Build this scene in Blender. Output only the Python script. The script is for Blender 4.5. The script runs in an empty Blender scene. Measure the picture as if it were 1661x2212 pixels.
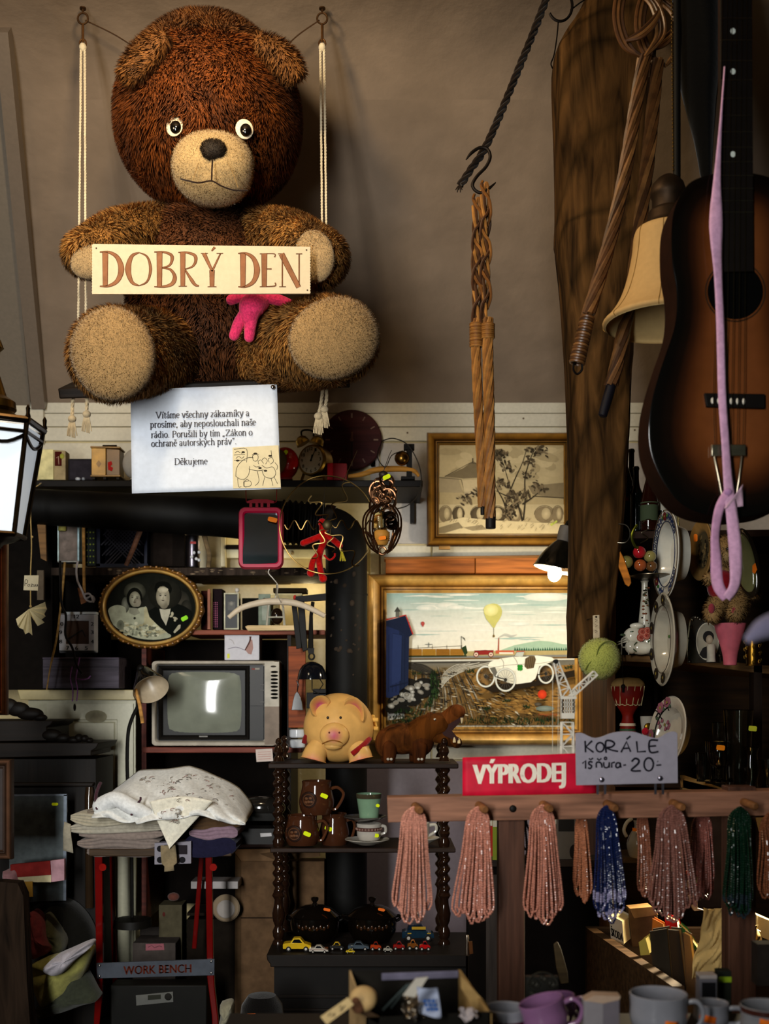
import bpy, math, random
import numpy as np
from mathutils import Vector, Matrix
from math import sin, cos, pi, sqrt, radians, hypot, atan2
SC = bpy.context.scene
COL = SC.collection
rng = random.Random(7)
# ------------------------------------------------------------------ camera
F = 2400.0          # focal length in photo pixels (photo is 1661 x 2212)
EYE = 1.55          # eye height; the horizon lies at photo row 1500
cam = bpy.data.cameras.new('camera'); cam_o = bpy.data.objects.new('camera', cam); COL.objects.link(cam_o)
cam_o.location = (0, 0, EYE); cam_o.rotation_euler = (pi/2, 0, 0)
cam.sensor_fit = 'VERTICAL'; cam.sensor_height = 36; cam.lens = 36*F/2212
cam.shift_y = (1500-1106)/2212; cam.clip_start = .05; cam.clip_end = 60
cam.dof.use_dof = True; cam.dof.focus_distance = 3.5; cam.dof.aperture_fstop = 3.0
SC.camera = cam_o
# ------------------------------------------------------------------ exposure, world, lamps
vs = SC.view_settings
SC.display_settings.display_device = 'sRGB'
vs.view_transform = 'Standard'; vs.look = 'None'; vs.gamma = 1; vs.exposure = 0.0; vs.use_curve_mapping = False
cy = SC.cycles
cy.use_denoising = True; cy.max_bounces = 6; cy.diffuse_bounces = 3; cy.glossy_bounces = 3
cy.transmission_bounces = 6; cy.transparent_max_bounces = 6; cy.sample_clamp_indirect = 3
cy.caustics_reflective = False; cy.caustics_refractive = False
w = bpy.data.worlds.new('world'); SC.world = w; w.use_nodes = True
w.node_tree.nodes['Background'].inputs[0].default_value = (.62, 1.0, .70, 1)
w.node_tree.nodes['Background'].inputs[1].default_value = .018
def lamp(name, kind, loc, energy, col, size=.1, look=None, sizey=None, spot=None, spread=None):
    l = bpy.data.lights.new(name, kind); o = bpy.data.objects.new(name, l); COL.objects.link(o)
    l.energy = energy; l.color = col; o.location = loc
    if kind == 'AREA':
        l.size = size
        if sizey: l.shape = 'RECTANGLE'; l.size_y = sizey
        if spread: l.spread = radians(spread)
    else: l.shadow_soft_size = size
    if spot: l.spot_size = radians(spot); l.spot_blend = .6
    if look is not None: o.rotation_euler = (Vector(look)-Vector(loc)).to_track_quat('-Z', 'Y').to_euler()
    return o
def P(u, v, Y): return Vector(((u-830.5)/F*Y, Y, EYE-(v-1500)/F*Y))   # where photo pixel (u, v) lies at distance Y
lamp('daylight_window', 'AREA', (-1.05, -.5, 2.0), 40, (.97, .97, .94), .42, (-.62, 4.2, 1.65), 1.9, spread=84)
lamp('ceiling_bulb', 'POINT', P(280, -330, 2.5), 46, (1.0, .78, .48), .07)
lamp('front_bulb', 'SPOT', (-1.55, 1.7, 3.2), 80, (1.0, .80, .52), .30, P(420, 520, 3.4), spot=54)
lamp('clamp_bulb', 'SPOT', P(1212, 1266, 4.02), 19, (1.0, .86, .62), .035, P(1010, 1470, 4.6), spot=160)
lamp('shelf_bulb', 'POINT', P(668, 1270, 4.66), .9, (1.0, .80, .42), .03)
lamp('shelf_strip', 'POINT', P(560, 1165, 4.66), .6, (1.0, .82, .50), .03)
lamp('lantern_bulb', 'POINT', P(10, 1020, 3.0), 2.6, (1.0, .97, .92), .05)
lamp('book_lamp', 'SPOT', P(1640, 1800, 3.35), 150, (1.0, .80, .50), .05, P(1560, 2020, 3.15), spot=95)
# ------------------------------------------------------------------ colour and materials
def lin(c):
    if isinstance(c, str):
        c = c.lstrip('#'); c = tuple(int(c[i:i+2], 16)/255 for i in (0, 2, 4))
    return tuple((x/12.92 if x <= .04045 else ((x+.055)/1.055)**2.4)**1.14 for x in c[:3])
_M = {}
SPEC = {  # rough, metal, noise scale, noise amount, bump, extra
 'matte': (.85, 0, 30, .22, .10), 'satin': (.55, 0, 25, .18, .05), 'gloss': (.10, 0, 18, .12, .01), 'paper': (.8, 0, 60, .05, .02),
 'cloth': (.95, 0, 90, .14, .25), 'felt': (.98, 0, 260, .22, .45), 'metal': (.30, 1, 30, .25, .03), 'dullmetal': (.55, .8, 30, .35, .10),
 'chrome': (.08, 1, 10, .05, 0), 'fur': (.75, 0, 14, .45, 0), 'wood': (.55, 0, 1, .45, .15), 'woodv': (.55, 0, 1, .45, .15),
 'oldwood': (.85, 0, 1, .75, .8), 'paint': (.38, 0, 70, .06, .05), 'gilt': (.34, .12, 22, .30, .06), 'plaster': (.95, 0, 6, .12, .35),
 'soot': (.6, 0, 16, .6, .25), 'plastic': (.38, 0, 30, .08, .02), 'rattan': (.42, 0, 40, .35, .08), 'bead': (.22, 0, 200, .35, 0), 'yarn': (.95, 0, 160, .3, .6)}
def mat(kind='matte'):
    if kind in _M: return _M[kind]
    m = bpy.data.materials.new(kind); m.use_nodes = True; nt = m.node_tree; N = nt.nodes; L = nt.links
    b = N['Principled BSDF']; _M[kind] = m
    at = N.new('ShaderNodeVertexColor'); at.layer_name = 'Col'
    if kind in ('glass', 'pane'):
        b.inputs['Transmission Weight'].default_value = 1; b.inputs['Roughness'].default_value = .03; b.inputs['IOR'].default_value = 1.45
        L.new(at.outputs[0], b.inputs['Base Color']); return m
    if kind == 'glow':
        L.new(at.outputs[0], b.inputs['Base Color']); L.new(at.outputs[0], b.inputs['Emission Color'])
        b.inputs['Emission Strength'].default_value = .5; return m
    if kind == 'bulbglow':
        b.inputs['Emission Color'].default_value = (1, .9, .72, 1); b.inputs['Emission Strength'].default_value = 40; return m
    r, me, sc, amt, bmp = SPEC[kind]
    tc = N.new('ShaderNodeTexCoord'); mp = N.new('ShaderNodeMapping'); no = N.new('ShaderNodeTexNoise')
    L.new(tc.outputs['Object'], mp.inputs[0]); L.new(mp.outputs[0], no.inputs[0])
    no.inputs['Detail'].default_value = 4; no.inputs['Scale'].default_value = sc
    if kind == 'wood': mp.inputs['Scale'].default_value = (5, 60, 60)
    if kind == 'woodv': mp.inputs['Scale'].default_value = (60, 60, 5)
    if kind == 'oldwood': mp.inputs['Scale'].default_value = (26, 26, 3.2); no.inputs['Distortion'].default_value = 1.2
    if kind == 'plaster': no.inputs['Detail'].default_value = 8
    mr = N.new('ShaderNodeMapRange'); mr.inputs[1].default_value = .3; mr.inputs[2].default_value = .7
    mr.inputs[3].default_value = 1-amt; mr.inputs[4].default_value = 1+amt
    L.new(no.outputs[0], mr.inputs[0])
    mx = N.new('ShaderNodeMix'); mx.data_type = 'RGBA'; mx.blend_type = 'MULTIPLY'; mx.inputs[0].default_value = 1
    L.new(at.outputs[0], mx.inputs[6]); L.new(mr.outputs[0], mx.inputs[7]); L.new(mx.outputs[2], b.inputs['Base Color'])
    b.inputs['Roughness'].default_value = r; b.inputs['Metallic'].default_value = me
    if kind in ('felt', 'cloth', 'yarn'): b.inputs['Sheen Weight'].default_value = .15
    if kind in ('matte', 'cloth', 'felt', 'yarn', 'fur', 'plaster', 'oldwood'): b.inputs['Specular IOR Level'].default_value = .06
    if kind in ('wood', 'woodv', 'satin', 'soot', 'plastic', 'paper'): b.inputs['Specular IOR Level'].default_value = .14
    if kind == 'fur': b.inputs['Specular IOR Level'].default_value = .3
    if bmp:
        bp = N.new('ShaderNodeBump'); bp.inputs['Strength'].default_value = bmp; bp.inputs['Distance'].default_value = .004
        if kind == 'plaster':
            bp.inputs['Distance'].default_value = .03
        L.new(no.outputs[0], bp.inputs['Height']); L.new(bp.outputs[0], b.inputs['Normal'])
    return m
# ------------------------------------------------------------------ mesh builder in photo-pixel units at a distance Y
ORG = {}
class MB:
    """u, v are photo pixels at distance Y, w is depth towards the viewer in the same unit."""
    def __init__(s, Y, c='808080'):
        s.Y = Y; s.k = Y/F; s.V = []; s.F = []; s.C = []; s.MI = []; s.c = c; s.mi = 0
    def add(s, vs, fs, c=None):
        b = len(s.V); s.V += vs; s.F += [tuple(b+i for i in f) for f in fs]; s.MI += [s.mi]*len(fs)
        if isinstance(c, list): s.C += c
        else: s.C += [lin(c or s.c)]*len(vs)
        return b
    def mark(s): return len(s.V)
    def rot(s, i0, c, ax, deg):
        a = radians(deg); ca, sa = cos(a), sin(a); cu, cv, cw = c
        for i in range(i0, len(s.V)):
            u, v, w = s.V[i]; u -= cu; v -= cv; w -= cw
            if ax == 'w': u, v = u*ca-v*sa, u*sa+v*ca
            elif ax == 'v': u, w = u*ca+w*sa, -u*sa+w*ca
            else: v, w = v*ca-w*sa, v*sa+w*ca
            s.V[i] = (u+cu, v+cv, w+cw)
        return s
    def box(s, u0, v0, u1, v1, w0, w1, c=None):
        s.add([(u0,v0,w0),(u1,v0,w0),(u1,v1,w0),(u0,v1,w0),(u0,v0,w1),(u1,v0,w1),(u1,v1,w1),(u0,v1,w1)],
              [(0,1,2,3),(4,5,6,7),(0,1,5,4),(1,2,6,5),(2,3,7,6),(3,0,4,7)], c); return s
    def prism(s, pts, w0, w1, c=None):
        n = len(pts); s.add([(u,v,w0) for u,v in pts]+[(u,v,w1) for u,v in pts],
              [tuple(range(n)), tuple(range(n, 2*n))]+[(i,(i+1)%n,n+(i+1)%n,n+i) for i in range(n)], c); return s
    def poly(s, pts, w, c=None):
        s.add([(u,v,w) for u,v in pts], [tuple(range(len(pts)))], c); return s
    def rect(s, u0, v0, u1, v1, w, c=None): return s.poly([(u0,v0),(u1,v0),(u1,v1),(u0,v1)], w, c)
    def vgrad(s, u0, v0, u1, v1, w, stops):
        """flat panel with colour bands blended from stop to stop [(v, colour)]"""
        vs, cs = [], []
        for v, c in stops: vs += [(u0,v,w),(u1,v,w)]; cs += [lin(c)]*2
        s.add(vs, [(2*i,2*i+1,2*i+3,2*i+2) for i in range(len(stops)-1)], cs); return s
    def blob(s, cu, cv, w, ru, rv, c0, c1=None, n=20, deg=0, a0=0, a1=360):
        a = radians(deg); vs = [(cu,cv,w)]; full = a1-a0 >= 360
        for i in range(n if full else n+1):
            t = radians(a0+(a1-a0)*i/n); x, y = ru*cos(t), rv*sin(t); vs.append((cu+x*cos(a)-y*sin(a), cv+x*sin(a)+y*cos(a), w))
        m = len(vs)-1
        s.add(vs, [(0, 1+i, 1+(i+1)%m) for i in range(m if full else m-1)], [lin(c0)]+[lin(c1 or c0)]*m); return s
    def ring(s, cu, cv, w, ru, rv, t, c=None, n=32, a0=0, a1=360):
        vs = []
        for i in range(n+1):
            g = radians(a0+(a1-a0)*i/n); vs += [(cu+ru*cos(g), cv+rv*sin(g), w), (cu+(ru-t)*cos(g), cv+(rv-t)*sin(g), w)]
        s.add(vs, [(2*i,2*i+1,2*i+3,2*i+2) for i in range(n)], c); return s
    def stroke(s, pts, w, wid, c=None):
        """flat ribbon along a polyline; wid a number or a list"""
        n = len(pts)
        if n < 2: return s
        vs = []
        for i, (u, v) in enumerate(pts):
            a = pts[max(i-1, 0)]; b = pts[min(i+1, n-1)]; du, dv = b[0]-a[0], b[1]-a[1]; l = hypot(du, dv) or 1
            h = (wid[i] if isinstance(wid, (list, tuple)) else wid)/2; vs += [(u-dv/l*h, v+du/l*h, w), (u+dv/l*h, v-du/l*h, w)]
        s.add(vs, [(2*i,2*i+1,2*i+3,2*i+2) for i in range(n-1)], c); return s
    def tube(s, pts, r, n=8, c=None, closed=False, cap=True):
        Q = [Vector(p) for p in pts]; m = len(Q); vs = []; up = None
        for i, p in enumerate(Q):
            a = Q[i-1] if (i or closed) else Q[i]; b = Q[(i+1) % m] if (i < m-1 or closed) else Q[i]
            t = (b-a); t = t.normalized() if t.length > 1e-9 else Vector((0,1,0))
            if up is None:
                up = t.orthogonal().normalized()
            up = (up-t*up.dot(t)); up = up.normalized() if up.length > 1e-6 else t.orthogonal().normalized()
            sd = t.cross(up); rr = r[i] if isinstance(r, (list, tuple)) else r
            for j in range(n):
                g = 2*pi*j/n; vs.append(tuple(p+(up*cos(g)+sd*sin(g))*rr))
        fs = []
        for i in range(m if closed else m-1):
            for j in range(n): fs.append((i*n+j, i*n+(j+1)%n, ((i+1)%m)*n+(j+1)%n, ((i+1)%m)*n+j))
        if cap and not closed: fs += [tuple(range(n)), tuple(range((m-1)*n, m*n))]
        s.add(vs, fs, c); return s
    def lathe(s, prof, cu, cw=0, n=24, c=None, sq=1.0, cap=True):
        """prof: (radius, v[, colour]) from top to bottom about a vertical axis"""
        vs, cs = [], []
        for p in prof:
            for j in range(n):
                g = 2*pi*j/n; vs.append((cu+p[0]*cos(g), p[1], cw+p[0]*sq*sin(g))); cs.append(lin(p[2] if len(p) > 2 else (c or s.c)))
        m = len(prof); fs = [(i*n+j, i*n+(j+1)%n, (i+1)*n+(j+1)%n, (i+1)*n+j) for i in range(m-1) for j in range(n)]
        if cap: fs += [tuple(range(n)), tuple(range((m-1)*n, m*n))]
        s.add(vs, fs, cs); return s
    def ell(s, cu, cv, cw, ru, rv, rw, n=20, m=12, c=None, e=1.0):
        vs = [(cu, cv-rv, cw)]
        f = lambda x: math.copysign(abs(x)**e, x)
        for i in range(1, m):
            a = pi*i/m
            for j in range(n):
                g = 2*pi*j/n; vs.append((cu+ru*f(sin(a))*f(cos(g)), cv-rv*f(cos(a)), cw+rw*f(sin(a))*f(sin(g))))
        vs.append((cu, cv+rv, cw)); e_ = len(vs)-1
        fs = [(0, 1+j, 1+(j+1)%n) for j in range(n)]+[(e_, 1+(m-2)*n+j, 1+(m-2)*n+(j+1)%n) for j in range(n)]
        fs += [(1+i*n+j, 1+i*n+(j+1)%n, 1+(i+1)*n+(j+1)%n, 1+(i+1)*n+j) for i in range(m-2) for j in range(n)]
        s.add(vs, fs, c); return s
    def grid(s, fn, nu, nv, c=None):
        vs = []; cs = []
        for j in range(nv+1):
            for i in range(nu+1):
                vs.append(fn(i/nu, j/nv)); cs.append(lin(c(i/nu, j/nv) if callable(c) else (c or s.c)))
        s.add(vs, [(j*(nu+1)+i, j*(nu+1)+i+1, (j+1)*(nu+1)+i+1, (j+1)*(nu+1)+i) for j in range(nv) for i in range(nu)], cs); return s
    def frame(s, u0, v0, u1, v1, prof, c=None):
        """mitred picture moulding; prof = (inset, w[, colour]) from the outer edge inwards"""
        vs, cs = [], []
        for p in prof:
            d, w = p[0], p[1]; vs += [(u0+d,v0+d,w),(u1-d,v0+d,w),(u1-d,v1-d,w),(u0+d,v1-d,w)]; cs += [lin(p[2] if len(p) > 2 else (c or s.c))]*4
        s.add(vs, [(i*4+j, i*4+(j+1)%4, (i+1)*4+(j+1)%4, (i+1)*4+j) for i in range(len(prof)-1) for j in range(4)], cs); return s
    def world(s):
        k = s.k; Y = s.Y
        return [((u-830.5)*k, Y-w*k, EYE-(v-1500)*k) for u, v, w in s.V]
    def build(s, name, m='matte', parent=None, tag_=None, kind=None, flat=False, bevel=0, sub=0, solid=0, ang=38, label=None, keep=False):
        W = s.world(); me = bpy.data.meshes.new(name)
        if parent is not None: o0 = ORG[parent.name]
        else:
            A = np.array(W); lo, hi = A.min(0), A.max(0); o0 = Vector(((lo[0]+hi[0])/2, (lo[1]+hi[1])/2, lo[2]))
        me.from_pydata([(x-o0[0], y-o0[1], z-o0[2]) for x, y, z in W], [], s.F)
        ca = me.color_attributes.new('Col', 'FLOAT_COLOR', 'POINT')
        cc = np.ones((len(W), 4), np.float32); cc[:, :3] = np.array(s.C, np.float32).reshape(-1, 3); ca.data.foreach_set('color', cc.ravel())
        for q in (m if isinstance(m, (list, tuple)) else [m]): me.materials.append(mat(q))
        if isinstance(m, (list, tuple)): me.polygons.foreach_set('material_index', s.MI)
        import bmesh
        if not keep:
            bm = bmesh.new(); bm.from_mesh(me); bmesh.ops.recalc_face_normals(bm, faces=bm.faces); bm.to_mesh(me); bm.free()
        if not flat: me.shade_smooth(); me.set_sharp_from_angle(angle=radians(ang))
        o = bpy.data.objects.new(name, me); COL.objects.link(o)
        if parent is not None: o.parent = parent; ORG[o.name] = o0
        else: o.location = o0; ORG[o.name] = Vector(o0)
        if bevel:
            b = o.modifiers.new('soft_edges', 'BEVEL'); b.width = bevel*s.k; b.segments = 2; b.limit_method = 'ANGLE'; b.angle_limit = radians(40)
        if solid: b = o.modifiers.new('thickness', 'SOLIDIFY'); b.thickness = solid*s.k; b.offset = 0
        if sub: b = o.modifiers.new('smooth', 'SUBSURF'); b.levels = sub; b.render_levels = sub
        if tag_: tag(o, *tag_)
        if label: o['label'] = label
        if kind: o['kind'] = kind
        return o
def tag(o, label, cat, group=None, kind=None):
    o['label'] = label; o['category'] = cat
    if group: o['group'] = group
    if kind: o['kind'] = kind
    return o
def T(name, label, cat, u, v, Y, group=None):
    o = bpy.data.objects.new(name, None); COL.objects.link(o); o.location = P(u, v, Y); o.empty_display_size = .02
    ORG[o.name] = P(u, v, Y); return tag(o, label, cat, group)
def copy_thing(root, delta, label, group=None):
    """a copy of a thing with copies of its parts and their sub-parts"""
    def cp(o, par):
        c = o.copy(); COL.objects.link(c); c.parent = par; ORG[c.name] = ORG[o.name]
        for ch in o.children: cp(ch, c)
        return c
    r = cp(root, None); r.location = Vector(root.location)+Vector(delta); r['label'] = label
    ORG[r.name] = Vector(r.location)
    if group: r['group'] = group
    return r
def arc(cu, cv, ru, rv, a0, a1, n=14, w=None):
    r = [(cu+ru*cos(radians(a0+(a1-a0)*i/n)), cv+rv*sin(radians(a0+(a1-a0)*i/n))) for i in range(n+1)]
    return r if w is None else [(a, b, w) for a, b in r]
def spline(pts, n=6):
    """Catmull-Rom through the points (any dimension)"""
    out = []; m = len(pts)
    for i in range(m-1):
        p0, p1, p2, p3 = pts[max(i-1, 0)], pts[i], pts[i+1], pts[min(i+2, m-1)]
        for k in range(n):
            t = k/n; out.append(tuple(.5*(2*b+(c-a)*t+(2*a-5*b+4*c-d)*t*t+(3*b-a-3*c+d)*t**3) for a, b, c, d in zip(p0, p1, p2, p3)))
    return out+[tuple(pts[-1])]
# ------------------------------------------------------------------ lettering: a small pen alphabet and plain type
def _a(cx, cy, rx, ry, a0, a1, n=12): return [(cx+rx*cos(radians(a0+(a1-a0)*i/n)), cy+ry*sin(radians(a0+(a1-a0)*i/n))) for i in range(n+1)]
def _l(*p): return [tuple(p[i:i+2]) for i in range(0, len(p), 2)]
def _s(x, y, h=.16): return [(x-h, y), (x+h, y)]
GL = {  # glyph: (advance, strokes) with y up, x-height 1, capitals 1.45
 'a': (.85, [_a(.38,.28,.24,.28,90,360), _l(.62,.75,.62,.1,.74,0), _a(.36,.72,.26,.28,10,160), _l(.62,.58,.38,.56)]),
 'á': (.85, None), 'b': (.95, [_l(.18,1.5,.18,0), _a(.45,.48,.3,.48,150,-150), _s(.12,1.5,.1)]),
 'c': (.8, [_a(.42,.5,.32,.5,45,315)]), 'd': (.95, [_l(.7,1.5,.7,0,.85,0), _a(.42,.48,.3,.48,30,330), _s(.63,1.5,.1)]),
 'e': (.8, [_l(.1,.56,.7,.56), _a(.4,.5,.31,.5,10,310)]), 'ě': (.8, None), 'h': (.98, [_l(.18,1.5,.18,0), _a(.46,.62,.28,.38,165,0)+[(.74,0)], _s(.18,0), _s(.74,0), _s(.12,1.5,.1)]),
 'i': (.5, [_l(.25,1,.25,0), _s(.25,0), _s(.19,1,.1), _l(.25,1.28,.25,1.4)]), 'í': (.5, [_l(.25,1,.25,0), _s(.25,0), _s(.19,1,.1), _l(.2,1.22,.42,1.5)]),
 'j': (.45, [_l(.3,1,.3,-.25)+_a(.12,-.25,.18,.2,0,-110,5), _s(.24,1,.1), _l(.3,1.28,.3,1.4)]),
 'k': (.95, [_l(.18,1.5,.18,0), _l(.7,1,.2,.42), _l(.36,.58,.8,0), _s(.18,0), _s(.78,0,.14), _s(.7,1,.16), _s(.12,1.5,.1)]),
 'l': (.5, [_l(.25,1.5,.25,0), _s(.25,0), _s(.19,1.5,.1)]), 'm': (1.42, [_l(.18,1,.18,0), _a(.43,.65,.25,.35,165,0)+[(.68,0)], _a(.93,.65,.25,.35,165,0)+[(1.18,0)], _s(.18,0,.14), _s(.68,0,.14), _s(1.18,0,.14), _s(.12,1,.1)]),
 'n': (.98, [_l(.18,1,.18,0), _a(.46,.62,.28,.38,165,0)+[(.74,0)], _s(.18,0), _s(.74,0), _s(.12,1,.1)]),
 'o': (.92, [_a(.45,.5,.34,.5,0,360,18)]), 'p': (.96, [_l(.18,1,.18,-.45), _a(.46,.5,.3,.5,150,-150), _s(.18,-.45), _s(.12,1,.1)]),
 'r': (.66, [_l(.18,1,.18,0), _a(.46,.66,.28,.34,165,60), _s(.18,0), _s(.12,1,.1)]), 's': (.7, [_a(.36,.74,.22,.26,30,250,9)+_a(.36,.26,.24,.26,80,-150,9)]),
 'š': (.7, None), 't': (.55, [_l(.25,1.3,.25,.15)+_a(.41,.17,.16,.17,180,300,5), _l(.06,1,.5,1)]), 'u': (.98, [_l(.2,1,.2,.35)+_a(.45,.32,.25,.32,180,350,8), _l(.72,1,.72,0,.86,0), _s(.14,1,.1)]),
 'v': (.9, [_l(.1,1,.44,0), _l(.44,0,.78,1), _s(.1,1), _s(.78,1,.14)]), 'y': (.9, [_l(.1,1,.44,.05), _l(.8,1,.4,-.2,.2,-.45,.06,-.4), _s(.1,1), _s(.8,1,.14)]), 'ý': (.9, None),
 'z': (.8, [_l(.1,.98,.68,.98), _l(.68,.98,.1,.02), _l(.1,.02,.72,.02)]),
 'V': (1.35, [_l(.1,1.45,.66,0), _l(.66,0,1.22,1.45), _s(.12,1.45,.2), _s(1.2,1.45,.18)]), 'P': (1.1, [_l(.25,1.45,.25,0), [(.25,1.45)]+_a(.55,1.08,.38,.37,90,-90)+[(.25,.71)], _s(.25,0,.2)]),
 'Z': (1.15, [_l(.15,1.43,1,1.43), _l(1,1.43,.1,.02), _l(.1,.02,1.02,.02), _l(.15,1.43,.12,1.2), _l(1.02,.02,1.06,.25)]), 'D': (1.35, [_l(.25,1.45,.25,0), [(.1,1.45),(.5,1.45)]+_a(.5,.725,.7,.725,90,-90,14)+[(.1,0)], _s(.25,0,.15)]),
 'ě_': (0, []), '.': (.45, [_l(.2,0,.2,.13)]), ',': (.45, [_l(.22,.12,.14,-.25)]), '„': (.7, [_l(.2,.15,.1,-.2), _l(.45,.15,.35,-.2)]), '“': (.7, [_l(.2,1.15,.28,1.45), _l(.42,1.15,.5,1.45)]), ' ': (.5, [])}
_AC = lambda x: [_l(x-.06,1.2,x+.16,1.5)]
_HK = lambda x: [_l(x-.22,1.5,x,1.24), _l(x,1.24,x+.22,1.5)]
GL['á'] = (.85, GL['a'][1]+_AC(.4)); GL['ý'] = (.9, GL['y'][1]+_AC(.44)); GL['ě'] = (.8, GL['e'][1]+_HK(.4)); GL['š'] = (.7, GL['s'][1]+_HK(.36))
def pen(m, text, u, v, xh, w, thick, thin, c, slope=0, track=0, glyphs=None):
    """write with a broad pen: upright strokes thick, level ones thin; baseline at (u, v), x-height xh px"""
    x = u
    for ch in text:
        adv, st = (glyphs or GL)[ch]
        for p in st:
            q = [(x+px*xh, v-py*xh+(x+px*xh-u)*slope) for px, py in p]; wd = []
            for i in range(len(q)):
                a, b = q[max(i-1, 0)], q[min(i+1, len(q)-1)]; du, dv = b[0]-a[0], b[1]-a[1]; l = hypot(du, dv) or 1
                wd.append(thin+(thick-thin)*abs(dv/l+.18*du/l))
            m.stroke(q, w, wd, c)
        x += (adv+track)*xh
    return x
_TX = {}
def type_mesh(s):
    if s in _TX: return _TX[s]
    cu = bpy.data.curves.new('type', 'FONT'); cu.body = s; cu.resolution_u = 3
    ob = bpy.data.objects.new('type', cu); COL.objects.link(ob); dg = bpy.context.evaluated_depsgraph_get()
    me = bpy.data.meshes.new_from_object(ob.evaluated_get(dg)); V = [tuple(p.co[:2]) for p in me.vertices]; Fs = [tuple(p.vertices) for p in me.polygons]
    bpy.data.objects.remove(ob); bpy.data.curves.remove(cu); bpy.data.meshes.remove(me)
    _TX[s] = (V, Fs); return _TX[s]
for _t in ['VÝPRODEJ', 'ŠKODA', 'WORK BENCH', 'KOPIE', '2.000-', '12', '1', '2', '3', '4', '5', '6', '7', '8', '9', '10', '11']: type_mesh(_t)
def type_on(m, s, u0, v0, u1, v1, w, c, bold=0, slope=0):
    """set plain type to fill the box u0..u1, v0..v1 (v1 = foot)"""
    V, Fs = type_mesh(s); xs = [p[0] for p in V]; ys = [p[1] for p in V]; x0, x1, y0, y1 = min(xs), max(xs), min(ys), max(ys)
    for db in ([0] if not bold else [-bold, -bold/2, 0, bold/2, bold]):
        m.add([(u0+(x-x0)/(x1-x0)*(u1-u0)+db, v1-(y-y0)/(y1-y0)*(v1-v0)+slope*(x-x0)/(x1-x0)*(u1-u0), w+abs(db)*.01) for x, y in V], Fs, c)
def sticker(parent, u, v, Y, w, a=20, b=10, deg=20, c='d8e81a'):
    """a small price sticker lying on a part"""
    m = MB(Y); i0 = m.mark(); m.prism([(u-a/2,v-b/2+2),(u-a/2+2,v-b/2),(u+a/2-2,v-b/2),(u+a/2,v-b/2+2),(u+a/2,v+b/2-2),(u+a/2-2,v+b/2),(u-a/2+2,v+b/2),(u-a/2,v+b/2-2)], w, w+.6, c)
    m.rot(i0, (u,v,w), 'w', deg); return m.build('price_sticker', 'paper', parent)
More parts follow.
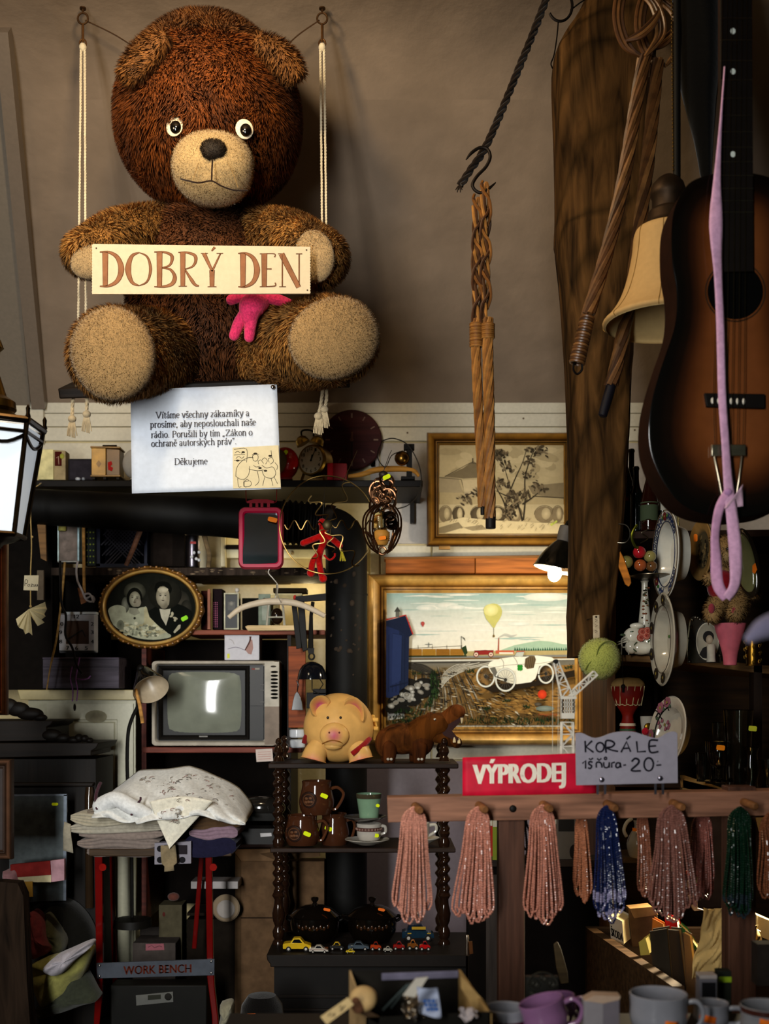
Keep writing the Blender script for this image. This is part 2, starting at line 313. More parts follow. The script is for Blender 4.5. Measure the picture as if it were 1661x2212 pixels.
# ------------------------------------------------------------------ fur: short pile grown as tufts on a body's own mesh
def fur(o, L=.022, dens=60000, width=.0022, comb=(0, 0, -1), lift=.55, tips=1.25, seed=1, back=.45, keep_fn=None, cvar=.25, clump=None):
    R = np.random.default_rng(seed); me = o.data; dg = bpy.context.evaluated_depsgraph_get()
    nv = len(me.vertices); co = np.zeros(nv*3, np.float32); me.vertices.foreach_get('co', co); co = co.reshape(-1, 3)
    me.calc_loop_triangles(); nt = len(me.loop_triangles); tv = np.zeros(nt*3, np.int32); me.loop_triangles.foreach_get('vertices', tv); tv = tv.reshape(-1, 3)
    vn = np.zeros(nv*3, np.float32); me.vertex_normals.foreach_get('vector', vn); vn = vn.reshape(-1, 3)
    cl = np.zeros(nv*4, np.float32); me.color_attributes['Col'].data.foreach_get('color', cl); cl = cl.reshape(-1, 4)
    a, b, c = co[tv[:, 0]], co[tv[:, 1]], co[tv[:, 2]]; ar = np.linalg.norm(np.cross(b-a, c-a), axis=1)/2
    n = int(ar.sum()*dens); ti = R.choice(nt, n, p=ar/ar.sum()); r1 = np.sqrt(R.random(n)); r2 = R.random(n)
    w0, w1, w2 = (1-r1)[:, None], (r1*(1-r2))[:, None], (r1*r2)[:, None]
    p = a[ti]*w0+b[ti]*w1+c[ti]*w2; N = vn[tv[ti, 0]]*w0+vn[tv[ti, 1]]*w1+vn[tv[ti, 2]]*w2; N /= np.linalg.norm(N, axis=1)[:, None]+1e-9
    K = cl[tv[ti, 0]]*w0+cl[tv[ti, 1]]*w1+cl[tv[ti, 2]]*w2
    ok = N[:, 1] < back
    if keep_fn is not None: ok &= keep_fn(p)
    p, N, K = p[ok], N[ok], K[ok]; n = len(p)
    # slow swirl so neighbouring tufts lie together
    ph = p*34.0; sw = np.stack([np.sin(ph[:, 2]+2*np.sin(ph[:, 0]*.7)), np.sin(ph[:, 0]*.8+ph[:, 2]*.5), np.cos(ph[:, 0]+1.7*np.sin(ph[:, 2]*.6))], 1)
    d = np.array(comb, float)[None]+sw*.42+R.normal(0, .22, (n, 3)); d -= N*(d*N).sum(1)[:, None]; d /= np.linalg.norm(d, axis=1)[:, None]+1e-9
    d = d*(1-lift)+N*lift; d /= np.linalg.norm(d, axis=1)[:, None]; ln = (L*(.6+.7*R.random(n)))[:, None]
    sd = np.cross(d, R.normal(0, 1, (n, 3))); sd /= np.linalg.norm(sd, axis=1)[:, None]+1e-9
    tip = p+d*ln; v0 = p-sd*width-N*.002; v1 = p+sd*width-N*.002
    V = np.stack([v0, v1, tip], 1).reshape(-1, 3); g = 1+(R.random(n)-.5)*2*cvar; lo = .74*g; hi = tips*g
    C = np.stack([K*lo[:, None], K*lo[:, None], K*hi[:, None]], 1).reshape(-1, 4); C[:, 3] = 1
    Nn = N+d*.15+R.normal(0, .12, (n, 3)); Nn /= np.linalg.norm(Nn, axis=1)[:, None]
    nm = bpy.data.meshes.new(me.name+'_pile'); m0 = len(me.polygons)
    ls = np.zeros(len(me.loops), np.int32); me.loops.foreach_get('vertex_index', ls); lt = np.zeros(m0, np.int32); me.polygons.foreach_get('loop_total', lt); st = np.zeros(m0, np.int32); me.polygons.foreach_get('loop_start', st)
    nm.vertices.add(nv+3*n); nm.vertices.foreach_set('co', np.concatenate([co, V]).astype(np.float32).ravel())
    nm.loops.add(len(ls)+3*n); nm.loops.foreach_set('vertex_index', np.concatenate([ls, np.arange(nv, nv+3*n)]).astype(np.int32))
    nm.polygons.add(m0+n); nm.polygons.foreach_set('loop_start', np.concatenate([st, len(ls)+3*np.arange(n)]).astype(np.int32))
    nm.update(calc_edges=True)
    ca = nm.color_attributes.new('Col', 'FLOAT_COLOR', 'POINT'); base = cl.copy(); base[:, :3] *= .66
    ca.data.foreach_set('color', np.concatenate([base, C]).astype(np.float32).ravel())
    nm.shade_smooth(); nm.normals_split_custom_set_from_vertices(np.concatenate([vn, np.repeat(Nn, 3, 0)]).tolist())
    for q in me.materials: nm.materials.append(q)
    o.data = nm; return o
# ================================================================== the setting
class WB(MB):
    """the same builder with plain world coordinates (x, y, z)"""
    def __init__(s, c='808080'): super().__init__(F, c)
    def world(s): return s.V
def ph(m, u, v, Y):
    """builder coordinates of the point that lies at photo pixel (u, v) at true distance Y"""
    q = Y/m.Y; return (830.5+(u-830.5)*q, 1500+(v-1500)*q, (m.Y-Y)/m.k)
CZ = 3.80; YB = 3.76   # flat ceiling height; where it bends into the slope
def quad(name, pts, c, m, nu=1, nv=1):
    b = WB(c); A, B_, C_, D_ = [Vector(p) for p in pts]
    b.grid(lambda s, t: tuple((A*(1-s)+B_*s)*(1-t)+(D_*(1-s)+C_*s)*t), nu, nv); return b.build(name, m, kind='structure', keep=True)
quad('floor', [(-2.1,-.6,0),(2.1,-.6,0),(2.1,4.9,0),(-2.1,4.9,0)], '3a2c20', 'wood')
def ceil_profile():
    A, B_, C_ = Vector((-.2, CZ)), Vector((YB, CZ)), Vector((4.8, 2.80)); r = []
    d0 = (A-B_).normalized(); d1 = (C_-B_).normalized(); p0 = B_+d0*.22; p1 = B_+d1*.22
    r = [A, p0]+[p0*(1-t)**2+B_*2*t*(1-t)+p1*t*t for t in [i/10 for i in range(1, 10)]]+[p1]; return r, [p1, C_]
def shell(name, pr, c):
    b = WB(c); n = len(pr); b.add([(-2.1, p[0], p[1]) for p in pr]+[(2.1, p[0], p[1]) for p in pr], [(i, i+1, n+i+1, n+i) for i in range(n-1)]); return b.build(name, 'plaster', kind='structure', keep=True)
_c, _s_ = ceil_profile(); shell('ceiling', _c, '958473'); shell('wall_slope', _s_, '958473')
quad('wall_left', [(-1.95,-.2,0),(-1.95,4.9,0),(-1.95,4.9,4),(-1.95,-.2,4)], '6a5a4c', 'plaster')
quad('wall_right', [(2.0,-.2,0),(2.0,4.9,0),(2.0,4.9,4),(2.0,-.2,4)], '4a3c30', 'plaster')
b = MB(4.8, 'd6d0bf')
b.box(-150, 868, 1900, 2350, -40, -3, 'c9b98c')
for v0, v1 in ((870,893),(894.5,922),(924,953)): b.box(-150, v0, 1900, v1, -3, 4, 'd2ccba')
b.box(-150, 957, 812, 1010, -3, 2, 'cfc8b4'); b.box(822, 957, 1900, 1175, -3, 2, 'b9b1a8'); b.box(800, 957, 819, 1175, -3, 2, 'b9b1a8')
b.box(800, 1179, 819, 1320, -3, 2, 'd8d0ba'); b.box(823, 1179, 930, 1640, -3, 2, 'd8d0ba'); b.box(934, 1179, 1900, 1640, -3, 2, 'dcd4be')
b.box(790, 1644, 1900, 2340, -3, 1, '7b7078')
for u, v in ((880,936),(1130,905),(1140,1000),(1370,930),(600,936),(150,936)): b.blob(u, v, 4.4, 2.2, 2.2, '6e5a42')
b.build('wall_back', 'paint', kind='structure', bevel=.8)
# white boxed rafter board and the lighter board beside it, up the slope
def slope_pt(u, v, off=0):
    # where the view line through (u, v) meets the slope, moved off the slope by off metres
    n = Vector((0, -.97, -1.087)).normalized(); p0 = Vector((0, 4.8, 2.80))+n*off; e = Vector((0,0,EYE)); d = P(u, v, 1)-e
    return e+d*((p0-e).dot(n)/d.dot(n))
def slope_board(name, L, c, off, m='paint'):
    b = WB(c); n = len(L); A = [tuple(slope_pt(u, v, off)) for u, v in L]; B_ = [tuple(slope_pt(u, v, off)-Vector((0,-.97,-1.087)).normalized()*(off+.01)) for u, v in L]
    b.add(A+B_, [tuple(range(n)), tuple(range(n, 2*n))]+[(i,(i+1)%n,n+(i+1)%n,n+i) for i in range(n)]); return b.build(name, m, kind='structure', bevel=.0)
slope_board('trim_1', [(17,70),(97,884),(68,884),(-12,70)], '86796c', .05)
slope_board('trim_2', [(-8,70),(66,880),(-60,880),(-90,70)], '8d8376', .012)
b = MB(4.79, 'd0cab8'); b.box(-150, 878, 62, 1100, -2, 10); b.box(66, 887, 97, 960, -2, 12); b.build('trim_3', 'paint', kind='structure', bevel=1)
# old hand hewn timber post
b = MB(3.42); Lf = [(1300,-150),(1255,20),(1213,90),(1194,150),(1199,330),(1201,470),(1200,520),(1212,640),(1222,780),(1228,920),(1232,1060),(1231,1240),(1229,1330),(1230,1420)]
Rt = [(1430,-150),(1425,20),(1415,90),(1410,150),(1400,330),(1392,470),(1385,520),(1372,640),(1360,780),(1354,920),(1347,1060),(1330,1180),(1316,1330),(1309,1428)]
f = lambda i: (spline(Lf, 4)[i], spline(Rt, 4)[i]); nn = len(spline(Lf, 4)); N_ = 22; vs = []; cs = []
SL, SR = spline(Lf, 4), spline(Rt, 4)
for i in range(nn):
    (ul, v), (ur, v2) = SL[i], SR[i]; cu = (ul+ur)/2; h = (ur-ul)/2
    for j in range(N_):
        g = 2*pi*j/N_; e = lambda x: math.copysign(abs(x)**.45, x)
        jit = 1+.03*sin(i*1.3+j*2.1)+.02*sin(i*.5+j*5); vs.append((cu+h*e(cos(g))*(1 if abs(cos(g)) > .9 else jit), v, 60*e(sin(g))*jit)); cs.append(lin('50391f' if (i*7+j*3) % 5 else '3a2914'))
b.add(vs, [(i*N_+j, i*N_+(j+1)%N_, (i+1)*N_+(j+1)%N_, (i+1)*N_+j) for i in range(nn-1) for j in range(N_)]+[tuple(range(N_)), tuple(range((nn-1)*N_, nn*N_))], cs)
o = b.build('timber_post', 'oldwood', tag_=('rough hand hewn timber post standing in front of the gilt framed paintings', 'post'), kind='structure', ang=60)
# ================================================================== the swing, the bear and what it holds
def limb(m, pts, rad, n=22, c=None, seg=8, e0=True, e1=True):
    """a stuffed limb: rounded tube through the points with a radius at each"""
    Q = spline([p+(r,) for p, r in zip(pts, rad)], seg); a = Vector(Q[0][:3]); b_ = Vector(Q[-1][:3]); t0 = (a-Vector(Q[1][:3])).normalized(); t1 = (b_-Vector(Q[-2][:3])).normalized()
    S0, S1 = [], []
    for i in range(6, 0, -1):
        g = pi/2*i/6.02; S0.append(tuple(a+t0*Q[0][3]*sin(g))+(Q[0][3]*cos(g),))
    for i in range(1, 7):
        g = pi/2*i/6.02; S1.append(tuple(b_+t1*Q[-1][3]*sin(g))+(Q[-1][3]*cos(g),))
    Q = (S0 if e0 else [])+[tuple(q) for q in Q]+(S1 if e1 else [])
    m.tube([q[:3] for q in Q], [q[3] for q in Q], n, c); return m
YS = 3.60
sw = T('rope_swing', 'dark plank swing on doubled white ropes, carrying the big plush bear', 'swing', 440, 838, YS)
m = MB(YS, '1d1611'); m.box(144, 819, 757, 841, -70, 70); m.rot(0, (450,830,0), 'u', -22); m.rot(0, (450,830,0), 'w', -2.2); m.build('board', 'wood', sw, bevel=3)
def rope(m, pts, r, c='d8cbb0', twist=.9):
    """laid rope: three strands wound round the path"""
    Q = spline(pts, max(4, int(sum(hypot(b[0]-a[0], b[1]-a[1]) for a, b in zip(pts, pts[1:]))/len(pts)/4))); L = 0
    for s_ in range(3):
        R_ = []; L = 0
        for i, p in enumerate(Q):
            if i: L += sqrt(sum((a-b)**2 for a, b in zip(p, Q[i-1])))
            g = L*twist/r+s_*2*pi/3; R_.append((p[0]+cos(g)*r*.55, p[1]+sin(g)*r*.2, p[2]+sin(g)*r*.55))
        m.tube(R_, r*.62, 5, c)
for sd in (0, 1):
    hu, hv = ((179, 98), (696, 98))[sd]; fu = ((168, 186), (699, 709))[sd]
    for q in (0, 1):
        m = MB(YS); rope(m, [(hu+(-4, 4)[q], hv+8, 0), ((hu+fu[q])/2+(-2,2)[q], 460, 0), (fu[q], 822, 0)], 2.7); m.build('rope', 'cloth', sw)
    m = MB(YS); m.ell(hu, hv+4, 0, 8, 9, 8, 12, 8, 'd8cbb0'); m.build('rope_knot', 'cloth', sw)
    m = MB(YS, '6a4a2a'); m.tube([(hu,hv-2,0),(hu,52,0)], 3, 8); m.tube([(hu+7*cos(t*pi/6), hv-4+9*sin(t*pi/6), 0) for t in range(12)], 2, 6, closed=True)
    m.build('snap_hook', 'dullmetal', sw)
    e = MB(YS, '5a4026'); e.tube([(hu+11*cos(t*pi/8), 40+12*sin(t*pi/8), 0) for t in range(16)], 2.2, 6, closed=True); e.tube([(hu,29,0),(hu,16,0)], 2.6, 6)
    e.lathe([(7,17),(7,20)], hu, 0, 10)
    e.build('screw_eye', 'dullmetal', tag_=(('rusty screw eye in the ceiling over the swing rope nearest the rafter board', 'rusty screw eye in the ceiling over the swing rope nearer the chain')[sd], 'screw eye'))
    # knotted rope tails under the board
    if sd == 0: tails = ([(180,838,40),(170,870,42),(167,915,40)], [(182,838,40),(198,860,44),(198,905,40)])
    else: tails = ([(700,838,40),(696,880,40),(690,910,44)], [(706,838,40),(708,870,44),(703,895,42)])
    for q, tl in enumerate(tails):
        m = MB(YS); rope(m, tl, 4, 'b9a98c'); x, y, z = tl[-1]; m.ell(x, y, z, 9, 8, 9, 10, 8, 'b9a98c')
        for i in range(7): m.tube(spline([(x+(i-3)*1.5, y+4, z), (x+(i-3)*2.6, y+20, z+2), (x+(i-3)*3.4, y+36+(i*7) % 6, z+(i % 3)*2)], 4), 1.5, 4, 'b9a98c')
        m.build('rope_tail', 'cloth', sw)
for u0, u1 in ((184, 312), (690, 590)):
    m = MB(YS+.02, '4a3522'); m.tube(spline([(u0,44,0),((u0+u1)/2,66,-20),(u1,92 if u1 < 400 else 88,-60)], 5), 1.6, 5)
    m.build('cord', 'cloth', tag_=(('thin dark cord from the screw eye near the rafter board to the bear' if u0 < 400 else 'thin dark cord from the screw eye near the chain to the bear'), 'cord'))

bear = T('plush_bear', 'huge brown plush bear with pale muzzle sitting on the rope swing', 'plush bear', 440, 812, 3.5)
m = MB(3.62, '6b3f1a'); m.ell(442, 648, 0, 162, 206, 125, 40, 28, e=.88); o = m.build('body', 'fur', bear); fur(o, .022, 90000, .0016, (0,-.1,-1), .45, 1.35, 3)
m = MB(3.54); cc = []; m.ell(450, 250, 0, 194, 197, 170, 48, 34, e=.93)
m.C = [lin('84480f') if p[1] > 150 else lin('80542a') for p in m.V]  # tan crown: lamplight from above put into the fur colour
for i, (u, v, w) in enumerate(m.V):      # cheeks a little fuller than the crown
    t = (v-250)/197; q = 1+.035*t-.06*max(0, t-.55)-.13*max(0,-t-.1)**1.2; m.V[i] = (450+(u-450)*q, v, w)
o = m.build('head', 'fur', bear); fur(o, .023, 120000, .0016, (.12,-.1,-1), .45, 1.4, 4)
# ears: thick folded flaps
for k, (pts, c) in enumerate((([(362,80),(336,98),(300,130),(268,164)], '8a5c2c'), ([(552,92),(586,108),(618,134),(641,168)], '8a5c2c'))):
    m = MB((3.30, 3.36)[k], c); Q = spline(pts, 5); vs = []; NN = 16
    for i, (u, v) in enumerate(Q):
        t = i/(len(Q)-1); h = (28+8*t)*sin(pi*(.12+.76*t))**.6; a, b2 = Q[max(i-1,0)], Q[min(i+1,len(Q)-1)]; du, dv = b2[0]-a[0], b2[1]-a[1]; l = hypot(du, dv)
        for j in range(NN):
            g = 2*pi*j/NN; vs.append((u-dv/l*h*cos(g), v+du/l*h*cos(g)+4, 8-14*t+25*sin(g)*(.5+.5*sin(pi*t))))
    n = len(Q); m.add(vs, [(i*NN+j, i*NN+(j+1)%NN, (i+1)*NN+(j+1)%NN, (i+1)*NN+j) for i in range(n-1) for j in range(NN)]+[tuple(range(NN)), tuple(range((n-1)*NN, n*NN))])
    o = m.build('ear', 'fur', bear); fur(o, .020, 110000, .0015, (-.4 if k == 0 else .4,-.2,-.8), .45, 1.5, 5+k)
m = MB(3.34, 'cdb183'); i0 = m.mark(); m.ell(459, 361, -6, 88, 75, 62, 32, 22, e=.92)
for i in range(i0, len(m.V)):            # two cheek lobes and a chin below the mouth line
    u, v, w = m.V[i]; t = (v-361)/75; crease = math.exp(-((u-459)/9)**2)*(8 if t > -.2 and t < .5 else 0); m.V[i] = (u+(u-459)*.05*max(0,-t), v, w-crease-(10*max(0,t)**2)+(6*math.exp(-((t-.15)/.3)**2)))
muz = m.build('muzzle', 'felt', bear); fur(muz, .005, 90000, .0009, (0,0,-1), .8, 1.15, 8, cvar=.12)
m = MB(3.265, '3a2c1c'); m.ell(461, 325, 0, 27, 21, 20, 20, 14, e=.9); o = m.build('nose', 'fur', bear); fur(o, .006, 260000, .0010, (0,-.5,-.4), .85, 1.8, 9, back=.6)
m = MB(3.235, '2a1a0e'); m.tube(spline([(459,346,0),(458,366,1),(457,392,0)], 6), 1.8, 6); m.tube(spline([(384,370,-36),(402,381,-20),(428,392,-6),(457,391,0),(478,400,-4),(502,404,-14),(531,396,-34)], 8), 1.7, 6)
m.tube(spline([(428,350,-4),(420,372,-6),(416,386,-8)], 5), .8, 5, '8d7248'); m.tube(spline([(490,346,-4),(502,370,-10),(512,398,-16)], 5), .8, 5, '8d7248')
m.build('mouth_stitch', 'cloth', bear)
for k, (u, v, Ye) in enumerate(((377,273,3.318), (528,279,3.322))):
    m = MB(Ye); i0 = m.mark(); m.ell(u, v, 0, 19.5, 22, 5, 24, 10, 'e4d8be'); m.rot(i0, (u,v,0), 'v', (-14, 14)[k]); e = m.build('eye', 'felt', bear)
    m = MB(Ye-.006); m.ell(u+2.5, v+2, 0, 12.5, 14, 8, 20, 12, '0c0a09'); m.build('pupil', 'gloss', e)
# arms
for k, (pts, rad, pad) in enumerate((
    ([(340,505,3.58),(262,512,3.46),(186,548,3.36)], [62,56,47], (198,566,3.31,46,36,-24,10)),
    ([(560,515,3.58),(622,520,3.46),(690,558,3.36)], [62,60,60], (679,554,3.295,45,58,-14,-16)))):
    m = MB(3.42, 'a0733a'); limb(m, [ph(m, *p) for p in pts], [r*.99 for r in rad]); arm = m.build('arm', 'fur', bear); fur(arm, .021, 100000, .0016, (0,-.2,-1), .42, 1.45, 11+k)
    u, v, Yp, ru, rv, dg, tl = pad; m = MB(Yp, 'bda27a'); i0 = m.mark(); m.ell(u, v, 0, ru, rv, 20, 24, 14); m.rot(i0, (u,v,0), 'w', dg); m.rot(i0, (u,v,0), 'v', tl)
    o = m.build('paw_pad', 'felt', arm); fur(o, .005, 80000, .001, (0,0,-1), .8, 1.15, 15+k, cvar=.12)
# legs with big soles
for k, (pts, rad, foot, pad) in enumerate((
    ([(392,768,3.66),(330,760,3.45),(262,764,3.30)], [76,86,92], (248,766,3.27,100,101,60), (243,764,3.205,92,101,42,-26,-10)),
    ([(545,770,3.66),(618,752,3.47),(700,738,3.32)], [72,84,92], (716,736,3.29,98,92,60), (722,731,3.225,100,84,40,-28,10)))):
    m = MB(3.42, 'a0733a'); limb(m, [ph(m, *p) for p in pts], [r*p[2]/3.42 for r, p in zip(rad, pts)])
    u, v, Yp, ru, rv, rw = foot; i0 = m.mark(); c_ = ph(m, u, v, Yp); q = Yp/3.42; m.ell(*c_, ru*q, rv*q, rw*q, 36, 24)
    leg = m.build('leg', 'fur', bear); fur(leg, .021, 90000, .0016, (0,-.35,-.8), .42, 1.45, 21+k)
    u, v, Yp, ru, rv, rw, dg, tl = pad; m = MB(Yp, 'b39468'); i0 = m.mark(); m.ell(u, v, 0, ru, rv, rw, 36, 22, e=.95); m.rot(i0, (u,v,0), 'w', dg); m.rot(i0, (u,v,0), 'v', tl)
    o = m.build('foot_pad', 'felt', leg); fur(o, .006, 150000, .0009, (0,0,-1), .75, 1.12, 25+k, cvar=.14)
# the lettered board
Yn = 3.20; sg = T('greeting_sign', 'cream board hand lettered DOBRÝ DEN held by the plush bear', 'sign', 435, 634, Yn)
m = MB(Yn, 'c4b79e')
pts = [(202,527),(669,533)]+[(669.5+(i % 2)*1.3, 533+i*101/34) for i in range(35)]+[(670,634),(199,635)]+[(199.5-(i % 2)*1.3, 634-i*106/34) for i in range(35)]
m.prism(pts, -4, 0); m.build('board', 'paper', sg)
for u, v in ((208,536),(662,540),(664,627)): m = MB(Yn, '5a4a3a'); m.ell(u, v, .5, 1.8, 1.8, 1, 8, 5); m.build('tack', 'satin', sg)
m = MB(Yn)
def brush(m, u0, u1, v0, v1, strokes):
    for pts, w in strokes:
        q = [(u0+x*(u1-u0), v0+y*(v1-v0)) for x, y in pts]
        if len(q) > 2: q = spline(q, 5)
        n = len(q); W_ = [w[0]+(w[1]-w[0])*i/(n-1) if len(w) == 2 else (w[0]+(w[1]-w[0])*i/(n-1)*2 if i < n/2 else w[1]+(w[2]-w[1])*(i/(n-1)*2-1)) for i in range(n)]
        m.stroke(q, .45, W_, '5a3a26'); m.stroke(q, .6, [max(x-2.2, .2) for x in W_], '8a6248')
LT = {'D': [([(.27,.02),(.27,.98)], (13,11)), ([(.03,.02),(.45,.03),(.8,.18),(.96,.5),(.8,.82),(.42,.97),(.03,.98)], (2.4,13.5,2.4))],
 'O': [([(.5,.01),(.2,.12),(.05,.5),(.2,.88),(.5,.99)], (2.4,13.5,2.4)), ([(.5,.01),(.82,.14),(.95,.5),(.82,.86),(.5,.99)], (2,7,2))],
 'B': [([(.27,.02),(.27,.98)], (13,11)), ([(.02,.02),(.45,.02),(.8,.1),(.84,.25),(.7,.4),(.3,.46)], (2,8,2)), ([(.3,.46),(.75,.5),(.97,.7),(.85,.9),(.45,.98),(.02,.98)], (2,10,2))],
 'R': [([(.22,.02),(.22,.98)], (12,10)), ([(.0,.02),(.4,.02),(.78,.1),(.84,.26),(.68,.42),(.3,.5)], (2,8,2)), ([(.32,.5),(.55,.72),(.8,.93),(1,.97)], (3,8,3)), ([(.02,.98),(.42,.98)], (2,2))],
 'Y': [([(.1,.02),(.5,.52)], (9,6)), ([(.92,.02),(.5,.54)], (3,5)), ([(.5,.5),(.5,.98)], (12,10)), ([(-.05,.02),(.3,.02)], (2,2)), ([(.72,.02),(1.05,.02)], (2,2)), ([(.28,.98),(.72,.98)], (2,2)), ([(.64,-.16),(.48,-.05)], (6,3))],
 'E': [([(.3,.02),(.3,.98)], (13,11)), ([(.0,.02),(.95,.02),(.97,.12)], (2,2,3)), ([(.3,.46),(.78,.46)], (2,3)), ([(.0,.98),(.98,.96),(1,.86)], (2,3,3))],
 'N': [([(.14,.04),(.14,.98)], (3,3)), ([(.1,.02),(.86,1)], (13,11)), ([(.88,.02),(.88,.95)], (3,3)), ([(-.05,.02),(.22,.02)], (2,2)), ([(.0,.98),(.3,.98)], (2,2)), ([(.74,.02),(1.02,.02)], (2,2))]}
for ch, u0, u1, v0, v1 in (('D',214,264,543,620),('O',274,328,545,618),('B',332,379,543,621),('R',385,430,544,620),('Y',436,480,546,621),('D',513,557,546,621),('E',561,594,547,621),('N',603,652,547,621)):
    brush(m, u0, u1, v0, v1, LT[ch])
m.build('lettering', 'matte', sg)
# crocheted pink toy on the lap
toy = T('crochet_toy', 'small pink crocheted rabbit lying face down on the lap of the bear', 'toy', 550, 730, 3.36)
m = MB(3.36, 'd8406e')
limb(m, [(560,650,0),(545,668,14),(540,690,16)], [24,27,20], 18); limb(m, [(533,680,14),(519,702,14),(507,728,10)], [13,13,11], 14); limb(m, [(548,684,16),(543,708,16),(540,732,12)], [13,13,11], 14)
m.build('body', 'yarn', toy)
m = MB(3.36, 'd8406e'); limb(m, [(545,640,8),(522,644,10),(500,650,6)], [12,12,11], 12); m.build('arm', 'yarn', toy)
m = MB(3.36, 'd8406e'); limb(m, [(578,644,4),(605,650,2),(632,657,-6)], [12,12,9], 12); m.build('arm', 'yarn', toy)
# laminated notice pinned under the board
nt_ = T('laminated_notice', 'laminated paper notice with printed text and cartoon, pinned under the swing', 'notice', 445, 1062, 3.42)
Yq = 3.43; A = [(282,842),(598,830),(607,1056),(285,1066)]
def bil(s, t): return tuple((A[0][i]*(1-s)+A[1][i]*s)*(1-t)+(A[3][i]*(1-s)+A[2][i]*s)*t for i in (0, 1))
m = MB(Yq, 'ccd2dc'); m.grid(lambda s, t: bil(s, t)+(2*sin(s*3.1)*sin(t*2.6)+.8*sin(s*9+t*4)*(1-t),), 24, 18); m.build('paper', 'paper', nt_, solid=1.2)
m = MB(Yq); 
for txt, u0, v0, u1, sl in (('Vítáme všechny zákazníky a',337,905,539,-.026),('prosíme, aby neposlouchali naše',325,925,553,-.024),('rádio. Porušili by tím „Zákon o',327,947,546,-.026),('ochraně autorských práv“.',327,966,512,-.03),('Děkujeme',377,1005,449,-.02)):
    tot = sum(GL[c][0] for c in txt); pen(m, txt, u0, v0, (u1-u0)/tot, 5.0, 2.1, .9, '6a6b72', sl)
m.build('printed_text', 'matte', nt_)
m = MB(Yq); cq = [(503,968),(602,963),(607,1054),(504,1056)]; m.poly(cq, 5.0, 'cbbf9f'); L_ = '3a3328'
for p in ([(506,972),(533,971),(533,1000)], [(506,984),(530,983)], [(506,996),(531,995)], [(508,980),(514,976),(520,980)], [(522,981),(528,977)], [(510,992),(516,987),(523,991),(528,987)],
    [(510,1030),(512,1012),(522,998),(536,990),(548,990)], [(510,1030),(520,1036),(530,1035),(538,1025),(540,1008)], [(546,986),(552,982),(558,986),(556,996),(548,996),(546,986)], [(545,984),(552,980),(559,983)], [(514,1034),(516,1052),(522,1052)], [(528,1036),(529,1052),(535,1052)],
    [(538,1014),(556,1018),(570,1016)], [(556,1018),(560,1040),(552,1050)], [(570,1002),(566,996),(572,990),(578,996),(574,1004)], [(582,1000),(580,992),(588,990),(591,998),(584,1004)], [(560,1004),(558,998),(564,994)], [(566,1006),(576,1012),(590,1010),(596,1024),(588,1034),(572,1030),(566,1016)],
    [(572,1032),(568,1050)], [(586,1034),(590,1050)], [(592,1030),(600,1046)], [(594,1000),(600,1008),(598,1016)], [(586,974),(588,990)], [(548,1006),(554,1010),(562,1008)], [(527,1042),(541,1040),(542,1050),(528,1052),(527,1042)], [(530,1040),(534,1036),(538,1039)]):
    m.stroke(spline(p, 4) if len(p) > 2 else p, 5.4, 1.0, L_)
for u, v in ((514,996),(526,978),(562,1012),(574,1018),(552,981),(584,986)): m.blob(u, v, 5.5, 4, 2.2, L_, n=8)
m.build('cartoon_clipping', 'paper', nt_)
m = MB(Yq); m.ell(590, 838, 6, 5, 5, 4, 12, 8, 'b9bcc4'); m.build('pin', 'chrome', nt_)
# ================================================================== things hanging at the upper end of the shop
Yc = 3.2
ch = T('braided_rope', 'dark braided rope slanting down past the plaster, with an iron hook on it', 'rope', 990, 405, Yc)
m = MB(Yc, '241a12'); L = [(1240,-175,0),(1200,-60,0),(1168,30,0),(1120,150,0),(1075,260,0),(1045,325,0),(1018,365,2),(994,402,4)]; Q = spline(L, 22)
for s_ in range(3):
    R_ = []; d = 0
    for i, p in enumerate(Q):
        if i: d += hypot(p[0]-Q[i-1][0], p[1]-Q[i-1][1])
        g = d/9.5+s_*2*pi/3; R_.append((p[0]+cos(g)*4.6, p[1]+cos(g)*1.8, p[2]+sin(g)*4.6))
    m.tube(R_, 4.0, 6)
m.build('braid', 'cloth', ch)
m = MB(Yc, '241a12')
for i in range(5): m.tube(spline([(994,400,4),(988+i*2,406,4),(984+i*3.4,412+(i % 2)*5,4)], 3), 1.6, 4)
m.build('frayed_end', 'cloth', ch)
m = MB(Yc-.02, '221a14'); hk = spline([(1006,349,8),(1018,334,8),(1036,322,6),(1052,325,6),(1058,343,8),(1049,364,8),(1030,384,8),(1020,402,8),(1026,415,8),(1040,420,8),(1055,411,8),(1070,398,8)], 5)
m.tube(hk, [1.2+min(2.4, i*.5, (len(hk)-1-i)*.5) for i in range(len(hk))], 8); m.build('iron_hook', 'dullmetal', tag_=('black iron S hook hung on the braided rope, holding two carpet beaters', 'hook'))
def twisted(m, pts, R_, r, ns, pitch, c):
    Q = spline(pts, 10); cs = [c] if isinstance(c, str) else c
    for s_ in range(ns):
        o = []; d = 0
        for i, p in enumerate(Q):
            if i: d += sqrt(sum((a-b)**2 for a, b in zip(p, Q[i-1])))
            g = d*2*pi/pitch+s_*2*pi/ns; o.append((p[0]+cos(g)*R_, p[1], p[2]+sin(g)*R_))
        m.tube(o, r, 6, cs[s_ % len(cs)])
RT = ['83592a', '956a36', '724a20', '8a6230']
